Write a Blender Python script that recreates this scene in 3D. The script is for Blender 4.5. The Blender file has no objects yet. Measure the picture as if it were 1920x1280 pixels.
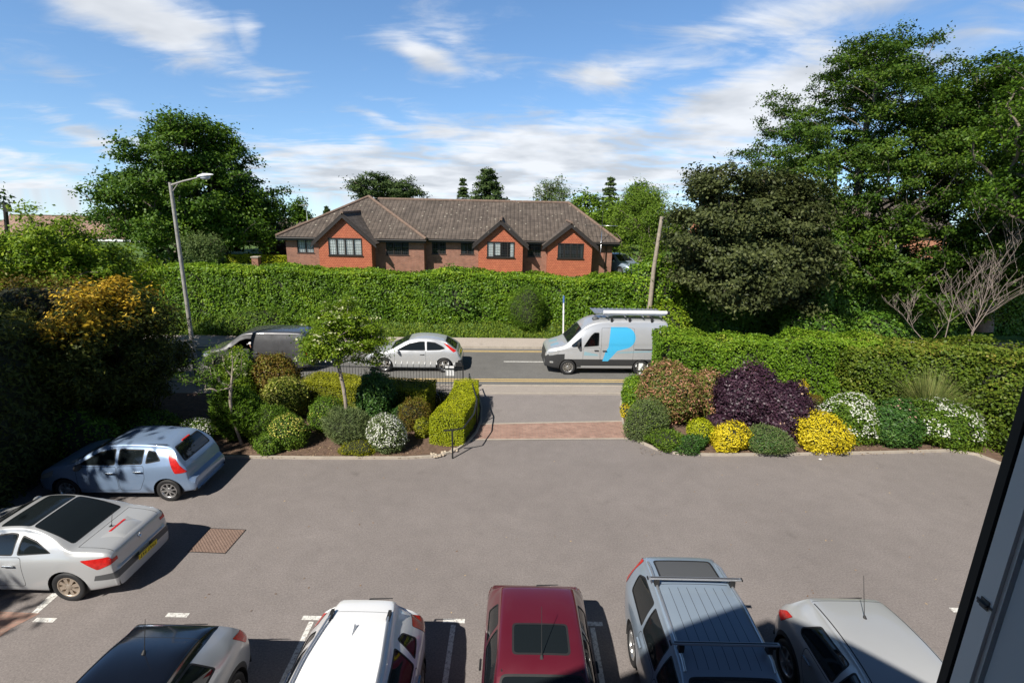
import bpy, bmesh, math, random
import numpy as np
from mathutils import Vector, Matrix, noise

scene = bpy.context.scene
rng = np.random.default_rng(11)
random.seed(7)
rad = math.radians

# ------------------------------------------------------------------ camera
CAM_H, PITCH, ROLL, FPX = 7.5, rad(15.2), rad(1.2), 980.0
cd = bpy.data.cameras.new('camera')
cam = bpy.data.objects.new('camera', cd)
scene.collection.objects.link(cam)
cd.sensor_width = 36.0
cd.lens = 36.0 * FPX / 1920.0
cd.clip_start, cd.clip_end = 0.02, 4000.0
CROT = Matrix.Rotation(math.pi / 2 - PITCH, 3, 'X') @ Matrix.Rotation(ROLL, 3, 'Z')
cam.matrix_world = Matrix.Translation((0, 0, CAM_H)) @ CROT.to_4x4()
scene.camera = cam

# ------------------------------------------------------------------ light
SUN_DIR = Vector((0.57, 0.80, -1.0)).normalized()          # the way the light travels
SUN_EL = math.asin(-SUN_DIR.z)
SUN_AZ = math.atan2(-SUN_DIR.x, -SUN_DIR.y)
sl = bpy.data.lights.new('sun', 'SUN')
sl.energy, sl.angle, sl.color = 5.0, rad(0.53), (1.0, 0.95, 0.87)
sun = bpy.data.objects.new('sun', sl)
scene.collection.objects.link(sun)
sun.rotation_euler = SUN_DIR.to_track_quat('-Z', 'Y').to_euler()
sun.location = (-30, -40, 60)

scene.view_settings.view_transform = 'Standard'
scene.view_settings.look = 'None'
scene.view_settings.gamma = 1.0
scene.view_settings.exposure = 0.40
SKY_STRENGTH = 0.135
CLOUD_WHITE = 0.76


def ray(px, py):
    return CROT @ Vector((px - 960.0, 640.0 - py, -FPX))


def G(px, py, z=0.0):
    """Point on the level z under a photograph pixel."""
    d = ray(px, py)
    return Vector((0, 0, CAM_H)) + d * ((z - CAM_H) / d.z)


def A(px, py, Y):
    """Point at the distance Y under a photograph pixel."""
    d = ray(px, py)
    return Vector((0, 0, CAM_H)) + d * (Y / d.y)


def depth_at(px, py, Y):
    return (CROT.transposed() @ (A(px, py, Y) - Vector((0, 0, CAM_H)))).z * -1.0


world = bpy.data.worlds.new('World')
scene.world = world
world.use_nodes = True
wn, wl = world.node_tree.nodes, world.node_tree.links
wn.clear()


def wmath(op, a, b=None, c=None, clamp=False):
    n = wn.new('ShaderNodeMath'); n.operation = op; n.use_clamp = clamp
    for i, v in enumerate((a, b, c)):
        if v is None: continue
        if isinstance(v, (int, float)): n.inputs[i].default_value = v
        else: wl.new(v, n.inputs[i])
    return n.outputs[0]


def wdot(vec, d):
    n = wn.new('ShaderNodeVectorMath'); n.operation = 'DOT_PRODUCT'
    wl.new(vec, n.inputs[0]); n.inputs[1].default_value = tuple(d)
    return n.outputs['Value']


def build_world():
    out = wn.new('ShaderNodeOutputWorld'); bg = wn.new('ShaderNodeBackground')
    sky = wn.new('ShaderNodeTexSky'); sky.sky_type = 'NISHITA'; sky.sun_disc = False
    sky.sun_elevation = SUN_EL; sky.sun_rotation = SUN_AZ % (2 * math.pi)
    sky.altitude = 60; sky.air_density = 1.0; sky.dust_density = 0.2; sky.ozone_density = 3.0
    bg.inputs['Strength'].default_value = SKY_STRENGTH
    tc = wn.new('ShaderNodeTexCoord'); dirv = tc.outputs['Generated']
    lift = wn.new('ShaderNodeVectorMath'); lift.operation = 'ADD'; wl.new(dirv, lift.inputs[0]); lift.inputs[1].default_value = (0, 0, 0.10)
    mxv = wn.new('ShaderNodeVectorMath'); mxv.operation = 'MAXIMUM'; wl.new(lift.outputs[0], mxv.inputs[0]); mxv.inputs[1].default_value = (-2, -2, 0.05)
    nrm = wn.new('ShaderNodeVectorMath'); nrm.operation = 'NORMALIZE'; wl.new(mxv.outputs[0], nrm.inputs[0]); wl.new(nrm.outputs[0], sky.inputs['Vector'])
    # clouds live on a flat layer overhead: direction divided by its height
    sep = wn.new('ShaderNodeSeparateXYZ'); wl.new(dirv, sep.inputs[0])
    den = wmath('ADD', wmath('MAXIMUM', sep.outputs['Z'], 0.0), 0.16)
    cx = wmath('DIVIDE', sep.outputs['X'], den); cy = wmath('DIVIDE', sep.outputs['Y'], den)
    comb = wn.new('ShaderNodeCombineXYZ'); wl.new(cx, comb.inputs[0]); wl.new(cy, comb.inputs[1])
    mp = wn.new('ShaderNodeMapping'); mp.inputs['Rotation'].default_value = (0, 0, rad(-24)); mp.inputs['Scale'].default_value = (1.0, 2.1, 1)
    wl.new(comb.outputs[0], mp.inputs[0])
    n1 = wn.new('ShaderNodeTexNoise'); n1.inputs['Scale'].default_value = 1.5; n1.inputs['Detail'].default_value = 9; n1.inputs['Roughness'].default_value = 0.60; n1.inputs['Distortion'].default_value = 0.9
    wl.new(mp.outputs[0], n1.inputs[0])
    n2 = wn.new('ShaderNodeTexNoise'); n2.inputs['Scale'].default_value = 5.0; n2.inputs['Detail'].default_value = 6; n2.inputs['Roughness'].default_value = 0.55; n2.inputs['Distortion'].default_value = 0.4
    wl.new(comb.outputs[0], n2.inputs[0])
    blobs = [  # photograph centre, half sizes in pixels, tilt (degrees), weight
        (285, 38, 190, 62, 8, 0.92), (466, 78, 30, 55, 20, 0.62), (225, 205, 100, 28, 22, 0.42), (190, 272, 90, 30, 25, 0.55),
        (265, 272, 26, 16, 0, 0.7), (30, 345, 150, 70, 8, 0.66), (160, 320, 70, 22, 10, 0.45), (790, 100, 75, 28, 12, 0.82), (820, 45, 170, 50, 25, 0.36),
        (1130, 145, 150, 32, -4, 0.66), (1420, 195, 210, 90, -8, 0.98), (1300, 120, 260, 40, -8, 0.4), (720, 225, 90, 16, 14, 0.6),
        (830, 245, 130, 34, 8, 0.62), (700, 270, 60, 22, 0, 0.6), (1010, 285, 300, 66, -2, 0.92), (1120, 225, 150, 24, 4, 0.55),
        (820, 335, 460, 60, 0, 0.95), (1200, 330, 320, 66, -4, 0.75), (620, 330, 90, 32, 0, 0.66), (1540, 20, 420, 46, 3, 0.52), (1850, 60, 200, 60, 3, 0.45), (1900, 170, 300, 60, 0, 0.35),
    ]
    total = None
    for px, py, rx, ry, tilt, w in blobs:
        c = ray(px, py).normalized()
        u = (ray(px + 10, py).normalized() - c).normalized(); v = (ray(px, py + 10).normalized() - c).normalized()
        t = rad(tilt); U = u * math.cos(t) + v * math.sin(t); V = -u * math.sin(t) + v * math.cos(t)
        sc = c.dot(CROT @ Vector((0, 0, -1))) / FPX
        U = U / (rx * sc); V = V / (ry * sc)
        sub = wn.new('ShaderNodeVectorMath'); sub.operation = 'SUBTRACT'; wl.new(dirv, sub.inputs[0]); sub.inputs[1].default_value = tuple(c)
        a, b = wdot(sub.outputs[0], U), wdot(sub.outputs[0], V)
        r2 = wmath('ADD', wmath('MULTIPLY', a, a), wmath('MULTIPLY', b, b))
        front = wmath('GREATER_THAN', wdot(dirv, c), 0.0)
        g = wmath('MULTIPLY', wmath('POWER', 2.718, wmath('MULTIPLY', r2, -1.1)), w)
        g = wmath('MULTIPLY', g, front)
        total = g if total is None else wmath('MAXIMUM', total, g)
    nz = wmath('SUBTRACT', n1.outputs['Fac'], 0.5); nz2 = wmath('SUBTRACT', n2.outputs['Fac'], 0.5)
    s = wmath('ADD', wmath('ADD', wmath('MULTIPLY', total, 1.12), wmath('MULTIPLY', nz, 1.7)), wmath('MULTIPLY', nz2, 0.55))
    mr = wn.new('ShaderNodeMapRange'); mr.interpolation_type = 'SMOOTHSTEP'
    mr.inputs['From Min'].default_value = 0.12; mr.inputs['From Max'].default_value = 0.92; mr.inputs['To Max'].default_value = 0.96
    wl.new(s, mr.inputs['Value'])
    # grey bases
    n3 = wn.new('ShaderNodeTexNoise'); n3.inputs['Scale'].default_value = 1.7; n3.inputs['Detail'].default_value = 4; wl.new(comb.outputs[0], n3.inputs[0])
    cr = wn.new('ShaderNodeValToRGB'); k = CLOUD_WHITE / SKY_STRENGTH
    cr.color_ramp.elements[0].position = 0.38; cr.color_ramp.elements[0].color = (0.60 * k, 0.64 * k, 0.70 * k, 1)
    cr.color_ramp.elements[1].position = 0.60; cr.color_ramp.elements[1].color = (0.92 * k, 0.95 * k, 1.0 * k, 1)
    wl.new(n3.outputs['Fac'], cr.inputs[0])
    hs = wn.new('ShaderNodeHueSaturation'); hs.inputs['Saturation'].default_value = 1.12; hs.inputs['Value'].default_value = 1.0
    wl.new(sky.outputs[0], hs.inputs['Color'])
    zen = wn.new('ShaderNodeMapRange'); zen.interpolation_type = 'SMOOTHSTEP'                 # sky darkened overhead, above the view, so shadows get less fill light
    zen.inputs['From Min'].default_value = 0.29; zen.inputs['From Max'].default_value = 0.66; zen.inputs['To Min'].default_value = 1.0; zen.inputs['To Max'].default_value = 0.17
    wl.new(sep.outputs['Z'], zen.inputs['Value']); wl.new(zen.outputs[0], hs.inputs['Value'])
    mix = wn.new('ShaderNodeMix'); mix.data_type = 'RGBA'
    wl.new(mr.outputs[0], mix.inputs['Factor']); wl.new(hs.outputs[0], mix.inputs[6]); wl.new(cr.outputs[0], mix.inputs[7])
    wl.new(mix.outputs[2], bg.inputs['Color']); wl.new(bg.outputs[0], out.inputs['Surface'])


build_world()

# ------------------------------------------------------------------ helpers
COL = scene.collection


def tag(o, label=None, cat=None, group=None, kind=None):
    if label: o['label'] = label
    if cat: o['category'] = cat
    if group: o['group'] = group
    if kind: o['kind'] = kind
    return o


def empty(name, loc=(0, 0, 0), rotz=0.0, parent=None):
    o = bpy.data.objects.new(name, None); COL.objects.link(o)
    o.location = loc; o.rotation_euler = (0, 0, rotz); o.empty_display_size = 0.2
    if parent: o.parent = parent
    return o


def link(name, me, mats, parent=None):
    o = bpy.data.objects.new(name, me); COL.objects.link(o)
    for m in (mats if isinstance(mats, (list, tuple)) else [mats]):
        me.materials.append(m)
    if parent: o.parent = parent
    return o


def from_bm(name, bm, mats, parent=None, smooth=None):
    me = bpy.data.meshes.new(name)
    bm.normal_update(); bm.to_mesh(me); bm.free()
    if smooth is not None:
        me.shade_smooth(); me.set_sharp_from_angle(angle=rad(smooth))
    return link(name, me, mats, parent)


def copy_tree(o, parent=None):
    c = o.copy(); COL.objects.link(c); c.parent = parent
    for ch in list(o.children): copy_tree(ch, c)
    return c


def box(bm, x0, x1, y0, y1, z0, z1, mi=0, M=None):
    vs = [bm.verts.new((x, y, z)) for z in (z0, z1) for y in (y0, y1) for x in (x0, x1)]
    if M is not None:
        for v in vs: v.co = M @ v.co
    for q in ((0, 2, 3, 1), (4, 5, 7, 6), (0, 1, 5, 4), (2, 6, 7, 3), (0, 4, 6, 2), (1, 3, 7, 5)):
        f = bm.faces.new([vs[i] for i in q]); f.material_index = mi
    return vs


def tube(bm, pts, radii, n=8, mi=0, cap=True):
    pts = [Vector(p) for p in pts]
    if isinstance(radii, (int, float)): radii = [radii] * len(pts)
    rings = []
    up = Vector((0.123, 0.31, 0.94))
    for i, p in enumerate(pts):
        d = (pts[min(i + 1, len(pts) - 1)] - pts[max(i - 1, 0)])
        d = d.normalized() if d.length > 1e-9 else Vector((0, 0, 1))
        a = d.cross(up)
        if a.length < 1e-3: a = d.cross(Vector((1, 0, 0)))
        a.normalize(); b = d.cross(a)
        rings.append([bm.verts.new(p + (a * math.cos(2 * math.pi * k / n) + b * math.sin(2 * math.pi * k / n)) * radii[i]) for k in range(n)])
    for r0, r1 in zip(rings, rings[1:]):
        for k in range(n):
            f = bm.faces.new((r0[k], r0[(k + 1) % n], r1[(k + 1) % n], r1[k])); f.material_index = mi; f.smooth = True
    if cap:
        f = bm.faces.new(rings[0]); f.material_index = mi
        f = bm.faces.new(rings[-1][::-1]); f.material_index = mi
    return rings


def lathe(bm, prof, n=24, axis='z', mi=0, M=None, closed=False, cap=True):
    """prof: list of (r, h)."""
    rings = []
    for r, h in prof:
        ring = []
        for k in range(n):
            a = 2 * math.pi * k / n
            p = Vector((r * math.cos(a), r * math.sin(a), h)) if axis == 'z' else Vector((r * math.cos(a), h, r * math.sin(a)))
            ring.append(bm.verts.new(M @ p if M is not None else p))
        rings.append(ring)
    pairs = list(zip(rings, rings[1:])) + ([(rings[-1], rings[0])] if closed else [])
    for r0, r1 in pairs:
        for k in range(n):
            f = bm.faces.new((r0[k], r0[(k + 1) % n], r1[(k + 1) % n], r1[k])); f.material_index = mi; f.smooth = True
    if not closed and cap:
        if prof[0][0] > 1e-6: bm.faces.new(rings[0][::-1]).material_index = mi
        if prof[-1][0] > 1e-6: bm.faces.new(rings[-1]).material_index = mi
    return rings


def sheet(name, pts, z, mat, kind='structure', thick=0.0):
    bm = bmesh.new()
    vs = [bm.verts.new((p[0], p[1], z)) for p in pts]
    f = bm.faces.new(vs)
    if f.normal.z < 0: f.normal_flip()
    bm.normal_update()
    if f.normal.z < 0: bmesh.ops.reverse_faces(bm, faces=[f])
    bmesh.ops.triangulate(bm, faces=bm.faces[:])
    if thick:
        r = bmesh.ops.extrude_face_region(bm, geom=bm.faces[:])
        bmesh.ops.translate(bm, verts=[v for v in r['geom'] if isinstance(v, bmesh.types.BMVert)], vec=(0, 0, -thick))
        bmesh.ops.recalc_face_normals(bm, faces=bm.faces[:])
    return tag(from_bm(name, bm, mat), kind=kind)


# ------------------------------------------------------------------ materials
def new_mat(name):
    m = bpy.data.materials.new(name); m.use_nodes = True
    nt = m.node_tree
    return m, nt, nt.nodes['Principled BSDF']


def plain(name, col, rough=0.5, metal=0.0, coat=0.0, spec=0.5, vary=0.0, vscale=6.0, bump=0.0, bscale=60.0):
    m, nt, b = new_mat(name)
    b.inputs['Base Color'].default_value = (*col, 1); b.inputs['Roughness'].default_value = rough
    b.inputs['Metallic'].default_value = metal; b.inputs['Specular IOR Level'].default_value = spec
    if coat:
        b.inputs['Coat Weight'].default_value = coat; b.inputs['Coat Roughness'].default_value = 0.04
    if vary or bump:
        tc = nt.nodes.new('ShaderNodeTexCoord')
    if vary:
        n = nt.nodes.new('ShaderNodeTexNoise'); n.inputs['Scale'].default_value = vscale; n.inputs['Detail'].default_value = 6; n.inputs['Roughness'].default_value = 0.65
        nt.links.new(tc.outputs['Object'], n.inputs['Vector'])
        r = nt.nodes.new('ShaderNodeValToRGB')
        r.color_ramp.elements[0].position = 0.3; r.color_ramp.elements[1].position = 0.7
        r.color_ramp.elements[0].color = (*[c * (1 - vary) for c in col], 1); r.color_ramp.elements[1].color = (*[min(1, c * (1 + vary)) for c in col], 1)
        nt.links.new(n.outputs['Fac'], r.inputs[0]); nt.links.new(r.outputs[0], b.inputs['Base Color'])
    if bump:
        n = nt.nodes.new('ShaderNodeTexNoise'); n.inputs['Scale'].default_value = bscale; n.inputs['Detail'].default_value = 4
        nt.links.new(tc.outputs['Object'], n.inputs['Vector'])
        bp = nt.nodes.new('ShaderNodeBump'); bp.inputs['Strength'].default_value = bump; bp.inputs['Distance'].default_value = 0.02
        nt.links.new(n.outputs['Fac'], bp.inputs['Height']); nt.links.new(bp.outputs[0], b.inputs['Normal'])
    return m


def leafmat(name, stops, trans=0.28, rough=0.55, spec=0.22):
    """stops: [(pos, colour)] over a random number stored on every leaf."""
    m, nt, b = new_mat(name)
    at = nt.nodes.new('ShaderNodeAttribute'); at.attribute_name = 'tone'
    cr = nt.nodes.new('ShaderNodeValToRGB')
    while len(cr.color_ramp.elements) < len(stops): cr.color_ramp.elements.new(0.5)
    for e, (p, c) in zip(cr.color_ramp.elements, stops):
        e.position = p; e.color = (*c, 1)
    nt.links.new(at.outputs['Fac'], cr.inputs[0]); nt.links.new(cr.outputs[0], b.inputs['Base Color'])
    b.inputs['Roughness'].default_value = rough; b.inputs['Specular IOR Level'].default_value = spec
    tr = nt.nodes.new('ShaderNodeBsdfTranslucent'); nt.links.new(cr.outputs[0], tr.inputs['Color'])
    mx = nt.nodes.new('ShaderNodeMixShader'); mx.inputs[0].default_value = trans
    out = [n for n in nt.nodes if n.type == 'OUTPUT_MATERIAL'][0]
    nt.links.new(b.outputs[0], mx.inputs[1]); nt.links.new(tr.outputs[0], mx.inputs[2]); nt.links.new(mx.outputs[0], out.inputs['Surface'])
    return m


def tarmac(name, base, vary=0.12, grain=0.25, cracks=False, tint=(1, 1, 1)):
    m, nt, b = new_mat(name); L = nt.links
    tc = nt.nodes.new('ShaderNodeTexCoord')
    def nz(scale, detail, rough=0.6):
        n = nt.nodes.new('ShaderNodeTexNoise'); n.inputs['Scale'].default_value = scale; n.inputs['Detail'].default_value = detail; n.inputs['Roughness'].default_value = rough
        L.new(tc.outputs['Object'], n.inputs['Vector']); return n.outputs['Fac']
    def mr(v, lo, hi, a=0.3, c=0.7):
        n = nt.nodes.new('ShaderNodeMapRange'); n.inputs['From Min'].default_value = a; n.inputs['From Max'].default_value = c
        n.inputs['To Min'].default_value = lo; n.inputs['To Max'].default_value = hi; L.new(v, n.inputs['Value']); return n.outputs[0]
    def mul(a, c):
        n = nt.nodes.new('ShaderNodeMath'); n.operation = 'MULTIPLY'; L.new(a, n.inputs[0]); L.new(c, n.inputs[1]); return n.outputs[0]
    v = mul(mr(nz(0.35, 5), 1 - vary * .7, 1 + vary * .7), mr(nz(30, 3, 0.85), 1 - grain * 1.35, 1 + grain * 1.35))
    v = mul(v, mr(nz(2.2, 6, 0.7), 1 - vary * 0.6, 1 + vary * 0.6))
    # small oil and tyre stains
    v = mul(v, mr(nz(1.1, 3, 0.5), 0.86, 1.0, 0.25, 0.33))
    # pale grit
    vo = nt.nodes.new('ShaderNodeTexVoronoi'); vo.inputs['Scale'].default_value = 22; L.new(tc.outputs['Object'], vo.inputs['Vector'])
    sp = nt.nodes.new('ShaderNodeMapRange'); sp.inputs['From Min'].default_value = 0.03; sp.inputs['From Max'].default_value = 0.10; sp.inputs['To Min'].default_value = 1.25; sp.inputs['To Max'].default_value = 1.0
    L.new(vo.outputs['Distance'], sp.inputs['Value']); v = mul(v, sp.outputs[0])
    if cracks:
        vc = nt.nodes.new('ShaderNodeTexVoronoi'); vc.feature = 'DISTANCE_TO_EDGE'; vc.inputs['Scale'].default_value = 0.22
        add = nt.nodes.new('ShaderNodeVectorMath'); add.operation = 'ADD'
        nn = nt.nodes.new('ShaderNodeTexNoise'); nn.inputs['Scale'].default_value = 1.5; L.new(tc.outputs['Object'], nn.inputs['Vector'])
        L.new(tc.outputs['Object'], add.inputs[0]); L.new(nn.outputs['Color'], add.inputs[1]); L.new(add.outputs[0], vc.inputs['Vector'])
        v = mul(v, mr(vc.outputs['Distance'], 0.85, 1.0, 0.0, 0.006))
    mixc = nt.nodes.new('ShaderNodeVectorMath'); mixc.operation = 'SCALE'; mixc.inputs[0].default_value = base
    L.new(v, mixc.inputs['Scale']); L.new(mixc.outputs[0], b.inputs['Base Color'])
    b.inputs['Roughness'].default_value = 0.88; b.inputs['Specular IOR Level'].default_value = 0.3
    bp = nt.nodes.new('ShaderNodeBump'); bp.inputs['Strength'].default_value = 0.35; bp.inputs['Distance'].default_value = 0.01
    L.new(nz(70, 3, 0.8), bp.inputs['Height']); L.new(bp.outputs[0], b.inputs['Normal'])
    return m


def brickmat(name, c1, c2, mortar, scale=1.0, bw=0.225, bh=0.075, ms=0.012, plane='xz', bump=0.4, offset=0.5, vary=0.25):
    """Bricks laid in object space; plane picks the two axes the courses run in ('auto': by the face's own direction)."""
    m, nt, b = new_mat(name); L = nt.links
    tc = nt.nodes.new('ShaderNodeTexCoord'); sp = nt.nodes.new('ShaderNodeSeparateXYZ'); L.new(tc.outputs['Object'], sp.inputs[0])
    cb = nt.nodes.new('ShaderNodeCombineXYZ')
    if plane == 'xz':
        ad = nt.nodes.new('ShaderNodeMath'); ad.operation = 'ADD'; L.new(sp.outputs['X'], ad.inputs[0]); L.new(sp.outputs['Y'], ad.inputs[1])
        L.new(ad.outputs[0], cb.inputs[0]); L.new(sp.outputs['Z'], cb.inputs[1])
    else:
        L.new(sp.outputs['X'], cb.inputs[0]); L.new(sp.outputs['Y'], cb.inputs[1])
    bt = nt.nodes.new('ShaderNodeTexBrick'); bt.offset = offset
    bt.inputs['Scale'].default_value = 1.0; bt.inputs['Brick Width'].default_value = bw; bt.inputs['Row Height'].default_value = bh
    bt.inputs['Mortar Size'].default_value = ms; bt.inputs['Mortar Smooth'].default_value = 0.2; bt.inputs['Bias'].default_value = 0.0
    bt.inputs['Color1'].default_value = (*c1, 1); bt.inputs['Color2'].default_value = (*c2, 1); bt.inputs['Mortar'].default_value = (*mortar, 1)
    L.new(cb.outputs[0], bt.inputs['Vector'])
    n = nt.nodes.new('ShaderNodeTexNoise'); n.inputs['Scale'].default_value = 2.5; n.inputs['Detail'].default_value = 7; n.inputs['Roughness'].default_value = 0.7
    L.new(tc.outputs['Object'], n.inputs['Vector'])
    r = nt.nodes.new('ShaderNodeMapRange'); r.inputs['From Min'].default_value = 0.3; r.inputs['From Max'].default_value = 0.7; r.inputs['To Min'].default_value = 1 - vary; r.inputs['To Max'].default_value = 1 + vary
    L.new(n.outputs['Fac'], r.inputs['Value'])
    sc = nt.nodes.new('ShaderNodeVectorMath'); sc.operation = 'SCALE'; L.new(bt.outputs['Color'], sc.inputs[0]); L.new(r.outputs[0], sc.inputs['Scale'])
    L.new(sc.outputs[0], b.inputs['Base Color']); b.inputs['Roughness'].default_value = 0.85
    bp = nt.nodes.new('ShaderNodeBump'); bp.inputs['Strength'].default_value = bump; bp.inputs['Distance'].default_value = 0.01; bp.invert = True
    L.new(bt.outputs['Fac'], bp.inputs['Height']); L.new(bp.outputs[0], b.inputs['Normal'])
    return m


def paint(name, col, metal=0.0, rough=0.35, flake=0.0):
    m, nt, b = new_mat(name); L = nt.links
    geo = nt.nodes.new('ShaderNodeNewGeometry')
    mx = nt.nodes.new('ShaderNodeMix'); mx.data_type = 'RGBA'
    mx.inputs[6].default_value = (*col, 1); mx.inputs[7].default_value = (0.012, 0.012, 0.013, 1)   # dark lining on the inner face of the shell
    L.new(geo.outputs['Backfacing'], mx.inputs['Factor'])
    L.new(mx.outputs[2], b.inputs['Base Color'])
    inv = nt.nodes.new('ShaderNodeMath'); inv.operation = 'SUBTRACT'; inv.inputs[0].default_value = 1.0; L.new(geo.outputs['Backfacing'], inv.inputs[1])
    for sock, val in (('Metallic', metal), ('Coat Weight', 1.0)):
        mu = nt.nodes.new('ShaderNodeMath'); mu.operation = 'MULTIPLY'; mu.inputs[1].default_value = val
        L.new(inv.outputs[0], mu.inputs[0]); L.new(mu.outputs[0], b.inputs[sock])
    tc = nt.nodes.new('ShaderNodeTexCoord'); n = nt.nodes.new('ShaderNodeTexNoise'); n.inputs['Scale'].default_value = 3.0; n.inputs['Detail'].default_value = 5
    L.new(tc.outputs['Object'], n.inputs['Vector'])
    r = nt.nodes.new('ShaderNodeMapRange'); r.inputs['From Min'].default_value = 0.3; r.inputs['From Max'].default_value = 0.7; r.inputs['To Min'].default_value = rough - 0.05; r.inputs['To Max'].default_value = rough + 0.08
    L.new(n.outputs['Fac'], r.inputs['Value']); L.new(r.outputs[0], b.inputs['Roughness'])
    b.inputs['Coat Roughness'].default_value = 0.06
    return m


def clearglass(name, tint=(0.5, 0.55, 0.55), amount=0.35):
    m, nt, b = new_mat(name)
    b.inputs['Base Color'].default_value = (0.012, 0.016, 0.018, 1); b.inputs['Roughness'].default_value = 0.03; b.inputs['Specular IOR Level'].default_value = 0.6
    t = nt.nodes.new('ShaderNodeBsdfTransparent'); t.inputs['Color'].default_value = (*tint, 1)
    mx = nt.nodes.new('ShaderNodeMixShader'); mx.inputs[0].default_value = amount
    out = [n for n in nt.nodes if n.type == 'OUTPUT_MATERIAL'][0]
    nt.links.new(b.outputs[0], mx.inputs[1]); nt.links.new(t.outputs[0], mx.inputs[2]); nt.links.new(mx.outputs[0], out.inputs['Surface'])
    return m


M = {}
M['carpark'] = tarmac('car_park_tarmac', (0.212, 0.188, 0.178), 0.12, 0.22, cracks=False)
M['drive'] = tarmac('driveway_tarmac', (0.238, 0.213, 0.202), 0.10, 0.20)
M['road'] = tarmac('road_tarmac', (0.150, 0.146, 0.138), 0.12, 0.22)
M['footway'] = tarmac('footway_tarmac', (0.42, 0.365, 0.315), 0.08, 0.16)
M['footnear'] = tarmac('near_footway_tarmac', (0.33, 0.29, 0.255), 0.08, 0.16)
M['paver'] = brickmat('red_block_paving', (0.36, 0.225, 0.175), (0.30, 0.18, 0.14), (0.24, 0.18, 0.145), bw=0.21, bh=0.105, ms=0.008, plane='xy', bump=0.3)
M['kerb'] = plain('concrete_kerb', (0.40, 0.35, 0.29), 0.85, vary=0.15, vscale=4, bump=0.2)
M['white_line'] = plain('white_road_paint', (0.70, 0.69, 0.65), 0.75, vary=0.14, vscale=9)
def wear(m, under, amount=0.42):
    nt = m.node_tree; b = nt.nodes['Principled BSDF']; tc = nt.nodes.new('ShaderNodeTexCoord')
    n = nt.nodes.new('ShaderNodeTexNoise'); n.inputs['Scale'].default_value = 16; n.inputs['Detail'].default_value = 8; n.inputs['Roughness'].default_value = 0.8
    nt.links.new(tc.outputs['Object'], n.inputs['Vector'])
    r = nt.nodes.new('ShaderNodeMapRange'); r.inputs['From Min'].default_value = amount; r.inputs['From Max'].default_value = amount + 0.10; nt.links.new(n.outputs['Fac'], r.inputs['Value'])
    src = b.inputs['Base Color'].links[0].from_socket
    mx = nt.nodes.new('ShaderNodeMix'); mx.data_type = 'RGBA'; nt.links.new(r.outputs[0], mx.inputs['Factor']); mx.inputs[6].default_value = (*under, 1); nt.links.new(src, mx.inputs[7])
    nt.links.new(mx.outputs[2], b.inputs['Base Color'])
wear(M['white_line'], (0.30, 0.27, 0.25), 0.40)
M['yellow_line'] = plain('yellow_road_paint', (0.62, 0.44, 0.17), 0.75, vary=0.12, vscale=5)
wear(M['yellow_line'], (0.20, 0.185, 0.16), 0.36)
M['soil'] = plain('bark_soil', (0.135, 0.085, 0.058), 0.95, vary=0.45, vscale=9, bump=0.9, bscale=22)
M['lawn'] = plain('lawn', (0.085, 0.15, 0.028), 0.9, vary=0.3, vscale=3, bump=0.5, bscale=30)
M['earth'] = plain('earth', (0.11, 0.085, 0.05), 0.95, vary=0.3, vscale=2)
M['rubber'] = plain('black_rubber', (0.018, 0.018, 0.019), 0.65, vary=0.15, vscale=10)
M['plastic'] = plain('dark_plastic', (0.035, 0.036, 0.038), 0.55)
M['greyplastic'] = plain('grey_plastic', (0.085, 0.088, 0.092), 0.5)
M['glass'] = clearglass('car_glass', (0.30, 0.36, 0.36), 0.16)
M['darkglass'] = clearglass('tinted_car_glass', (0.2, 0.22, 0.22), 0.05)
M['redlamp'] = plain('red_lamp_lens', (0.52, 0.018, 0.015), 0.22, coat=0.25, vary=0.35, vscale=14)
M['clearlamp'] = plain('clear_lamp_lens', (0.55, 0.57, 0.58), 0.12, metal=0.5, coat=1.0)
M['alloy'] = plain('alloy_wheel', (0.55, 0.55, 0.55), 0.32, metal=0.85, vary=0.08)
M['alloyworn'] = plain('tarnished_alloy_wheel', (0.50, 0.42, 0.34), 0.42, metal=0.6, vary=0.15)
M['black_metal'] = plain('black_painted_metal', (0.02, 0.021, 0.022), 0.4, vary=0.1)
M['chrome'] = plain('brushed_metal', (0.62, 0.64, 0.66), 0.25, metal=1.0)
M['white_paint'] = plain('white_gloss_paint', (0.80, 0.80, 0.79), 0.35)
M['lamp_grey'] = plain('weathered_grey_column', (0.33, 0.31, 0.28), 0.6, metal=0.2, vary=0.25, vscale=7)
M['lamp_white'] = plain('white_lantern', (0.78, 0.79, 0.80), 0.3)
M['pole_wood'] = plain('weathered_pole_wood', (0.30, 0.25, 0.19), 0.85, vary=0.3, vscale=8, bump=0.4, bscale=20)
M['bark'] = plain('tree_bark', (0.15, 0.12, 0.09), 0.9, vary=0.35, vscale=5, bump=0.8, bscale=14)
M['barkpale'] = plain('pale_bark', (0.30, 0.25, 0.205), 0.9, vary=0.3, vscale=6, bump=0.6, bscale=20)
M['deadwood'] = plain('bare_dead_wood', (0.27, 0.215, 0.18), 0.85, vary=0.25, vscale=6)
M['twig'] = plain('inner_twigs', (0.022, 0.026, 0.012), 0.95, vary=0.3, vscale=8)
M['twigbrown'] = plain('inner_brown_twigs', (0.03, 0.022, 0.014), 0.95, vary=0.3, vscale=8)

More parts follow.
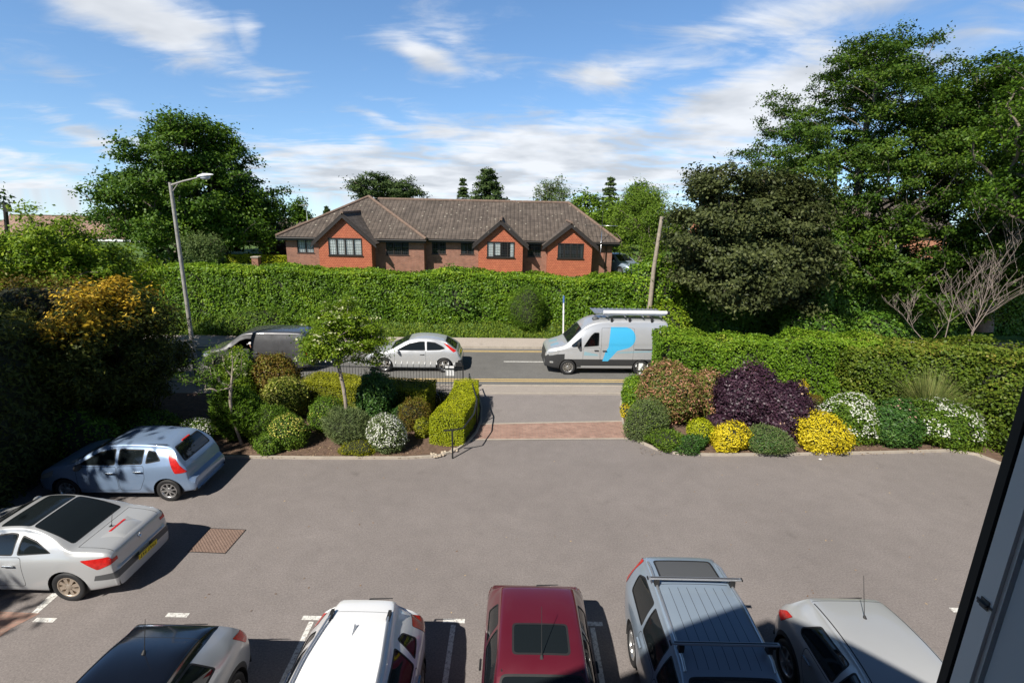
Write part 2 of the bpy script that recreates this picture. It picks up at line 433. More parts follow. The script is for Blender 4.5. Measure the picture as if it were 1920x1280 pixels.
# foliage, dark leaf -> light leaf
M['laurel'] = leafmat('laurel_leaves', [(0.0, (0.051, 0.119, 0.008)), (0.5, (0.123, 0.231, 0.013)), (0.86, (0.232, 0.350, 0.018)), (1.0, (0.392, 0.476, 0.048))], 0.25, 0.48, 0.28)
M['hollydark'] = leafmat('dark_glossy_leaves', [(0.0, (0.024, 0.072, 0.013)), (0.6, (0.053, 0.131, 0.022)), (1.0, (0.135, 0.232, 0.045))], 0.2, 0.48, 0.28)
M['oak'] = leafmat('oak_leaves', [(0.0, (0.032, 0.074, 0.007)), (0.6, (0.072, 0.142, 0.011)), (1.0, (0.152, 0.243, 0.019))], 0.25, 0.5)
M['copper'] = leafmat('bronze_maple_leaves', [(0.0, (0.030, 0.040, 0.012)), (0.6, (0.072, 0.088, 0.026)), (1.0, (0.150, 0.168, 0.058))], 0.22)
M['sycamore'] = leafmat('sycamore_leaves', [(0.0, (0.026, 0.065, 0.007)), (0.6, (0.069, 0.129, 0.012)), (1.0, (0.151, 0.213, 0.025))], 0.28, 0.5)
M['willow'] = leafmat('pale_willow_leaves', [(0.0, (0.075, 0.138, 0.013)), (0.6, (0.144, 0.231, 0.021)), (1.0, (0.225, 0.325, 0.032))], 0.3, 0.55)
M['birch'] = leafmat('grey_green_leaves', [(0.0, (0.072, 0.120, 0.032)), (1.0, (0.180, 0.240, 0.068))], 0.3, 0.55)
M['pine'] = leafmat('pine_needles', [(0.0, (0.024, 0.049, 0.012)), (1.0, (0.083, 0.123, 0.030))], 0.1, 0.6)
M['yewdark'] = leafmat('dark_conifer_sprays', [(0.0, (0.034, 0.045, 0.009)), (0.7, (0.080, 0.096, 0.015)), (1.0, (0.190, 0.192, 0.022))], 0.15, 0.6)
M['gold'] = leafmat('golden_conifer_sprays', [(0.0, (0.240, 0.143, 0.010)), (0.55, (0.520, 0.329, 0.022)), (1.0, (0.720, 0.509, 0.045))], 0.2, 0.6)
M['bright'] = leafmat('fresh_green_leaves', [(0.0, (0.084, 0.158, 0.010)), (0.6, (0.185, 0.284, 0.016)), (1.0, (0.352, 0.425, 0.032))], 0.32, 0.5)
M['box'] = leafmat('clipped_golden_leaves', [(0.0, (0.169, 0.222, 0.007)), (0.6, (0.371, 0.412, 0.012)), (1.0, (0.607, 0.603, 0.022))], 0.25, 0.5)
M['boxdull'] = leafmat('clipped_olive_leaves', [(0.0, (0.108, 0.133, 0.007)), (0.6, (0.246, 0.267, 0.013)), (1.0, (0.431, 0.416, 0.025))], 0.25, 0.5)
M['shrub'] = leafmat('shrub_leaves', [(0.0, (0.045, 0.098, 0.010)), (0.6, (0.112, 0.196, 0.018)), (1.0, (0.225, 0.308, 0.032))], 0.25, 0.5)
M['fern'] = leafmat('feathery_leaves', [(0.0, (0.049, 0.115, 0.010)), (0.6, (0.126, 0.223, 0.018)), (1.0, (0.224, 0.338, 0.032))], 0.3, 0.5)
M['rosemary'] = leafmat('grey_green_needles', [(0.0, (0.063, 0.101, 0.035)), (1.0, (0.196, 0.243, 0.085))], 0.15, 0.6)
M['varieg'] = leafmat('variegated_leaves', [(0.0, (0.081, 0.117, 0.013)), (0.55, (0.189, 0.234, 0.027)), (0.8, (0.405, 0.403, 0.081)), (1.0, (0.702, 0.624, 0.216))], 0.25, 0.5)
M['brownleaf'] = leafmat('brown_green_leaves', [(0.0, (0.090, 0.049, 0.013)), (0.45, (0.180, 0.119, 0.020)), (0.75, (0.180, 0.196, 0.023)), (1.0, (0.330, 0.308, 0.045))], 0.25, 0.5)
M['photinia'] = leafmat('photinia_leaves', [(0.0, (0.062, 0.090, 0.014)), (0.42, (0.150, 0.180, 0.030)), (0.62, (0.300, 0.156, 0.075)), (0.85, (0.500, 0.240, 0.150)), (1.0, (0.725, 0.504, 0.330))], 0.22, 0.48, 0.28)
M['purple'] = leafmat('purple_leaves', [(0.0, (0.022, 0.010, 0.019)), (0.7, (0.063, 0.027, 0.046)), (0.95, (0.119, 0.055, 0.078)), (1.0, (0.196, 0.091, 0.088))], 0.15, 0.45, 0.4)
M['yellowleaf'] = leafmat('yellow_leaves', [(0.0, (0.30, 0.26, 0.015)), (0.4, (0.62, 0.50, 0.018)), (1.0, (0.82, 0.68, 0.035))], 0.25, 0.5)
M['wflower'] = leafmat('white_petals', [(0.0, (0.55, 0.56, 0.46)), (1.0, (0.82, 0.82, 0.76))], 0.2, 0.6)
M['cflower'] = leafmat('cream_petals', [(0.0, (0.46, 0.48, 0.24)), (1.0, (0.68, 0.67, 0.42))], 0.2, 0.6)
M['yflower'] = leafmat('yellow_petals', [(0.0, (0.58, 0.50, 0.08)), (1.0, (0.78, 0.72, 0.20))], 0.2, 0.6)
M['pflower'] = leafmat('faded_pink_petals', [(0.0, (0.36, 0.24, 0.16)), (1.0, (0.58, 0.40, 0.29))], 0.2, 0.6)
M['bflower'] = leafmat('lilac_petals', [(0.0, (0.26, 0.24, 0.36)), (1.0, (0.62, 0.60, 0.68))], 0.2, 0.6)
M['hedgedark'] = leafmat('bramble_hedge_leaves', [(0.0, (0.045, 0.081, 0.009)), (0.55, (0.109, 0.169, 0.015)), (0.85, (0.193, 0.216, 0.027)), (1.0, (0.282, 0.230, 0.046))], 0.22, 0.5)
M['hedgelit'] = leafmat('roadside_hedge_leaves', [(0.0, (0.061, 0.133, 0.010)), (0.55, (0.135, 0.247, 0.014)), (0.9, (0.234, 0.347, 0.025)), (1.0, (0.369, 0.400, 0.058))], 0.25, 0.5)
M['ivy'] = leafmat('ivy_leaves', [(0.0, (0.035, 0.098, 0.010)), (0.7, (0.105, 0.203, 0.018)), (1.0, (0.238, 0.350, 0.040))], 0.2, 0.48, 0.28)
M['verge'] = leafmat('verge_grass', [(0.0, (0.068, 0.121, 0.011)), (0.6, (0.149, 0.230, 0.020)), (1.0, (0.270, 0.324, 0.040))], 0.3, 0.6)
M['reed'] = leafmat('ornamental_grass_blades', [(0.0, (0.120, 0.168, 0.045)), (0.7, (0.240, 0.276, 0.081)), (1.0, (0.432, 0.396, 0.153))], 0.25, 0.55)

# ------------------------------------------------------------------ foliage
def unit(v):
    return v / np.maximum(np.linalg.norm(v, axis=-1, keepdims=True), 1e-9)


def lump(P, f, seed):
    """Cheap smooth value noise from summed sines, about -1..1."""
    s = seed * 1.7
    return (np.sin(P[:, 0] * f + s) * np.cos(P[:, 1] * f * 1.13 + s * 2) + np.sin(P[:, 2] * f * 1.07 + s * 3 + P[:, 0] * f * 0.5) * 0.8
            + 0.5 * np.sin(P[:, 0] * f * 2.3 + P[:, 1] * f * 2.1 + P[:, 2] * f * 1.9 + s)) / 2.0


def leaf_arrays(P, N, length, width, tone=None, droop=0.0, along=None):
    n = len(P)
    N = unit(N)
    T = along if along is not None else rng.normal(size=(n, 3))
    T = T - N * np.sum(T * N, axis=1, keepdims=True)
    T = unit(T); B = np.cross(N, T)
    l = (length * rng.uniform(0.65, 1.35, n))[:, None]; w = (width * rng.uniform(0.65, 1.35, n))[:, None]
    V = np.empty((n, 4, 3))
    V[:, 0] = P - T * l * 0.5; V[:, 1] = P + B * w * 0.5 + T * l * 0.06; V[:, 2] = P + T * l * 0.5; V[:, 3] = P - B * w * 0.5 + T * l * 0.06
    if droop:
        V[:, 2, 2] -= droop * l[:, 0]
    if tone is None: tone = rng.random(n)
    return V, np.clip(tone, 0, 1)


def quads_mesh(name, batches, mats, parent=None, core=None):
    """batches: [(V (n,4,3), tone, material index)]; core: (verts, faces, material index) closed mass of inner twigs."""
    V = np.concatenate([b[0].reshape(-1, 3) for b in batches]); nq = len(V) // 4
    tone = np.concatenate([b[1] for b in batches]); mi = np.concatenate([np.full(len(b[1]), b[2], dtype=np.int32) for b in batches])
    loops = np.arange(nq * 4, dtype=np.int32); starts = np.arange(nq, dtype=np.int32) * 4
    if core is not None:
        cv, cf, cm = core
        base = len(V); V = np.concatenate([V, cv])
        cf = np.asarray(cf, dtype=np.int32) + base
        k = cf.shape[1]
        starts = np.concatenate([starts, len(loops) + np.arange(len(cf), dtype=np.int32) * k])
        loops = np.concatenate([loops, cf.reshape(-1)])
        tone = np.concatenate([tone, np.zeros(len(cf))]); mi = np.concatenate([mi, np.full(len(cf), cm, dtype=np.int32)])
    me = bpy.data.meshes.new(name)
    me.vertices.add(len(V)); me.vertices.foreach_set('co', V.astype(np.float32).reshape(-1))
    me.loops.add(len(loops)); me.loops.foreach_set('vertex_index', loops.astype(np.int32))
    me.polygons.add(len(starts)); me.polygons.foreach_set('loop_start', starts.astype(np.int32))
    me.polygons.foreach_set('material_index', mi)
    me.update(calc_edges=True)
    at = me.attributes.new('tone', 'FLOAT', 'FACE'); at.data.foreach_set('value', tone.astype(np.float32))
    return link(name, me, mats, parent)


def ico(level=3):
    bm = bmesh.new(); bmesh.ops.create_icosphere(bm, subdivisions=level, radius=1.0)
    v = np.array([p.co[:] for p in bm.verts]); f = np.array([[q.index for q in p.verts] for p in bm.faces]); bm.free()
    return v, f


ICO_V, ICO_F = ico(3)


def tones(n, P=None, f=1.2, seed=0.0, spread=0.75):
    t = rng.random(n) ** 1.15
    if P is not None:
        t = t * spread + (1 - spread) * (0.5 + 0.5 * lump(P, f, seed))
    return t


def bush(name, label, cat, c, rx, ry, h, mat, n, leaf=(0.07, 0.045), lumpy=0.10, lf=3.0, flowers=None, zmin=0.02, squash=1.0, up=0.35, fuzz=0.10,
         core='twig', group=None, rot=0.0, stiff=False, extra=None, base=0.05, clump=0.0):
    """A rounded shrub: leaves through the outer shell of a lumpy dome over a dark twiggy heart."""
    seed = rng.random() * 50
    cx, cy = c[0], c[1]
    rz = h * 0.58 * squash
    zc = base + h - rz
    def surf(D):
        k = 1 + 1.7 * lumpy * lump(D * np.array([rx, ry, rz]), lf / max(0.3, (rx + ry) * 0.5) * 0.9, seed)
        return k
    def place(m):
        D = unit(rng.normal(size=(int(m * 1.9), 3)))
        D = D[D[:, 2] * rz + zc > base + zmin - 0.05][:m]
        return D
    D = place(n)
    k = surf(D) * (1 - np.abs(rng.normal(size=len(D))) * fuzz + 0.02 + 0.17 * rng.random(len(D)) ** 5 + 0.045 * lump(D * np.array([rx, ry, rz]) * 7.0, 1.0, seed + 2))
    if clump:
        k = k * (1 + clump * lump(D * 9, 1.6, seed + 3))
    low = np.clip((-D[:, 2]) * 0.0, 0, 1)
    P = D * np.array([rx, ry, rz]) * k[:, None]
    Nn = unit(D / np.array([rx, ry, rz])) + np.array([0, 0, up]) + rng.normal(size=D.shape) * 0.55
    along = (unit(D) + rng.normal(size=D.shape) * 0.45 + np.array([0, 0, 0.5])) if stiff else None
    if stiff: Nn = rng.normal(size=D.shape)
    ca, sa = math.cos(rot), math.sin(rot)
    def world_(P):
        Q = P.copy(); Q[:, 0] = P[:, 0] * ca - P[:, 1] * sa; Q[:, 1] = P[:, 0] * sa + P[:, 1] * ca
        return Q + np.array([0, 0, zc])
    P = world_(P); ok = P[:, 2] > base - 0.02
    P, Nn = P[ok], Nn[ok]
    if along is not None: along = along[ok]
    bat = [(*leaf_arrays(P, Nn, leaf[0], leaf[1], tones(len(P), P, 2.5, seed), along=along), 0)]
    mats = [mat]
    if extra is not None:                                     # other coloured shoots: (material, share, zlow, size)
        em, en, zl, es = extra
        D2 = place(int(en * 1.6)); D2 = D2[D2[:, 2] > zl][:en]
        k2 = surf(D2) * (1.0 + rng.uniform(-0.03, 0.06, len(D2)))
        P2 = world_(D2 * np.array([rx, ry, rz]) * k2[:, None])
        bat.append((*leaf_arrays(P2, D2 + rng.normal(size=D2.shape) * 0.5 + np.array([0, 0, .4]), es[0], es[1]), len(mats))); mats.append(em)
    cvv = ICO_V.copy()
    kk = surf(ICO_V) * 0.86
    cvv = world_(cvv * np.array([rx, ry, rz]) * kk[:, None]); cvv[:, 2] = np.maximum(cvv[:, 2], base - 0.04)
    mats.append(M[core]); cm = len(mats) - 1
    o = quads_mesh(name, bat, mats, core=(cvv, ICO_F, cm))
    o.location = (cx, cy, 0)
    tag(o, label, cat, group)
    if flowers:
        fm, fn, fs, fz, spread = flowers                       # material, count, size, lowest direction z, clustering
        D3 = place(int(fn * 3)); 
        keep = D3[:, 2] > fz
        if spread: keep &= (lump(D3 * np.array([rx, ry, rz]), 4.5, seed + 9) > spread)
        D3 = D3[keep][:fn]
        k3 = surf(D3) * (1.02 + rng.uniform(-0.03, 0.05, len(D3)))
        P3 = world_(D3 * np.array([rx, ry, rz]) * k3[:, None])
        N3 = D3 + np.array([0, 0, 0.5]) + rng.normal(size=D3.shape) * 0.3
        b1 = leaf_arrays(P3, N3, fs, fs * 0.55); b2 = leaf_arrays(P3 + rng.normal(size=P3.shape) * fs * 0.12, N3 + rng.normal(size=D3.shape) * 0.2, fs, fs * 0.55)
        quads_mesh('flowers', [(*b1, 0), (*b2, 0)], [fm], parent=o)
    return o


def px_bush(name, label, cat, x0, x1, ytop, ybase, mat, dens=1100, aspect=0.85, hmul=1.0, **kw):
    """A shrub whose outline in the photograph is known: its base is set on the soil, its size follows."""
    cxp = (x0 + x1) / 2
    g = G(cxp, ybase, 0.05)
    dep = depth_at(cxp, ybase, g.y)
    rx = (x1 - x0) / 2 * dep / FPX * 1.05
    ry = rx * aspect
    cy = g.y + ry * 0.93; cxw = g.x * cy / g.y
    top = A(cxp, ytop, cy + ry * 0.25).z
    h = max(0.22, top - 0.05) * hmul
    area = 2 * math.pi * (rx * ry * h) ** (2 / 3) * 1.15
    n = int(area * dens)
    return bush(name, label, cat, (cxw, cy), rx * 0.96, ry * 0.96, h * 0.97, mat, n, **kw)


def hedge(name, label, cat, path, width, z0, h, mat, dens, leaf, rough=0.10, core='twig', group=None, kind=None, wob=0.12, wobf=1.3, flat=False, mats2=None, hfun=None, up=0.35, top_tone=0.22, clump=0.10):
    """A hedge along a ground path (points are its middle line): leaves over both sides, the top and the ends."""
    path = [np.array(p[:2], float) for p in path]
    seg = [np.linalg.norm(b - a) for a, b in zip(path, path[1:])]; cum = np.concatenate([[0], np.cumsum(seg)]); Ltot = cum[-1]
    P0 = np.array(path)
    def at(s):
        x = np.interp(s, cum, P0[:, 0]); y = np.interp(s, cum, P0[:, 1])
        e = 0.05
        dx = np.interp(s + e, cum, P0[:, 0]) - np.interp(s - e, cum, P0[:, 0]); dy = np.interp(s + e, cum, P0[:, 1]) - np.interp(s - e, cum, P0[:, 1])
        l = np.maximum(np.hypot(dx, dy), 1e-6)
        return x, y, -dy / l, dx / l
    W = width if callable(width) else (lambda s: width + 0 * s)
    Hh = hfun if hfun is not None else (lambda s: h + 0 * s)
    Z0 = z0 if callable(z0) else (lambda x, y: z0 + 0 * x)
    seed = rng.random() * 40
    def shell(s, t, kind_):
        x, y, nx, ny = at(s); w = W(s) / 2; hh = Hh(s)
        zb = Z0(x, y)
        if kind_ == 'top':
            off = t * w; z = zb + hh * (1 - 0.06 * t * t); N = np.stack([nx * t * 0.5, ny * t * 0.5, np.ones_like(s)], 1)
        else:
            sg = 1.0 if kind_ == 'L' else -1.0
            z = zb + t * hh; off = sg * w * (1 - 0.10 * t ** 4); N = np.stack([nx * sg, ny * sg, 0.15 + 0 * s], 1)
        P = np.stack([x + nx * off, y + ny * off, z], 1)
        d = wob * lump(P, wobf, seed) + 0.4 * wob * lump(P, wobf * 3.1, seed + 5) - clump * np.clip(lump(P, 6.3, seed + 8) + 0.25 * lump(P, 13.0, seed + 3), 0, 1.2)
        return P + unit(N) * d[:, None], N
    hm = float(np.mean(Hh(np.linspace(0, Ltot, 20)))); wm = float(np.mean(W(np.linspace(0, Ltot, 20))))
    Ps, Ns, Ts = [], [], []
    for kind_, area in (('top', Ltot * wm), ('L', Ltot * hm), ('R', Ltot * hm)):
        n = int(area * dens); s = rng.uniform(0, Ltot, n)
        t = rng.uniform(-1, 1, n) if kind_ == 'top' else rng.uniform(0.0, 1.0, n)
        P, N = shell(s, t, kind_)
        P = P - unit(N) * (np.abs(rng.normal(size=n)) * rough - rough * 0.35)[:, None]
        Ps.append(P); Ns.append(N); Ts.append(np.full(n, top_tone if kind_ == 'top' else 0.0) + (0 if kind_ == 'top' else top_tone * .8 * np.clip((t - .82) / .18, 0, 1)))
    for s_end, sg in ((0.0, -1.0), (Ltot, 1.0)):              # ends
        n = int(wm * hm * dens)
        s = np.full(n, s_end); x, y, nx, ny = at(s); w = W(s) / 2; hh = Hh(s); t = rng.uniform(-1, 1, n); zz = rng.random(n)
        dx, dy = ny * sg, -nx * sg
        P = np.stack([x + nx * t * w, y + ny * t * w, Z0(x, y) + zz * hh], 1); N = np.stack([dx, dy, 0.15 + 0 * s], 1)
        bul = (1 - t * t) * 0.12 + wob * lump(P, wobf, seed) - np.abs(rng.normal(size=n)) * rough
        Ps.append(P + unit(N) * bul[:, None]); Ns.append(N); Ts.append(np.zeros(n))
    P = np.concatenate(Ps); N = unit(np.concatenate(Ns)) + np.array([0, 0, up]) + rng.normal(size=P.shape) * (0.35 if flat else 0.6)
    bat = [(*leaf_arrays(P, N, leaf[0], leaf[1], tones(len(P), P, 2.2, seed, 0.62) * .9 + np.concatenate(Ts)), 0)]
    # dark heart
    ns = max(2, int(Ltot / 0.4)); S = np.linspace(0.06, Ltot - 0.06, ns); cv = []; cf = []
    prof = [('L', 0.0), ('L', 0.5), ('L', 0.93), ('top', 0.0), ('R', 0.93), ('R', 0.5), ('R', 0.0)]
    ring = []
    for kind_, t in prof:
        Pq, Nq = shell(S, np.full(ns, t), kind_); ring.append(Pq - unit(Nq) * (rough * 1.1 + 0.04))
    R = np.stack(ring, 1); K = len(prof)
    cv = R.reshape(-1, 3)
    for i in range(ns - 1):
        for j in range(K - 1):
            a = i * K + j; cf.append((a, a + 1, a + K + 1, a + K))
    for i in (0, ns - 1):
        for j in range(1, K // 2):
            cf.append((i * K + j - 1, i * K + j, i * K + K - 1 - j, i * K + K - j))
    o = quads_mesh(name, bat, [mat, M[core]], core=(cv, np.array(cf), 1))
    return tag(o, label, cat, group, kind)


def limbs(base, tips, trunk_top, trunk_r, nseg=8, wander=0.25, bend=0.25, minr=0.018, fork=0.35, trunk_bend=(0, 0)):
    """Trunk and branches reaching every clump of leaves; returns a bmesh."""
    base = np.array(base, float); top = np.array(trunk_top, float)
    nodes = []; par = []
    for i in range(nseg + 1):
        t = i / nseg
        p = base + (top - base) * t + np.array([math.sin(t * 4.1 + base[0]) * wander * t, math.cos(t * 3.3 + base[1]) * wander * t, 0])
        nodes.append(p); par.append(i - 1)
    tr = list(range(nseg + 1))
    tips = np.asarray(tips)
    axis_d = np.linalg.norm(tips[:, :2] - (base[:2] + (top[:2] - base[:2]) * np.clip((tips[:, 2:3] - base[2]) / max(0.1, top[2] - base[2]), 0, 1)), axis=1)
    order = np.argsort(axis_d)
    zf = base[2] + (top[2] - base[2]) * fork
    for ti in order:
        tip = tips[ti]
        A_ = np.array(nodes)
        d = np.linalg.norm(A_ - tip, axis=1) + np.maximum(0, A_[:, 2] - (tip[2] - 0.55 * np.linalg.norm(A_[:, :2] - tip[:2], axis=1))) * 2.0
        d[:nseg + 1] += np.where(A_[:nseg + 1, 2] < zf, (zf - A_[:nseg + 1, 2]) * 2.5, 0)
        k = int(np.argmin(d)); a = nodes[k]; L = np.linalg.norm(tip - a)
        if L < 0.05: continue
        prev = k; m = 3
        side = rng.normal(size=3) * L * 0.07
        for j in range(1, m + 1):
            t = j / m
            p = a + (tip - a) * t + np.array([0, 0, 1]) * bend * L * 0.5 * math.sin(t * math.pi) + side * math.sin(t * math.pi)
            nodes.append(p); par.append(prev); prev = len(nodes) - 1
    n = len(nodes); wgt = np.zeros(n); ch = [[] for _ in range(n)]
    for i in range(1, n): ch[par[i]].append(i)
    for i in range(n - 1, -1, -1):
        wgt[i] += 1.0 if not ch[i] else 0.0
        if par[i] >= 0: wgt[par[i]] += wgt[i]
    rr = np.maximum(minr, trunk_r * (wgt / max(1, wgt[0])) ** 0.5)
    bm = bmesh.new()
    done = set()
    # trunk
    pts = [nodes[i] for i in tr]; rads = [rr[i] for i in tr]; rads[0] *= 1.25
    tube(bm, pts, rads, 10)
    for i in range(nseg + 1, n):
        if par[i] <= nseg or len(ch[par[i]]) > 1 or True:
            p = par[i]
            r0 = min(rr[p], rr[i] * 1.35); tube(bm, [nodes[p], nodes[i]], [r0, rr[i]], 6 if rr[i] > 0.05 else 4, cap=False)
    return bm


def clumps_in(envs, n, seed, inner=0.5, wobble=0.16, wf=0.55, zlow=None):
    pts = []
    vol = np.array([e[3] * e[4] * e[5] for e in envs]); vol = vol ** 0.75; vol = vol / vol.sum()
    for e, v in zip(envs, vol):
        m = max(3, int(n * v))
        D = unit(rng.normal(size=(m, 3))); r = rng.uniform(inner ** 3, 1.0, m) ** (1 / 3)
        S = np.array(e[3:6]); k = 1 + wobble * lump(D * S, wf, seed)
        pts.append(np.array(e[:3]) + D * S * (r * k)[:, None])
    P = np.concatenate(pts)
    if zlow is not None: P = P[P[:, 2] > zlow]
    return P


def tree(name, label, cat, base, envs, nclump, cr, per, leaf, mat, bark='bark', trunk_r=0.3, trunk_top=None, group=None, inner=0.5, flat=0.6, wobble=0.18, bend=0.25, droop=0.0,
         up=0.7, flowers=None, fork=0.35, zlow=None, minr=0.018, sprigs=0):
    seed = rng.random() * 60
    C_ = clumps_in(envs, nclump, seed, inner, wobble, zlow=zlow)
    if sprigs:                                                # thin shoots standing out of the outline
        e0 = envs[0]; D = unit(rng.normal(size=(sprigs, 3)) + np.array([0, 0, 0.5]))
        C_ = np.concatenate([C_, np.array(e0[:3]) + D * np.array(e0[3:6]) * rng.uniform(1.02, 1.16, (sprigs, 1))])
    ctr = np.mean([e[:3] for e in envs], axis=0)
    root = empty(name, base)
    tag(root, label, cat, group)
    if trunk_top is None: trunk_top = (ctr[0], ctr[1], base[2] + (max(e[2] + e[5] for e in envs) - base[2]) * 0.72)
    bm = limbs(base, C_, trunk_top, trunk_r, bend=bend, fork=fork, minr=minr)
    tk = from_bm('trunk', bm, M[bark], smooth=60)
    n = len(C_); rad_ = cr * rng.uniform(0.6, 1.3, n)
    idx = np.repeat(np.arange(n), np.maximum(6, (per * (rad_ / cr) ** 2).astype(int)))
    D = unit(rng.normal(size=(len(idx), 3)))
    # every clump is a loose spray: longer one way than the others, thinning out at its rim
    ax = unit(unit(C_ - ctr) + rng.normal(size=C_.shape) * 0.7); ax[:, 2] *= 0.7
    off = rng.normal(size=(len(idx), 3)) * 0.40 * rad_[idx][:, None]; off[:, 2] *= flat
    off += ax[idx] * (rng.normal(size=(len(idx), 1)) * 0.48 * rad_[idx][:, None])
    P = C_[idx] + off
    P[:, 2] -= droop * np.linalg.norm(off[:, :2], axis=1) ** 1.3
    out = unit(P - ctr)
    N = out * 0.5 + D * 0.45 + np.array([0, 0, up]) + rng.normal(size=P.shape) * 0.5
    ct = rng.random(n)                                        # whole sprays differ a little in tone
    t = tones(len(P)) * 0.7 + ct[idx] * 0.3
    bat = [(*leaf_arrays(P, N, leaf[0], leaf[1], t), 0)]
    cw = quads_mesh('crown', bat, [mat])
    for o in (tk, cw):
        o.parent = root; o.matrix_parent_inverse = Matrix.Translation(Vector(base)).inverted()
    if flowers:
        fm, fn, fs = flowers
        k = rng.integers(0, n, fn); D = unit(rng.normal(size=(fn, 3))); D[:, 2] = np.abs(D[:, 2])
        Pc = C_[k] + D * rad_[k][:, None] * np.array([1, 1, flat]) * 1.02
        idx = np.repeat(np.arange(fn), 9)
        Pf = Pc[idx] + rng.normal(size=(len(idx), 3)) * np.array([fs, fs, fs * 0.35]) * 0.55
        fo = quads_mesh('flowers', [(*leaf_arrays(Pf, np.array([0, 0, 1.0]) + rng.normal(size=Pf.shape) * 0.5, fs * 0.6, fs * 0.45), 0)], [fm])
        fo.parent = root; fo.matrix_parent_inverse = Matrix.Translation(Vector(base)).inverted()
    return root


def px_env(x0, x1, y0, y1, Y, ry=None, dy=0.0):
    """Ellipsoid filling a box of the photograph at the distance Y."""
    c = A((x0 + x1) / 2, (y0 + y1) / 2, Y + dy); dep = depth_at((x0 + x1) / 2, (y0 + y1) / 2, Y + dy)
    rx = (x1 - x0) / 2 * dep / FPX; rz = (y1 - y0) / 2 * dep / FPX
    return (c.x, c.y, c.z, rx, ry if ry else rx * 0.85, rz)


def conifer(name, label, cat, base, h, r, mat, n, leaf, tiers=14, group=None, power=1.0, bark='bark', droop=0.25):
    root = empty(name, base); tag(root, label, cat, group)
    bm = bmesh.new(); tube(bm, [base, (base[0], base[1], base[2] + h * 0.97)], [r * 0.07, 0.02], 7)
    tk = from_bm('trunk', bm, M[bark], smooth=60)
    Ps, Ns = [], []
    for i in range(tiers):
        t = (i + 0.3 * rng.random()) / tiers
        z = base[2] + h * (0.08 + 0.92 * t); rr = r * (1 - t) ** power + 0.05 * r
        nb = max(5, int(10 * (1 - t) + 5))
        for k in range(nb):
            a = 2 * math.pi * (k + rng.random()) / nb; L = rr * rng.uniform(0.75, 1.15)
            m = max(5, int(n / tiers / nb * (0.5 + (1 - t))))
            s = rng.random(m) ** 0.6
            P = np.stack([base[0] + math.cos(a) * L * s, base[1] + math.sin(a) * L * s, z - droop * L * s + 0 * s], 1) + rng.normal(size=(m, 3)) * np.array([0.13, 0.13, 0.07]) * (r * 0.45)
            Ps.append(P); Ns.append(np.array([math.cos(a) * .4, math.sin(a) * .4, 0.8]) + rng.normal(size=(m, 3)) * 0.5)
    P = np.concatenate(Ps); N = np.concatenate(Ns)
    cw = quads_mesh('crown', [(*leaf_arrays(P, N, leaf[0], leaf[1], tones(len(P))), 0)], [mat])
    for o in (tk, cw):
        o.parent = root; o.matrix_parent_inverse = Matrix.Translation(Vector(base)).inverted()
    return root


def tufts(name, pts, hgt, wid, mat, spread=0.35, kind=None, label=None, cat=None, lean=0.5, parent=None):
    """Upright blades at the given ground points."""
    n = len(pts)
    up = np.array([0, 0, 1.0]) + rng.normal(size=(n, 3)) * lean * np.array([1, 1, 0.2])
    up = unit(up); hh = hgt * rng.uniform(0.5, 1.3, n)
    side = unit(np.cross(up, rng.normal(size=(n, 3))))
    V = np.empty((n, 4, 3)); w = (wid * rng.uniform(0.6, 1.3, n))[:, None]
    V[:, 0] = pts - side * w / 2; V[:, 1] = pts + side * w / 2
    V[:, 2] = pts + up * hh[:, None] + side * w * 0.15; V[:, 3] = pts + up * hh[:, None] - side * w * 0.15
    o = quads_mesh(name, [(V, rng.random(n), 0)], [mat], parent)
    return tag(o, label, cat, None, kind)


# ------------------------------------------------------------------ the lie of the land
RA = math.atan(0.047)                                         # the road's slant to the building
RC = Vector((0.0, 24.07))
RU = Vector((math.cos(RA), math.sin(RA))); RV = Vector((-math.sin(RA), math.cos(RA)))


def road(u, v):
    p = RC + RU * u + RV * v
    return (p.x, p.y)


V_NEAR, V_FAR, V_BACK = -3.42, 2.22, 4.05                     # kerb lines and the back of the far pavement


def gz(x, y):
    """Height of the ground: level to the far pavement, a bank behind it, gardens on top."""
    v = (x - RC.x) * RV.x + (y - RC.y) * RV.y
    t = np.clip((v - 4.6) / 5.0, 0, 1)
    t = t * t * (3 - 2 * t)
    return np.minimum(2.35 * t, np.maximum(7.3 - 0.056 * np.asarray(y, float), -90.0) + 0 * t)


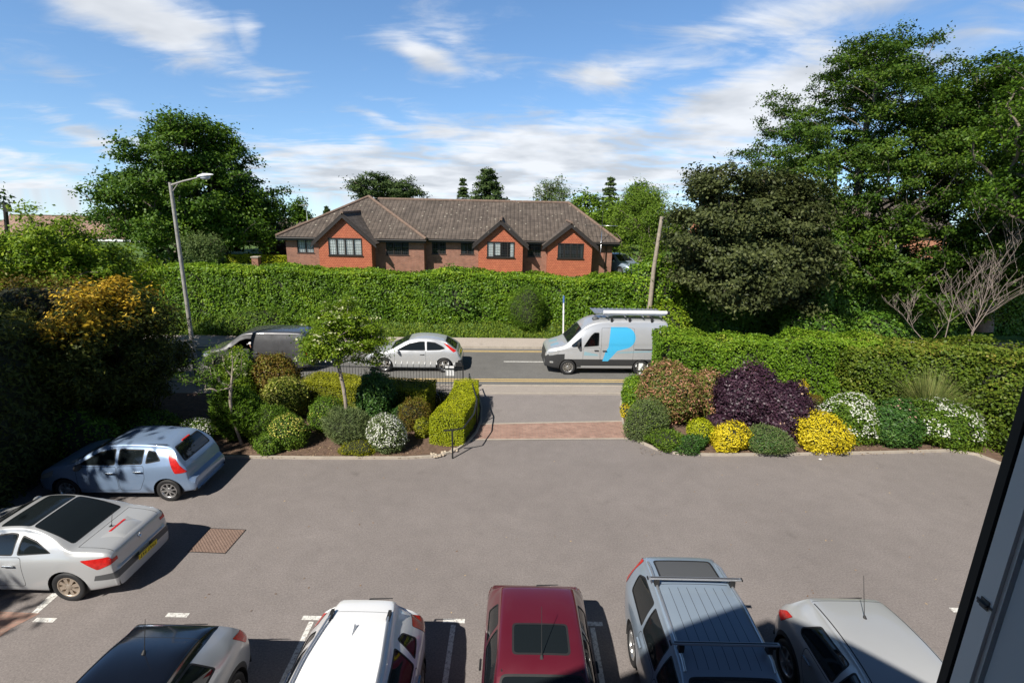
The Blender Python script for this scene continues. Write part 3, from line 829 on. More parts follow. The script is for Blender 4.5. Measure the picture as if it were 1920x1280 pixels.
def build_ground():
    xs = np.concatenate([np.linspace(-900, -60, 12), np.linspace(-50, 50, 41), np.linspace(60, 900, 12)])
    ys = np.concatenate([np.linspace(-60, 20, 9), np.linspace(26, 38, 25), np.linspace(42, 90, 9), np.array([100, 130, 200, 320, 500, 800, 1300])])
    bm = bmesh.new(); vs = [[bm.verts.new((x, y, float(gz(x, y)) - 0.09)) for x in xs] for y in ys]
    for i in range(len(ys) - 1):
        for j in range(len(xs) - 1): bm.faces.new((vs[i][j], vs[i][j + 1], vs[i + 1][j + 1], vs[i + 1][j]))
    tag(from_bm('ground', bm, M['lawn'], smooth=80), kind='structure')
    UL, UR = -70, 70
    sheet('road', [road(UL, V_NEAR), road(UR, V_NEAR), road(UR, V_FAR), road(UL, V_FAR)], -0.05, M['road'])
    sheet('far_pavement', [road(UL, V_FAR + 0.13), road(UR, V_FAR + 0.13), road(UR, V_BACK), road(UL, V_BACK)], 0.055, M['footway'], thick=0.12)
    sheet('near_pavement', [road(UL, -4.55), road(UR, -4.55), road(UR, V_NEAR - 0.12), road(UL, V_NEAR - 0.12)], 0.008, M['footnear'], thick=0.1)
    # kerbs: far one raised, near one dropped across the driveway
    def kerb(name, u0, u1, va, vb, z1):
        bm = bmesh.new()
        u = u0
        while u < u1 - 0.01:
            e = min(u + 0.914, u1)
            q = [road(u + 0.004, va), road(e - 0.004, va), road(e - 0.004, vb), road(u + 0.004, vb)]
            lo = [bm.verts.new((p[0], p[1], -0.1)) for p in q]; hi = [bm.verts.new((p[0], p[1], z1)) for p in q]
            bm.faces.new(hi)
            for k in range(4): bm.faces.new((lo[k], lo[(k + 1) % 4], hi[(k + 1) % 4], hi[k]))
            u = e
        bmesh.ops.recalc_face_normals(bm, faces=bm.faces[:])
        tag(from_bm(name, bm, M['kerb']), kind='structure')
    kerb('far_kerb', -45, 45, V_FAR, V_FAR + 0.127, 0.062)
    kerb('near_kerb', -45, 45, V_NEAR - 0.12, V_NEAR, 0.018)
    # road paint
    def stripe(name, segs, mat, z=-0.046):
        bm = bmesh.new()
        for u0, u1, v0, v1 in segs:
            q = [road(u0, v0), road(u1, v0), road(u1, v1), road(u0, v1)]
            bm.faces.new([bm.verts.new((p[0], p[1], z)) for p in q])
        tag(from_bm(name, bm, mat), kind='structure')
    stripe('yellow_road_lines', [(-45, 45, 1.78, 1.88), (-45, 45, 1.62, 1.70), (-45, 45, -2.62, -2.51), (-45, 45, -2.86, -2.75)], M['yellow_line'])
    stripe('white_centre_line', [(-0.38 + k * 6.0 - 0.0, -0.38 + k * 6.0 + 4.0, -0.05, 0.06) for k in range(-7, 7)], M['white_line'])
    # car park, driveway
    sheet('car_park', [(-34, -0.2), (34, -0.2), (34, 16.5), (17, 17.0), (4.0, 17.09), (-1.0, 16.64), (-14, 16.3), (-34, 16.3)], 0.0, M['carpark'], thick=0.1)
    sheet('driveway', [(-1.35, 16.645), (4.3, 17.125), (4.75, 19.83), (-1.5, 19.55)], 0.004, M['drive'], thick=0.1)
    sheet('brick_strip', [G(880, 824, 0)[:2], G(1195, 822, 0)[:2], G(1180, 790, 0)[:2], G(884, 796, 0)[:2]], 0.012, M['paver'])
    bm = bmesh.new()
    for a, b in ((G(880, 824.5), G(1195, 822.5)), (G(884, 795.5), G(1180, 789.5)), (G(900, 737.5), G(1180, 737.5))):
        d = (b - a).normalized(); nrm = Vector((-d.y, d.x, 0)) * 0.045
        bm.faces.new([bm.verts.new((p.x, p.y, 0.016)) for p in (a - nrm, b - nrm, b + nrm, a + nrm)])
    tag(from_bm('edging_setts', bm, M['kerb']), kind='structure')
    # parking bay paint
    bm = bmesh.new()
    def quad(x0, x1, y0, y1, z=0.004): bm.faces.new([bm.verts.new(p) for p in ((x0, y0, z), (x1, y0, z), (x1, y1, z), (x0, y1, z))])
    for x in (-6.05, -3.55, -0.96, 1.575, 4.15, 6.7):
        quad(x - 0.045, x + 0.045, 3.0, 7.6 if x < -5 else 7.84)
        quad(x - 0.20, x + 0.20, 7.88, 7.98)
    quad(8.62, 9.0, 8.40, 8.52)
    quad(-8.52, -8.15, 7.70, 7.80)
    for k in range(3): quad(-8.72 - 0.02 * k, -8.60, 7.84 + 0.2 * k, 8.03 + 0.2 * k)
    tag(from_bm('parking_bay_lines', bm, M['white_line']), kind='structure')
    sheet('side_path', [(-8.75, 7.55), (-8.55, 7.9), (-12, 8.0), (-12, 3.0), (-9.2, 5.0)], 0.006, M['paver'])
    # planted beds
    bl = [(-30, 16.25), (-30, 15.0), (-12.5, 14.2), (-9.2, 13.75)] + [tuple(G(x, y)[:2]) for x, y in ((430, 858), (600, 860), (760, 860), (820, 857), (850, 848), (876, 832), (893, 812), (902, 790), (903, 765), (895, 738))] + [road(-3.5, -4.6), road(-30, -4.6)]
    br = [tuple(G(x, y)[:2]) for x, y in ((1168, 738), (1163, 765), (1168, 795), (1183, 815), (1205, 832), (1235, 845), (1275, 852), (1330, 854), (1480, 853), (1640, 850), (1780, 846), (1830, 853), (1880, 872))] + [(18.5, 13.0), (30, 12), (30, 20.5), road(4.9, -4.6)]
    for nm, pts, cut in (('left_soil_bed', bl, (3, 14)), ('right_soil_bed', br, (0, 13))):
        sheet(nm, pts, 0.045, M['soil'], thick=0.12)
        e = pts[cut[0]:cut[1]]
        bm = bmesh.new()
        e = [Vector((p[0], p[1], 0)) for p in e]
        for a, b in zip(e, e[1:]):
            d = (b - a); L = d.length; d.normalize(); n = Vector((-d.y, d.x, 0)) * 0.03
            q = [a - n, b - n, b + n, a + n]
            lo = [bm.verts.new((p.x, p.y, -0.05)) for p in q]; hi = [bm.verts.new((p.x, p.y, 0.075)) for p in q]
            bm.faces.new(hi)
            for k in range(4): bm.faces.new((lo[k], lo[(k + 1) % 4], hi[(k + 1) % 4], hi[k]))
        bmesh.ops.recalc_face_normals(bm, faces=bm.faces[:])
        tag(from_bm('bed_edging', bm, M['kerb']), kind='structure')


build_ground()

# ------------------------------------------------------------------ buildings
M['brick'] = brickmat('red_brown_brick', (0.31, 0.125, 0.080), (0.22, 0.088, 0.060), (0.27, 0.18, 0.13), bw=0.225, bh=0.075, ms=0.010)
M['hungtile'] = brickmat('hung_clay_tiles', (0.50, 0.150, 0.072), (0.43, 0.118, 0.058), (0.20, 0.055, 0.03), bw=0.165, bh=0.115, ms=0.010, vary=0.12)
M['orangebrick'] = brickmat('orange_brick', (0.52, 0.19, 0.09), (0.44, 0.15, 0.075), (0.40, 0.28, 0.2), bw=0.225, bh=0.075, ms=0.010)
M['darkwood'] = plain('dark_stained_timber', (0.022, 0.017, 0.014), 0.5, vary=0.2)
M['fascia'] = plain('dark_fascia', (0.030, 0.024, 0.021), 0.5)
M['blind'] = plain('net_curtain', (0.80, 0.82, 0.80), 0.8, vary=0.18, vscale=3)
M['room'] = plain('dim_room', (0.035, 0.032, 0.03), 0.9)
M['pane'] = clearglass('window_glass', (0.92, 0.95, 0.95), 0.80)
M['panedark'] = clearglass('dark_window_glass', (0.7, 0.75, 0.75), 0.25)
M['lead'] = plain('lead_cames', (0.06, 0.062, 0.065), 0.5)
M['upvc'] = plain('white_upvc', (0.78, 0.79, 0.80), 0.3)


def rooftile(name, c1, c2, gap, lichen=True, along='x', pw=0.30, ph=0.33):
    """Interlocking pantiles: rolls across the slope, courses up it, lichen spots. The slope is measured by height."""
    m, nt, b = new_mat(name); L = nt.links
    tc = nt.nodes.new('ShaderNodeTexCoord'); uv = nt.nodes.new('ShaderNodeUVMap'); uv.uv_map = 'slope'
    sp = nt.nodes.new('ShaderNodeSeparateXYZ'); L.new(uv.outputs[0], sp.inputs[0])
    def mth(op, a, b_=None):
        n = nt.nodes.new('ShaderNodeMath'); n.operation = op
        for i, v in enumerate((a, b_)):
            if v is None: continue
            if isinstance(v, (int, float)): n.inputs[i].default_value = v
            else: L.new(v, n.inputs[i])
        return n.outputs[0]
    u = mth('DIVIDE', sp.outputs[0], pw); v = mth('DIVIDE', sp.outputs[1], ph)
    roll = mth('ABSOLUTE', mth('SINE', mth('MULTIPLY', u, math.pi)))
    vf = mth('FRACT', v)
    # height: rolls plus the lap of each course
    hgt = mth('ADD', mth('MULTIPLY', roll, 0.6), mth('MULTIPLY', mth('SUBTRACT', 1.0, vf), 0.6))
    wnz = nt.nodes.new('ShaderNodeTexWhiteNoise'); wnz.noise_dimensions = '2D'
    cb = nt.nodes.new('ShaderNodeCombineXYZ'); L.new(mth('FLOOR', mth('ADD', u, 0.5)), cb.inputs[0]); L.new(mth('FLOOR', v), cb.inputs[1]); L.new(cb.outputs[0], wnz.inputs['Vector'])
    cr = nt.nodes.new('ShaderNodeValToRGB'); cr.color_ramp.elements[0].color = (*c1, 1); cr.color_ramp.elements[1].color = (*c2, 1); L.new(wnz.outputs['Value'], cr.inputs[0])
    n = nt.nodes.new('ShaderNodeTexNoise'); n.inputs['Scale'].default_value = 0.9; n.inputs['Detail'].default_value = 7; n.inputs['Roughness'].default_value = 0.7; L.new(tc.outputs['Object'], n.inputs['Vector'])
    mr = nt.nodes.new('ShaderNodeMapRange'); mr.inputs['From Min'].default_value = .3; mr.inputs['From Max'].default_value = .7; mr.inputs['To Min'].default_value = .72; mr.inputs['To Max'].default_value = 1.28; L.new(n.outputs['Fac'], mr.inputs['Value'])
    sc = nt.nodes.new('ShaderNodeVectorMath'); sc.operation = 'SCALE'; L.new(cr.outputs[0], sc.inputs[0]); L.new(mr.outputs[0], sc.inputs['Scale'])
    mx = nt.nodes.new('ShaderNodeMix'); mx.data_type = 'RGBA'
    lap = nt.nodes.new('ShaderNodeMapRange'); lap.inputs['From Min'].default_value = 0.0; lap.inputs['From Max'].default_value = 0.10; lap.inputs['To Min'].default_value = 1.0; lap.inputs['To Max'].default_value = 0.0; L.new(vf, lap.inputs['Value'])
    val = nt.nodes.new('ShaderNodeMapRange'); val.inputs['From Min'].default_value = 0.0; val.inputs['From Max'].default_value = 0.36; val.inputs['To Min'].default_value = 0.9; val.inputs['To Max'].default_value = 0.0; L.new(roll, val.inputs['Value'])
    L.new(mth('MAXIMUM', lap.outputs[0], val.outputs[0]), mx.inputs['Factor']); L.new(sc.outputs[0], mx.inputs[6]); mx.inputs[7].default_value = (*gap, 1)
    col = mx.outputs[2]
    if lichen:
        vo = nt.nodes.new('ShaderNodeTexVoronoi'); vo.inputs['Scale'].default_value = 1.9; vo.inputs['Randomness'].default_value = 1.0; L.new(tc.outputs['Object'], vo.inputs['Vector'])
        ls = nt.nodes.new('ShaderNodeMapRange'); ls.inputs['From Min'].default_value = 0.09; ls.inputs['From Max'].default_value = 0.15; ls.inputs['To Min'].default_value = 0.75; ls.inputs['To Max'].default_value = 0.0; L.new(vo.outputs['Distance'], ls.inputs['Value'])
        m2 = nt.nodes.new('ShaderNodeMix'); m2.data_type = 'RGBA'; L.new(ls.outputs[0], m2.inputs['Factor']); L.new(col, m2.inputs[6]); m2.inputs[7].default_value = (0.42, 0.38, 0.30, 1)
        col = m2.outputs[2]
    L.new(col, b.inputs['Base Color']); b.inputs['Roughness'].default_value = 0.85
    bp = nt.nodes.new('ShaderNodeBump'); bp.inputs['Strength'].default_value = 0.8; bp.inputs['Distance'].default_value = 0.05; L.new(hgt, bp.inputs['Height']); L.new(bp.outputs[0], b.inputs['Normal'])
    return m


M['rooftile'] = rooftile('brown_pantiles', (0.082, 0.064, 0.051), (0.128, 0.102, 0.082), (0.024, 0.019, 0.016))
M['ridge'] = plain('clay_ridge_tiles', (0.175, 0.118, 0.086), 0.85, vary=0.3, vscale=5)
M['pinktile'] = rooftile('pinkish_plain_tiles', (0.27, 0.165, 0.125), (0.34, 0.215, 0.165), (0.14, 0.085, 0.065), lichen=False, pw=0.4, ph=0.25)


def roof_faces(name, polys, mat, parent, thick=0.12):
    """Roof slopes as thick slabs; every face gets a map of (distance along the eaves, distance up the slope)."""
    bm = bmesh.new(); uvl = bm.loops.layers.uv.new('slope')
    for poly in polys:
        P = [Vector(p) for p in poly]
        nrm = (P[1] - P[0]).cross(P[2] - P[0]).normalized()
        if nrm.z < 0: P.reverse(); nrm = -nrm
        e = Vector((-nrm.y, nrm.x, 0)).normalized(); upv = nrm.cross(e) if nrm.cross(e).z > 0 else -nrm.cross(e)
        top = [bm.verts.new(p) for p in P]; bot = [bm.verts.new(p - nrm * thick) for p in P]
        f = bm.faces.new(top)
        for l in f.loops: l[uvl].uv = (l.vert.co.dot(e), l.vert.co.dot(upv))
        bm.faces.new(bot[::-1])
        k = len(P)
        for i in range(k): bm.faces.new((top[i], bot[i], bot[(i + 1) % k], top[(i + 1) % k]))
    return from_bm(name, bm, mat, parent)


def ridge_line(bm, a, b, r=0.11):
    a, b = Vector(a), Vector(b); L = (b - a).length; n = max(1, int(L / 0.45)); d = (b - a) / n
    for i in range(n):
        p0 = a + d * i; p1 = a + d * (i + 0.985)
        tube(bm, [p0, p1], [r, r * 1.06], 8)


def window(parent, x0, x1, y, z0, z1, lights=4, blind=None, frame='darkwood', leaded=True, proud=0.03, sill='darkwood', dark=False):
    """A casement in a wall facing -y: frame (part), panes, lead lattice and sill as its sub-parts."""
    bm = bmesh.new(); t = 0.06
    box(bm, x0, x1, y - proud, y + 0.05, z0, z0 + t); box(bm, x0, x1, y - proud, y + 0.05, z1 - t, z1)
    w = (x1 - x0) / lights
    for i in range(lights + 1):
        c = x0 + w * i; h = t * (0.5 if 0 < i < lights else 0.5)
        a = x0 if i == 0 else (x1 - t if i == lights else c - t * 0.75); b = x0 + t if i == 0 else (x1 if i == lights else c + t * 0.75)
        box(bm, a, b, y - proud + (0.003 if 0 < i < lights else 0.0015), y + 0.048, z0 + t - 0.002, z1 - t + 0.002)
    wo = from_bm('window', bm, M[frame], parent)
    bm = bmesh.new(); bm.faces.new([bm.verts.new(p) for p in ((x0 + t * .5, y + 0.012, z0 + t * .5), (x1 - t * .5, y + 0.012, z0 + t * .5), (x1 - t * .5, y + 0.012, z1 - t * .5), (x0 + t * .5, y + 0.012, z1 - t * .5))])
    from_bm('pane', bm, M['panedark' if dark else 'pane'], wo)
    if leaded:
        bm = bmesh.new()
        nx = lights * 4; nz = 6
        for i in range(1, nx):
            if i % 4: c = x0 + (x1 - x0) * i / nx; box(bm, c - 0.006, c + 0.006, y + 0.002, y + 0.010, z0 + t, z1 - t)
        for j in range(1, nz):
            c = z0 + (z1 - z0) * j / nz; box(bm, x0 + t, x1 - t, y + 0.001, y + 0.009, c - 0.006, c + 0.006)
        from_bm('lattice', bm, M['lead'], wo)
    if blind is not None:                                     # curtains just inside: list of (from, to, bottom) shares
        bm = bmesh.new()
        for a, b, lo in blind:
            xa, xb = x0 + (x1 - x0) * a, x0 + (x1 - x0) * b; zl = z0 + 0.04 + (z1 - z0 - 0.08) * lo
            n = max(4, int((xb - xa) / 0.05)); top = []; bot = []
            for i in range(n + 1):
                xx = xa + (xb - xa) * i / n; yy = y + 0.045 + 0.012 * math.sin(i * 2.1)
                top.append(bm.verts.new((xx, yy, z1 - 0.03))); bot.append(bm.verts.new((xx, yy, zl)))
            for i in range(n): bm.faces.new((bot[i], bot[i + 1], top[i + 1], top[i]))
        from_bm('curtain', bm, M['blind'], wo)
    if sill:
        bm = bmesh.new(); box(bm, x0 - 0.06, x1 + 0.06, y - proud - 0.05, y + 0.04, z0 - 0.05, z0 - 0.002); from_bm('sill', bm, M[sill], wo)
    return wo


def wall_xz(bm, x0, x1, y, z0, z1, holes, thick=0.25, mi=0):
    """A wall facing -y with rectangular openings (x0, x1, z0, z1)."""
    xs = sorted({x0, x1, *[h[0] for h in holes], *[h[1] for h in holes]}); zs = sorted({z0, z1, *[h[2] for h in holes], *[h[3] for h in holes]})
    for xa, xb in zip(xs, xs[1:]):
        for za, zb in zip(zs, zs[1:]):
            if any(h[0] - 1e-4 <= xa and xb <= h[1] + 1e-4 and h[2] - 1e-4 <= za and zb <= h[3] + 1e-4 for h in holes): continue
            f = bm.faces.new([bm.verts.new(p) for p in ((xa, y, za), (xb, y, za), (xb, y, zb), (xa, y, zb))]); f.material_index = mi
    for a, b, c, d in holes:                                  # reveals
        q = [(a, y), (b, y)]
        for pts in (((a, y, c), (a, y + thick, c), (a, y + thick, d), (a, y, d)), ((b, y, c), (b, y, d), (b, y + thick, d), (b, y + thick, c)),
                    ((a, y, c), (b, y, c), (b, y + thick, c), (a, y + thick, c)), ((a, y, d), (a, y + thick, d), (b, y + thick, d), (b, y, d))):
            bm.faces.new([bm.verts.new(p) for p in pts]).material_index = mi


def bungalow():
    root = empty('bungalow', (-5, 38, 2.35)); tag(root, 'long single-storey red-brick bungalow with three tile-hung gable bays and brown pantile roof', 'bungalow')
    root.location = (0, 0, 0)
    Y0, Z0 = 38.3, 2.2
    def X(px, py, Y=Y0): return A(px, py, Y).x
    ze = 4.90                                                 # eaves
    zr = 7.30
    YL = 37.5                                                 # left wing stands a little forward
    xl, xm, xr = X(537, 470, YL), X(795, 470, YL), X(1148, 470)
    bay = [(X(598, 470, 36.5), X(697, 475, 36.5), 36.5, A(640, 399, 36.5).z, YL), (X(897, 470, 37.3), X(980, 475, 37.3), 37.3, A(940, 412, 37.3).z, Y0), (X(1027, 475, 37.3), X(1110, 475, 37.3), 37.3, A(1073, 418, 37.3).z, Y0)]
    W = []                                                    # windows: x0,x1,Y,z0,z1,lights,blind,dark
    def wpx(xa, xb, ya, yb, Y, n, blind=None, dark=False):
        a, b = A(xa, yb, Y), A(xb, ya, Y); W.append((a.x, b.x, Y, a.z, b.z, n, blind, dark))
    full4 = [(0.03, 0.22, 0), (0.28, 0.47, 0), (0.53, 0.72, 0), (0.78, 0.97, 0)]
    wpx(558, 587, 444, 474, YL, 2, [(0.04, 0.46, 0), (0.54, 0.96, 0)])
    wpx(617, 678, 447, 478, 36.5, 4, [(0.0, 1.0, 0)])
    wpx(724, 766, 446, 478, YL, 3, [(0.0, 0.25, 0.45), (0.35, 0.65, 0.45), (0.75, 1.0, 0.45)], True)
    wpx(810, 836, 448, 476, Y0, 2, None, True); wpx(864, 889, 450, 477, Y0, 2, [(0.0, 0.3, 0), (0.75, 1.0, 0)], True)
    wpx(913, 965, 454, 482, 37.3, 4, [(0.0, 0.22, 0), (0.25, 0.52, 0.1), (0.85, 1.0, 0)])
    wpx(989, 1015, 453, 481, Y0, 2, None, True); wpx(1045, 1095, 457, 484, 37.3, 4, [(0.0, 0.12, 0), (0.9, 1.0, 0)], True)
    # brick walls
    bm = bmesh.new()
    wall_xz(bm, xl, xm, YL, Z0, ze, [(w[0], w[1], w[3], w[4]) for w in W if w[2] == YL])
    wall_xz(bm, xm, xr, Y0, Z0, ze, [(w[0], w[1], w[3], w[4]) for w in W if w[2] == Y0])
    for x, ya in ((xl, YL), (xr, Y0)):
        bm.faces.new([bm.verts.new(p) for p in ((x, ya, Z0), (x, ya + 9, Z0), (x, ya + 9, ze), (x, ya, ze))])
    bm.faces.new([bm.verts.new(p) for p in ((xm, YL, Z0), (xm, Y0, Z0), (xm, Y0, ze), (xm, YL, ze))])
    bm.faces.new([bm.verts.new(p) for p in ((xl, YL + 9, Z0), (xr, YL + 9, Z0), (xr, YL + 9, ze), (xl, YL + 9, ze))])
    bmesh.ops.recalc_face_normals(bm, faces=bm.faces[:])
    from_bm('wall', bm, M['brick'], root)
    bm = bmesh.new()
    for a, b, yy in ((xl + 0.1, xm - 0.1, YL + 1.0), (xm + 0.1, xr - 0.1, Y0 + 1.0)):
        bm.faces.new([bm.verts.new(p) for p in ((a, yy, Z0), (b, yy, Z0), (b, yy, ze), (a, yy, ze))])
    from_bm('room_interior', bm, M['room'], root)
    # roof: main range with a hip to the right, left wing hipped and a touch higher
    ov = 0.45; sl = (zr - ze) / 5.0
    zd = ze - ov * sl
    zl = 7.46; apx = A(692, 371, YL + 5.0).x
    rr = X(1066, 383, Y0 + 5.0)
    yf, yb = Y0 - ov, Y0 + 10 + ov
    main = [[(xm - 1.5, yf, zd), (xr + ov, yf, zd), (rr, Y0 + 5, zr), (apx + 0.5, Y0 + 5, zr)],
            [(xr + ov, yf, zd), (xr + ov, yb, zd), (rr, Y0 + 5, zr)],
            [(xr + ov, yb, zd), (xl, yb, zd), (apx + .5, Y0 + 5, zr), (rr, Y0 + 5, zr)]]
    yfl = YL - ov; ybl = YL + 10
    wing = [[(xl - ov, yfl, zd), (xm + 0.25, yfl, zd), (apx, YL + 5.0, zl)],
            [(xl - ov, ybl, zd), (xl - ov, yfl, zd), (apx, YL + 5.0, zl)],
            [(xm + 0.25, yfl, zd), (xm + 0.25, yfl + 1.2, zd + 0.06), (apx, YL + 5.6, zl - 0.02), (apx, YL + 5.0, zl)]]
    rf = roof_faces('roof', main + wing, M['rooftile'], root)
    for a, b in (((apx + 0.5, Y0 + 5, zr + 0.02), (rr, Y0 + 5, zr + 0.02)), ((xr + ov, yf, zd + 0.03), (rr, Y0 + 5, zr + 0.02)), ((xm + 0.25, yfl, zd + 0.03), (apx, YL + 5, zl + 0.03)),
                 ((xl - ov, yfl, zd + 0.03), (apx, YL + 5, zl + 0.03)), ((xr + ov, yb, zd + .03), (rr, Y0 + 5, zr + .02))):
        bm = bmesh.new(); ridge_line(bm, a, b); from_bm('ridge_tiles', bm, M['ridge'], rf, smooth=50)
    for px in (800, 858):                                     # vent pipes standing at the ridge
        bm = bmesh.new(); tube(bm, [(X(px, 372, Y0 + 5), Y0 + 5.2, zr - .2), (X(px, 372, Y0 + 5), Y0 + 5.2, zr + .28)], 0.06, 8); from_bm('vent_pipe', bm, M['fascia'], rf, smooth=50)
    # fascia, soffit and gutters
    bm = bmesh.new()
    for a, b, yy in ((xl - ov + .02, xm + 0.2, yfl), (xm + 0.22, xr + ov - .02, yf)):
        box(bm, a, b, yy + 0.02, yy + 0.045, zd - 0.26, zd - 0.06); box(bm, a, b, yy + 0.045, yy + ov + .25, zd - 0.26, zd - 0.235)
    box(bm, xr + ov - 0.045, xr + ov - 0.02, yf + .05, yb, zd - .26, zd - .06)
    from_bm('fascia', bm, M['fascia'], root)
    bm = bmesh.new()
    for a, b, yy in ((xl - ov, xm + 0.25, yfl), (xm + 0.25, xr + ov, yf)): tube(bm, [(a, yy - 0.04, zd - 0.10), (b, yy - 0.04, zd - 0.10)], 0.055, 8)
    from_bm('gutter', bm, M['fascia'], root, smooth=50)
    for px, yy in ((1136, Y0),):
        bm = bmesh.new(); xx = X(px, 470); tube(bm, [(xx, yy - ov, zd - .15), (xx, yy - .08, zd - .4), (xx, yy - .08, Z0)], 0.04, 8); from_bm('downpipe', bm, M['fascia'], root, smooth=50)
    # gable bays
    for k, (x0, x1, yb_, za, yw) in enumerate(bay):
        xc = (x0 + x1) / 2
        br_ = empty('gable_bay', (0, 0, 0), 0, root)
        hs = [(w[0], w[1], w[3], w[4]) for w in W if w[2] == yb_ and x0 < w[0] < x1]
        bm = bmesh.new(); wall_xz(bm, x0, x1, yb_, Z0, ze - 0.15, hs)
        bm.faces.new([bm.verts.new(p) for p in ((x0, yb_, ze - .15), (x1, yb_, ze - .15), (xc + .02, yb_, za - 0.10), (xc - .02, yb_, za - .10))])
        for x in (x0, x1): bm.faces.new([bm.verts.new(p) for p in ((x, yb_, Z0), (x, yw, Z0), (x, yw, ze - .15), (x, yb_, ze - .15))])
        bmesh.ops.recalc_face_normals(bm, faces=bm.faces[:])
        from_bm('tile_hung_wall', bm, M['hungtile'], br_)
        s = (za - (ze - 0.15)) / ((x1 - x0) / 2); o_ = 0.42
        el, er, ez = x0 - o_, x1 + o_, ze - 0.15 - o_ * s * 1.0
        yr = Y0 + (za - ze) / sl + 0.3
        roof_faces('gable_roof', [[(el, yb_ - .28, ez), (el, yw + .4, ez), (xc, yr, za), (xc, yb_ - .28, za)], [(er, yb_ - .28, ez), (er, yw + .4, ez), (xc, yr, za), (xc, yb_ - .28, za)]], M['rooftile'], br_, 0.11)
        bm = bmesh.new()                                      # barge boards
        for xe in (el, er):
            for (ya, yb2, dz) in ((yb_ - 0.30, yb_ - 0.275, 0.0),):
                d = 0.19
                q = [(xe, ez - 0.14), (xc, za - 0.13), (xc, za - 0.13 - d), (xe, ez - 0.14 - d * 0.9)]
                f = [bm.verts.new((p[0], ya, p[1])) for p in q]; g = [bm.verts.new((p[0], yb2, p[1])) for p in q]
                bm.faces.new(f); bm.faces.new(g[::-1])
                for i in range(4): bm.faces.new((f[i], f[(i + 1) % 4], g[(i + 1) % 4], g[i]))
        bmesh.ops.recalc_face_normals(bm, faces=bm.faces[:]); from_bm('barge_board', bm, M['fascia'], br_)
        bm = bmesh.new(); ridge_line(bm, (xc, yb_ - .28, za + .03), (xc, yr, za + .03), 0.10); from_bm('bay_ridge_tiles', bm, M['ridge'], br_, smooth=50)
    for w in W:
        window(root, w[0], w[1], w[2] + (0.0 if w[2] in (36.5, 37.3) else 0.06), w[3], w[4], w[5], w[6], dark=w[7])
    # security light and aerial
    bm = bmesh.new(); p = A(712, 447, YL - .05); bmesh.ops.create_uvsphere(bm, u_segments=10, v_segments=8, radius=0.09, matrix=Matrix.Translation(p)); from_bm('security_light', bm, M['lamp_white'], root, smooth=60)
    bm = bmesh.new(); xa = X(1126, 440); tube(bm, [(xa, Y0 - .5, ze - 1.2), (xa, Y0 - .45, ze + 2.3)], 0.022, 6); zz = A(1126, 423, Y0 - .5).z
    tube(bm, [(xa - 1.3, Y0 - .45, zz), (xa + 1.1, Y0 - .5, zz)], 0.018, 6)
    for i in range(9):
        xx = xa - 1.2 + i * .26; tube(bm, [(xx, Y0 - .75, zz), (xx, Y0 - .15, zz)], 0.009, 4)
    from_bm('roof_aerial', bm, M['chrome'], root)


bungalow()


def house(name, label, x0, x1, y, z0, ze, zr, wallm, roofm, wins, dpt=8.0, gable=False, fasc='upvc', hip=0.0):
    root = empty(name, (0, 0, 0)); tag(root, label, 'house')
    bm = bmesh.new(); wall_xz(bm, x0, x1, y, z0, ze, [])
    for x in (x0, x1): bm.faces.new([bm.verts.new(p) for p in ((x, y, z0), (x, y + dpt, z0), (x, y + dpt, ze), (x, y, ze))])
    for x in ((x0, x1) if hip == 0 else ()):
        bm.faces.new([bm.verts.new(p) for p in ((x, y, ze), (x, y + dpt, ze), (x, y + dpt / 2, zr - .1))])
    bm.faces.new([bm.verts.new(p) for p in ((x0, y + dpt, z0), (x1, y + dpt, z0), (x1, y + dpt, ze), (x0, y + dpt, ze))])
    bmesh.ops.recalc_face_normals(bm, faces=bm.faces[:]); from_bm('wall', bm, M[wallm], root)
    ov = 0.35; s = (zr - ze) / (dpt / 2); zd = ze - ov * s
    roof = [[(x0 - .2, y - ov, zd), (x1 + .2, y - ov, zd), (x1 + .2 - hip, y + dpt / 2, zr), (x0 - .2 + hip, y + dpt / 2, zr)], [(x0 - .2, y + dpt + ov, zd), (x1 + .2, y + dpt + ov, zd), (x1 + .2 - hip, y + dpt / 2, zr), (x0 - .2 + hip, y + dpt / 2, zr)]]
    if hip:
        roof += [[(x0 - .2, y - ov, zd), (x0 - .2, y + dpt + ov, zd), (x0 - .2 + hip, y + dpt / 2, zr)], [(x1 + .2, y - ov, zd), (x1 + .2, y + dpt + ov, zd), (x1 + .2 - hip, y + dpt / 2, zr)]]
    rf = roof_faces('roof', roof, M[roofm], root)
    bm = bmesh.new(); ridge_line(bm, (x0 - .2 + hip, y + dpt / 2, zr + .02), (x1 + .2 - hip, y + dpt / 2, zr + .02), .1); from_bm('ridge_tiles', bm, M[roofm if roofm != 'pinktile' else 'ridge'], rf, smooth=50)
    bm = bmesh.new(); box(bm, x0 - .2, x1 + .2, y - ov - .02, y - ov + .02, zd - .3, zd - .08); from_bm('fascia', bm, M[fasc], root)
    for a, b, c, d, n in wins: window(root, a, b, y - 0.03, c, d, n, None, 'upvc', False, 0.03, 'upvc', True)
    return root


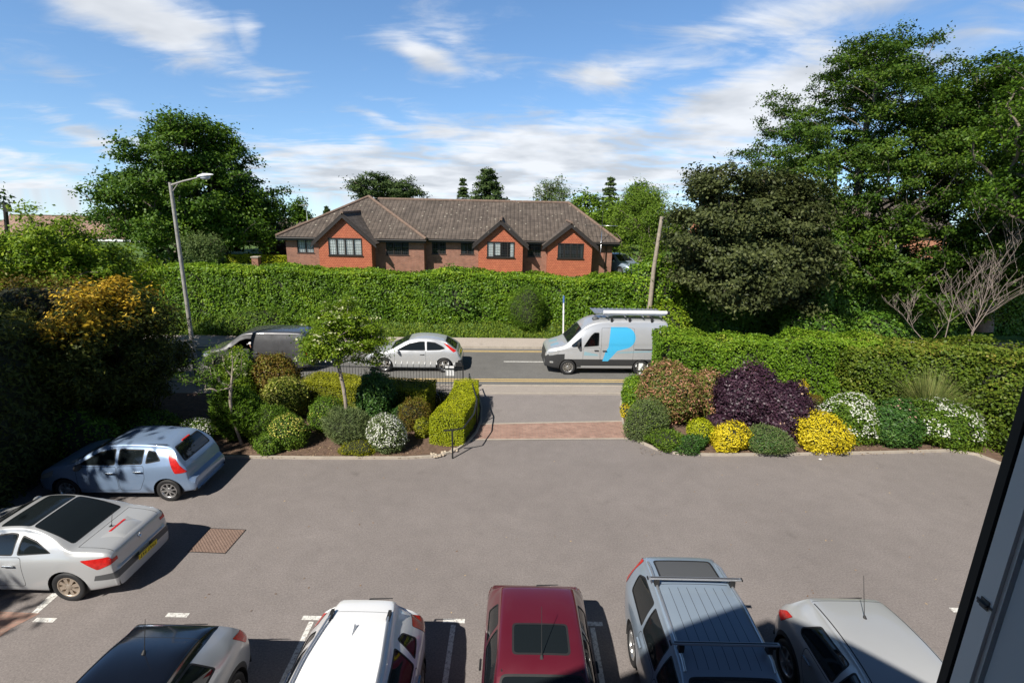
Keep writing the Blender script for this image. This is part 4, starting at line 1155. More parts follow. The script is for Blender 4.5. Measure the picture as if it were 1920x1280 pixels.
def far_houses():
    Y = 56.0
    a = A(128, 441, Y); b = A(300, 441, Y); zr = A(200, 394, Y + 3.5).z
    x0 = A(205, 441, Y).x
    z1 = a.z
    def win(px0, px1, py0, py1, n, Y=Y): p, q = A(px0, py1, Y), A(px1, py0, Y); return (p.x, q.x, p.z, q.z, n)
    house('terraced_house', 'orange brick house with tall pinkish roof and white fascia left of the big oak', A(165, 441, Y).x, A(232, 441, Y).x + 3.2, Y, 2.2, z1, A(190, 395, Y + 4).z, 'orangebrick', 'pinktile', [win(168, 178, 445, 460, 1), win(224, 243, 446, 463, 2)])
    house('terraced_house', 'lower pinkish-roofed brick house at the left edge behind the light green tree', A(-30, 441, Y + 6).x, A(160, 441, Y + 6).x, Y + 6, 2.2, A(60, 441, Y + 6).z, A(60, 404, Y + 10).z, 'orangebrick', 'pinktile', [])
    Y2 = 60.0
    r = house('brick_house', 'brick house with a teal glazed balcony glimpsed under the oak', A(270, 460, Y2).x, A(470, 460, Y2).x, Y2, 2.0, A(380, 428, Y2).z, A(380, 402, Y2 + 4).z, 'orangebrick', 'rooftile', [(*[A(292, 470, Y2).x, A(300, 470, Y2).x], A(292, 462, Y2).z, A(292, 450, Y2).z, 1)], fasc='fascia')
    bm = bmesh.new(); p, q = A(415, 472, Y2 - 1.2), A(448, 453, Y2 - 1.2)
    box(bm, p.x, q.x, Y2 - 1.25, Y2 - 1.2, p.z, q.z - .5); from_bm('balcony_screen', bm, plain('teal_glass', (0.05, 0.20, 0.21), 0.15), r)
    bm = bmesh.new(); box(bm, p.x - .2, q.x + 1.3, Y2 - 1.3, Y2 - .02, p.z - .3, p.z - .02); from_bm('balcony_floor', bm, M['fascia'], r)
    bm = bmesh.new(); box(bm, q.x + .1, q.x + 1.2, Y2 - 1.0, Y2 - .02, 2, q.z); from_bm('rendered_pier', bm, plain('cream_render', (0.5, 0.46, 0.40), 0.8, vary=0.1), r)
    Y3 = 70
    house('brick_house', 'distant brown-roofed house between the oak and the bungalow', A(505, 430, Y3).x, A(640, 430, Y3).x, Y3, 2, A(560, 437, Y3).z, A(560, 410, Y3 + 4).z, 'brick', 'rooftile', [])
    Y4 = 47.0
    def w4(px, py): p = A(px, py, Y4); return (p.x - .6, p.x + .6, p.z - .6, p.z + .6, 2)
    house('brick_house', 'two-storey red-brick house mostly hidden behind the big trees on the right', A(1350, 430, Y4).x, A(1790, 430, Y4).x, Y4, 2.2, A(1500, 425, Y4).z, A(1500, 370, Y4 + 4).z, 'orangebrick', 'rooftile', [w4(1420, 450), w4(1560, 455), w4(1680, 460)], fasc='fascia')


far_houses()


def own_building():
    """The block the photograph is taken from: its gable throws the shadow across the parked cars."""
    root = empty('apartment_block', (0, 0, 0)); tag(root, 'brick apartment block with a gable, the building the view is taken from', 'building')
    y = -0.35
    bm = bmesh.new()
    wall_xz(bm, -4.35, 2.3, y, 0.0, 8.0, [(-0.75, 0.45, 6.6, 8.0)]); 
    bm.faces.new([bm.verts.new(p) for p in ((-4.35, y, 8.0), (2.3, y, 8.0), (-1.08, y, 10.4))])
    wall_xz(bm, -14, -4.352, y - .3, 0.0, 7.6, []); wall_xz(bm, 2.302, 14, y - .3, 0.0, 7.6, [])
    for x in (-4.35, 2.3): bm.faces.new([bm.verts.new(p) for p in ((x, y, 0), (x, y - .3, 0), (x, y - .3, 8), (x, y, 8))])
    for x in (-14, 14): bm.faces.new([bm.verts.new(p) for p in ((x, y - .3, 0), (x, y - 9, 0), (x, y - 9, 7.6), (x, y - .3, 7.6))])
    bm.faces.new([bm.verts.new(p) for p in ((-14, y - 9, 0), (14, y - 9, 0), (14, y - 9, 7.6), (-14, y - 9, 7.6))])
    from_bm('wall', bm, M['brick'], root)
    roof_faces('roof', [[(-4.75, y + .05, 7.78), (-1.08, y + .05, 10.53), (-1.08, y - 7, 10.53), (-4.75, y - 7, 7.78)], [(2.7, y + .05, 7.78), (-1.08, y + .05, 10.53), (-1.08, y - 7, 10.53), (2.7, y - 7, 7.78)],
                        [(-14.3, y - .1, 7.5), (-4.6, y - .1, 7.5), (-4.6, y - 5, 9.8), (-14.3, y - 5, 9.8)], [(2.6, y - .1, 7.5), (14.3, y - .1, 7.5), (14.3, y - 5, 9.8), (2.6, y - 5, 9.8)],
                        [(-14.3, y - 9.5, 7.5), (14.3, y - 9.5, 7.5), (14.3, y - 5, 9.8), (-14.3, y - 5, 9.8)]], M['rooftile'], root)
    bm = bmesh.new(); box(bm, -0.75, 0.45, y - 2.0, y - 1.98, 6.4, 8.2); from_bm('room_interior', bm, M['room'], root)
    # the open casement at the right of the camera
    def fr(x0, x1, y0, y1, z0, z1, nm, mat, par=None):
        bm = bmesh.new(); box(bm, x0, x1, y0, y1, z0, z1); bmesh.ops.bevel(bm, geom=bm.edges[:], offset=0.003, segments=2, affect='EDGES'); return from_bm(nm, bm, mat, par, smooth=40)
    s = empty('open_window_sash', (0, 0, 0)); tag(s, 'open white plastic window sash with black seal at the right edge, seen close up', 'window sash')
    X = 0.362
    za, zb = 6.62, 7.98
    fr(X + .003, X + .06, 0.3430, 0.3560, za - .01, zb + .01, 'rubber_seal', M['rubber'], s)
    fr(X, X + .055, 0.3225, 0.3428, za, zb, 'outer_stile', M['upvc'], s)
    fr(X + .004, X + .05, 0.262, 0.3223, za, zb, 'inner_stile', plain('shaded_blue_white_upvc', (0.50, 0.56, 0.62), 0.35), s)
    fr(X + .004, X + .05, -0.30, 0.2618, za, za + .07, 'bottom_rail', M['upvc'], s); fr(X + .004, X + .05, -0.30, 0.2618, zb - .07, zb, 'top_rail', M['upvc'], s)
    fr(X + .004, X + .05, -0.34, -0.2985, za, zb, 'hinge_stile', M['upvc'], s)
    fr(X + .02, X + .03, -0.2983, 0.2616, za + .0702, zb - .0702, 'pane', M['panedark'], s)
    p = Vector((X, 0.332, A(1843, 1130, 0.332).z))
    fr(X - .0035, X + .002, 0.325, 0.338, p.z - .004, p.z + .004, 'catch_plate', M['greyplastic'], s)


own_building()

# ------------------------------------------------------------------ vehicles
def catmull(pts, sub):
    P = [np.array(p, float) for p in pts]; out = []
    n = len(P)
    for i in range(n - 1):
        p0 = P[i - 1] if i > 0 else 2 * P[0] - P[1]; p1, p2 = P[i], P[i + 1]; p3 = P[i + 2] if i + 2 < n else 2 * P[-1] - P[-2]
        d1 = max(np.linalg.norm(p2 - p1), 1e-6)
        m1 = (p2 - p0) / (max(np.linalg.norm(p1 - p0), 1e-6) + d1) * d1 ; m2 = (p3 - p1) / (max(np.linalg.norm(p3 - p2), 1e-6) + d1) * d1
        k = sub if isinstance(sub, int) else max(2, int(d1 / sub))
        for j in range(k):
            t = j / k; t2, t3 = t * t, t * t * t
            out.append((2 * t3 - 3 * t2 + 1) * p1 + (t3 - 2 * t2 + t) * m1 + (-2 * t3 + 3 * t2) * p2 + (t3 - t2) * m2)
    out.append(P[-1]); return out


def sstep(x, a, b):
    t = min(1, max(0, (x - a) / (b - a))); return t * t * (3 - 2 * t)


def car_shell(S):
    """The body as one lofted surface. Local axes: x forward (nose at +L/2), y across, z up."""
    L, W = S['L'], S['W']
    prof = catmull(S['prof'], 0.055)
    bx, bz = zip(*S['belt']); rxx, rrr = zip(*S['roofw'])
    rows = []
    for x, zt in prof:
        x = min(max(x, 0), L)
        zb = S.get('zb', 0.2) + 0.06 * (1 - sstep(x, 0, .5)) + 0.06 * sstep(x, L - .6, L)
        zt = max(zt, zb + 0.035)
        rf, rr_ = S.get('rf', 0.75), S.get('rr', 0.5)
        kf, kr = S.get('kf', 0.30), S.get('kr', 0.17)
        a = max(0, 1 - x / rf); b_ = max(0, 1 - (L - x) / rr_)
        plan = 1 - kf * (1 - math.sqrt(max(0, 1 - a * a))) - kr * (1 - math.sqrt(max(0, 1 - b_ * b_)))
        plan *= 1 - 0.025 * abs((x - L * .5) / (L * .5)) ** 2
        w = W / 2 * plan
        zs = min(np.interp(x, bx, bz), zt - 0.055); zs = max(zs, zb + 0.55 * (zt - zb))
        hs, gh = zs - zb, zt - zs
        g = sstep(gh, 0.07, 0.42)
        wt = w * (0.90 * (1 - g) + np.interp(x, rxx, rrr) * g)
        bel = S.get('crown', 0.955)
        ctrl = [(0, zb), (.78 * w, zb), (.92 * w, zb + .012), (.965 * w, zb + .10 * hs), (.992 * w, zb + .38 * hs), (1.0 * w, zb + .70 * hs), (.988 * w, zb + .88 * hs), (bel * w, zs),
                ((bel * w + wt) / 2 + 0.012 * g, zs + .45 * gh), (wt, zs + .82 * gh), (wt * .955, zs + .93 * gh), (wt * .80, zs + .975 * gh), (wt * .45, zs + .995 * gh), (0, zt)]
        half = catmull(ctrl, 4)
        rows.append((x, half))
    bm = bmesh.new(); grid = []
    for x, half in rows:
        X = L / 2 - x
        pts = [(X, p[0], p[1]) for p in half] + [(X, -p[0], p[1]) for p in half[-2:0:-1]]
        grid.append([bm.verts.new(p) for p in pts])
    n = len(grid[0])
    for r0, r1 in zip(grid, grid[1:]):
        for k in range(n):
            q = (r0[k], r0[(k + 1) % n], r1[(k + 1) % n], r1[k])
            try: bm.faces.new(q)
            except ValueError: pass
    bm.faces.new(grid[0]); bm.faces.new(grid[-1][::-1])
    bmesh.ops.remove_doubles(bm, verts=bm.verts[:], dist=1e-4)
    bmesh.ops.recalc_face_normals(bm, faces=bm.faces[:])
    bm.normal_update()
    return bm


def cut(bm, poly, ax, cond):
    """Cut a convex polygon, seen along one axis, into the shell; returns the faces inside it."""
    P = [Vector(p) for p in poly]
    area = sum(P[i].x * P[(i + 1) % len(P)].y - P[(i + 1) % len(P)].x * P[i].y for i in range(len(P)))
    if area < 0: P.reverse()
    lo = (min(p.x for p in P), min(p.y for p in P)); hi = (max(p.x for p in P), max(p.y for p in P))
    bm.normal_update()
    faces = []
    for f in bm.faces:
        a = [v.co[ax[0]] for v in f.verts]; b = [v.co[ax[1]] for v in f.verts]
        if max(a) < lo[0] - 1e-5 or min(a) > hi[0] + 1e-5 or max(b) < lo[1] - 1e-5 or min(b) > hi[1] + 1e-5: continue
        if cond(f.calc_center_median(), f.normal): faces.append(f)
    for i in range(len(P)):
        a, b = P[i], P[(i + 1) % len(P)]; d = b - a
        if d.length < 1e-6: continue
        co = Vector((0, 0, 0)); no = Vector((0, 0, 0)); co[ax[0]] = a.x; co[ax[1]] = a.y; no[ax[0]] = d.y; no[ax[1]] = -d.x; no.normalize()
        if not faces: return []
        geom = list(faces) + list({e for f in faces for e in f.edges}) + list({v for f in faces for v in f.verts})
        r = bmesh.ops.bisect_plane(bm, geom=geom, dist=1e-5, plane_co=co, plane_no=no)
        fs = {g for g in r['geom'] if isinstance(g, bmesh.types.BMFace)} | {f for f in faces if f.is_valid}
        faces = [f for f in fs if (f.calc_center_median() - co).dot(no) < 0]
    return faces


def inset(poly, d):
    """A convex polygon moved inward by d."""
    P = [Vector(p) for p in poly]; n = len(P)
    area = sum(P[i].x * P[(i + 1) % n].y - P[(i + 1) % n].x * P[i].y for i in range(n))
    if area < 0: P.reverse()
    out = []
    for i in range(n):
        a, b, c = P[i - 1], P[i], P[(i + 1) % n]
        d1 = (b - a).normalized(); d2 = (c - b).normalized(); n1 = Vector((-d1.y, d1.x)); n2 = Vector((-d2.y, d2.x))
        m = (n1 + n2); k = max(0.35, (1 + n1.dot(n2)))
        out.append(b + m * (d / k))
    return out


def rounded(poly, r, k=4):
    """Corners of a convex polygon rounded off."""
    P = [Vector(p) for p in poly]; n = len(P); out = []
    for i in range(n):
        a, b, c = P[i - 1], P[i], P[(i + 1) % n]
        ra = min(r, (a - b).length * .45); rc = min(r, (c - b).length * .45)
        p, q = b + (a - b).normalized() * ra, b + (c - b).normalized() * rc
        for j in range(k + 1):
            t = j / k; out.append(p * (1 - t) ** 2 + b * 2 * t * (1 - t) + q * t * t)
    return out


def take(bm, faces, name, mat, parent, lift=0.0, thick=0.0, smooth=40):
    """Move faces out of the shell into a mesh of their own."""
    faces = [f for f in faces if f.is_valid]
    if not faces: return None
    nb = bmesh.new(); mp = {}
    for f in faces:
        vs = []
        for v in f.verts:
            if v not in mp: mp[v] = nb.verts.new(v.co)
            vs.append(mp[v])
        try: nb.faces.new(vs)
        except ValueError: pass
    bmesh.ops.delete(bm, geom=faces, context='FACES')
    nb.normal_update()
    if lift:
        for v in nb.verts: v.co += v.normal * lift
    return from_bm(name, nb, mat, parent, smooth)


def make_wheel_meshes(R, wd, style, mat_rim):
    """Tyre and rim meshes; wheel axis along y, outer side toward +y."""
    bm = bmesh.new(); rr = R * 0.66
    lathe(bm, [(rr, -wd * .42), (rr + .02, -wd * .5), (R - .03, -wd * .5), (R - .006, -wd * .42), (R, -wd * .3), (R, wd * .3), (R - .006, wd * .42), (R - .03, wd * .5), (rr + .02, wd * .5), (rr, wd * .42)], 40, 'y', cap=False)
    for f in bm.faces: f.smooth = True
    bmesh.ops.recalc_face_normals(bm, faces=bm.faces[:])
    ty = bpy.data.meshes.new('tyre'); bm.to_mesh(ty); bm.free(); ty.materials.append(M['rubber'])
    bm = bmesh.new()
    lathe(bm, [(rr + .004, wd * .44), (rr - .012, wd * .46), (rr - .025, wd * .40), (rr - .03, -wd * .3)], 40, 'y', cap=False)
    lathe(bm, [(0.001, -wd * .05), (rr - .02, -wd * .05)], 24, 'y', mi=1)
    lathe(bm, [(0.0001, wd * .42), (.055, wd * .42), (.07, wd * .36), (.07, 0)], 20, 'y')
    n, sw = style
    for k in range(n):
        a = 2 * math.pi * k / n
        Mx = Matrix.Rotation(a, 4, 'Y')
        pts = [(0.04, sw * .8), (rr * .55, sw * .62), (rr - .012, sw)]
        for (r0, w0), (r1, w1) in zip(pts, pts[1:]):
            top0, top1 = wd * (.40 - .10 * (r0 / rr) * 0), wd * (.40)
            v = [bm.verts.new(Mx @ Vector(p)) for p in ((r0, top0, -w0 / 2), (r1, top1, -w1 / 2), (r1, top1, w1 / 2), (r0, top0, w0 / 2), (r0, wd * .1, -w0 / 2), (r1, wd * .1, -w1 / 2), (r1, wd * .1, w1 / 2), (r0, wd * .1, w0 / 2))]
            for q in ((0, 1, 2, 3), (0, 4, 5, 1), (3, 2, 6, 7)): bm.faces.new([v[i] for i in q])
    bmesh.ops.recalc_face_normals(bm, faces=bm.faces[:])
    rm = bpy.data.meshes.new('rim'); bm.to_mesh(rm); bm.free(); rm.materials.append(mat_rim); rm.materials.append(M['rubber'])
    return ty, rm


def vehicle(name, label, cat, loc, heading, S, group=None):
    L, W, R = S['L'], S['W'], S['R']
    root = empty(name, (loc[0], loc[1], loc[2] if len(loc) > 2 else 0.0), rad(heading)); tag(root, label, cat, group)
    bm = car_shell(S)
    X = lambda x: L / 2 - x
    side = lambda c, n: abs(c.y) > W * 0.24 and abs(n.y) > 0.12
    sidez = lambda lo: (lambda c, n: abs(c.y) > W * 0.24 and abs(n.y) > 0.12 and c.z > lo)
    conv = lambda poly: [(X(p[0]), p[1]) for p in poly]
    pm = M[S['paint']]; mats = [pm, M['rubber'], M[S.get('clad', 'greyplastic')], M[S.get('mark', 'greyplastic')], M[S.get('paint2', S['paint'])]]
    # wheel openings
    for xw in S['wheels']:
        Ra = R + S.get('archgap', 0.055); c = Vector((X(xw), R))
        if S.get('archtrim'):
            ring = cut(bm, [(c.x + (Ra + .075) * math.cos(a), c.y + (Ra + .075) * math.sin(a)) for a in np.linspace(0, 2 * math.pi, 28, endpoint=False)], (0, 2), side)
            for f in ring: f.material_index = 2
        ring = cut(bm, [(c.x + Ra * math.cos(a), c.y + Ra * math.sin(a)) for a in np.linspace(0, 2 * math.pi, 28, endpoint=False)], (0, 2), lambda c_, n_: abs(c_.y) > W * .30)
        bmesh.ops.delete(bm, geom=[f for f in ring if f.is_valid], context='FACES')
        for sg in (1, -1):                                    # dark wheel tubs
            prev = None
            for a in np.linspace(-0.35, math.pi + 0.35, 22):
                p = (c.x + (Ra + .002) * math.cos(a), c.y + (Ra + .002) * math.sin(a))
                q = (bm.verts.new((p[0], sg * W * .485 * S.get('tub', 1.0), p[1])), bm.verts.new((p[0], sg * W * .26, p[1])))
                if prev:
                    f = bm.faces.new((prev[0], prev[1], q[1], q[0])); f.material_index = 1
                prev = q
    # lower cladding and painted marks
    for poly, mi in S.get('sidepaint', []):
        for f in cut(bm, conv(poly), (0, 2), S.get('sidecond', lambda c, n: abs(c.y) > W * .1)): f.material_index = mi
    for poly, mi, cond in S.get('paintxy', []):
        for f in cut(bm, conv(poly), (0, 1), cond): f.material_index = mi
    for poly, mi, cond in S.get('paintyz', []):
        for f in cut(bm, poly, (1, 2), cond): f.material_index = mi
    # side windows: a rubber surround, then the pane
    gm = M[S.get('glassmat', 'glass')]
    for i, poly in enumerate(S.get('sideglass', [])):
        pl = rounded(conv(poly), 0.05); pin = rounded(inset(conv(poly), 0.022), 0.04)
        for f in cut(bm, pl, (0, 2), sidez(.6)): f.material_index = 1
        fs = cut(bm, pin, (0, 2), sidez(.6))
        for sg in (1, -1):
            if S.get('open') == (i, sg):
                bmesh.ops.delete(bm, geom=[f for f in fs if f.is_valid and f.calc_center_median().y * sg > 0], context='FACES'); continue
            part = [f for f in fs if f.is_valid and f.calc_center_median().y * sg > 0]
            take(bm, part, 'side_window', M['darkglass'] if i in S.get('tint', ()) else gm, root, lift=-0.006)
    for i, (nm, poly, mat) in enumerate(S.get('topglass', [])):
        pl = rounded(conv(poly), 0.07)
        cond = lambda c, n: c.z > .9 and n.z > 0.12 and abs(c.y) < W * .47
        for f in cut(bm, pl, (0, 1), cond): f.material_index = 1
        fs = cut(bm, rounded(inset(conv(poly), S.get('topinset', 0.03)), 0.055), (0, 1), cond)
        take(bm, fs, nm, M[mat], root, lift=-0.004)
    if 'rearglass' in S:
        poly, xmin = S['rearglass']; pl = rounded(poly, 0.07)
        cond = lambda c, n: c.x < X(xmin) and n.x < -0.25
        for f in cut(bm, pl, (1, 2), cond): f.material_index = 1
        fs = cut(bm, rounded(inset(poly, 0.025), 0.055), (1, 2), cond)
        take(bm, fs, 'rear_window', M['glass'], root, lift=-0.004)
    # doors with shut lines
    for i, poly in enumerate(S.get('doors', [])):
        pl = rounded(conv(poly), 0.07)
        cd_ = lambda c, n: abs(c.y) > W * .3 and abs(n.y) > .3 and c.z < S.get('doorz', 5.0)
        ring = cut(bm, pl, (0, 2), cd_)
        keep = {f: f.material_index for f in ring}
        fs = cut(bm, rounded(inset(conv(poly), 0.009), 0.064), (0, 2), cd_); fset = set(fs)
        for f in bm.faces: pass
        ring2 = [f for f in cut(bm, pl, (0, 2), cd_) if f not in fset and f.is_valid]
        for f in ring2:
            if f.material_index != 1: f.material_index = 1
        for sg in (1, -1):
            part = [f for f in fs if f.is_valid and f.calc_center_median().y * sg > 0]
            if not part: continue
            if any(f.material_index for f in part):
                nb = bmesh.new(); mp = {}
                for f in part:
                    for v in f.verts:
                        if v not in mp: mp[v] = nb.verts.new(v.co)
                    nf = nb.faces.new([mp[v] for v in f.verts]); nf.material_index = f.material_index
                bmesh.ops.delete(bm, geom=part, context='FACES')
                d = from_bm('door', nb, mats, root, 40)
            else:
                d = take(bm, part, 'door', pm, root)
            hx, hz = S['handles'][i]
            hb = bmesh.new(); yy = max((f.co.y * sg for f in d.data.vertices if abs(f.co.z - hz) < .06 and abs(f.co.x - X(hx)) < .2), default=W / 2) * sg
            box(hb, X(hx) - .10, X(hx) + .10, min(yy + sg * .012, yy + sg * .045), max(yy + sg * .012, yy + sg * .045), hz - .018, hz + .018)
            bmesh.ops.bevel(hb, geom=hb.edges[:], offset=.009, segments=2, affect='EDGES')
            from_bm('handle', hb, M[S.get('handlemat', S['paint'])], d, 40)
    # lamps
    for nm, poly, ax, cond, mat in S.get('lamps', []):
        pl = [(X(p[0]), p[1]) for p in poly] if ax[0] == 0 else poly
        fs = cut(bm, rounded(pl, .03, 3), ax, cond)
        for sg in (1, -1):
            take(bm, [f for f in fs if f.is_valid and f.calc_center_median().y * sg > 0], nm, M[mat], root, lift=0.006)
    # roof seams and other thin grooves: (x0,y0)-(x1,y1) strips in plan
    for x0, y0, x1, y1, wd in S.get('grooves', []):
        a, b = Vector((X(x0), y0)), Vector((X(x1), y1)); d = (b - a).normalized(); nn = Vector((-d.y, d.x)) * wd / 2
        for f in cut(bm, [a - nn, b - nn, b + nn, a + nn], (0, 1), lambda c, n: c.z > .75 and n.z > .3): f.material_index = 1
    bd = from_bm('body', bm, mats, root, 32)
    # wheels
    ty, rm = make_wheel_meshes(R, S.get('wd', 0.20), S.get('spokes', (7, .06)), M[S.get('rimmat', 'alloy')])
    for xw in S['wheels']:
        for sg in (1, -1):
            w = empty('wheel', (X(xw), sg * (W / 2 - S.get('wd', .2) / 2 - .025), R), 0 if sg > 0 else math.pi, root)
            for nm, me in (('tyre', ty), ('rim', rm)):
                o = bpy.data.objects.new(nm, me); COL.objects.link(o); o.parent = w; o.rotation_euler = (0, 0.3 * xw, 0)
    # mirrors
    if S.get('mirror'):
        mx, mz = S['mirror']
        for sg in (1, -1):
            mb = bmesh.new(); bmesh.ops.create_uvsphere(mb, u_segments=16, v_segments=10, radius=1.0)
            for v in mb.verts: v.co = Vector((v.co.x * .075 * (1 if v.co.x > 0 else .5) + X(mx), sg * (W / 2 + .07) + v.co.y * .115, mz + v.co.z * (.085 if W < 2 else .17)))
            tube(mb, [(X(mx), sg * (W / 2 - .06), mz - .04), (X(mx), sg * (W / 2 + .05), mz - .03)], .025, 6)
            from_bm('wing_mirror', mb, M[S.get('mirrormat', S['paint'])], root, 50)
    if S.get('plate'):
        (px_, pz, tilt, pmat) = S['plate']
        pb = bmesh.new(); Mt = Matrix.Translation((X(px_), 0, pz)) @ Matrix.Rotation(tilt, 4, 'Y')
        box(pb, -.008, .008, -.26, .26, -.055, .055, 0, Mt)
        for k in range(7):
            y0 = -.21 + k * .062 + (.03 if k > 3 else 0); box(pb, -.0105, -.0085, y0, y0 + .018, -.034, .034, 1, Mt); box(pb, -.0104, -.0084, y0 + .0181, y0 + .04, -.034 + (k % 3) * .022, -.018 + (k % 3) * .022, 1, Mt)
        from_bm('number_plate', pb, [M[pmat], M['rubber']], root)
    # seats, seen dimly through the glass
    if S.get('seats'):
        for xs_, back in S['seats']:
            for sg in (1, -1):
                sb = bmesh.new(); zz = S.get('seatz', .30); yy = sg * W * .21
                box(sb, X(xs_) - .05, X(xs_) + .45, yy - .24, yy + .24, zz, zz + .22); box(sb, X(xs_) - .22, X(xs_) - .06, yy - .23, yy + .23, zz + .1, zz + back); box(sb, X(xs_) - .24, X(xs_) - .13, yy - .12, yy + .12, zz + back + .03, zz + back + .2)
                bmesh.ops.bevel(sb, geom=sb.edges[:], offset=.04, segments=2, affect='EDGES')
                from_bm('seat', sb, M['seat'], root, 50)
    return root


M['seat'] = plain('seat_cloth', (0.05, 0.05, 0.055), 0.9)
M['silver'] = paint('silver_car_paint', (0.54, 0.555, 0.57), 0.30, 0.34)
M['silverwhite'] = paint('pale_silver_car_paint', (0.50, 0.51, 0.515), 0.28, 0.36)
M['iceblue'] = paint('ice_blue_car_paint', (0.25, 0.345, 0.50), 0.30, 0.34)
M['bluesilver'] = paint('blue_silver_car_paint', (0.30, 0.37, 0.45), 0.30, 0.35)
M['whitecar'] = paint('white_car_paint', (0.84, 0.84, 0.84), 0.0, 0.35)
M['maroon'] = paint('maroon_car_paint', (0.118, 0.010, 0.022), 0.15, 0.38)
M['blackcar'] = paint('black_roof_paint', (0.006, 0.008, 0.014), 0.0, 0.18)
M['greyvan'] = paint('dark_grey_van_paint', (0.125, 0.125, 0.13), 0.5, 0.34)
M['silvervan'] = paint('silver_van_paint', (0.50, 0.51, 0.52), 0.3, 0.36)
M['cyan'] = paint('cyan_vinyl', (0.06, 0.44, 0.74), 0.0, 0.4)
M['palecyan'] = paint('pale_cyan_vinyl', (0.30, 0.48, 0.55), 0.2, 0.4)
M['plateyellow'] = plain('yellow_plate', (0.72, 0.55, 0.02), 0.4)
M['platewhite'] = plain('white_plate', (0.75, 0.75, 0.72), 0.4)
M['roofbar'] = plain('aluminium_bar', (0.60, 0.61, 0.63), 0.35, metal=0.8)
M['skin'] = plain('skin', (0.55, 0.32, 0.22), 0.6)
M['redshirt'] = plain('red_shirt', (0.62, 0.035, 0.02), 0.85)
M['darkshirt'] = plain('dark_shirt', (0.04, 0.045, 0.06), 0.9)
M['palecap'] = plain('pale_grey_cap', (0.62, 0.62, 0.62), 0.85)
M['hair'] = plain('brown_hair', (0.04, 0.025, 0.016), 0.8)


def add_part(root, name, fn, mat, smooth=40):
    bm = bmesh.new(); fn(bm); bmesh.ops.recalc_face_normals(bm, faces=bm.faces[:]); return from_bm(name, bm, mat, root, smooth)


rear_of = lambda S_: None


def wiper(root, x, z, L, ang=0.15):
    def f(bm):
        tube(bm, [(L / 2 - x, .02, z - .02), (L / 2 - x - .03, .0, z + .03)], .018, 6)
        tube(bm, [(L / 2 - x - .03, .0, z + .03), (L / 2 - x - .02, .36, z + .06)], [.012, .007], 6)
    add_part(root, 'rear_wiper', f, M['rubber'])


def antenna(root, x, z, L, ln=.5, lean=-.25):
    def f(bm):
        tube(bm, [(L / 2 - x, 0, z - .01), (L / 2 - x - .03, 0, z + .035)], [.03, .014], 8)
        tube(bm, [(L / 2 - x - .03, 0, z + .03), (L / 2 - x + lean * ln - .03, 0, z + .03 + ln * .9)], [.006, .0035], 5)
    add_part(root, 'antenna', f, M['rubber'])


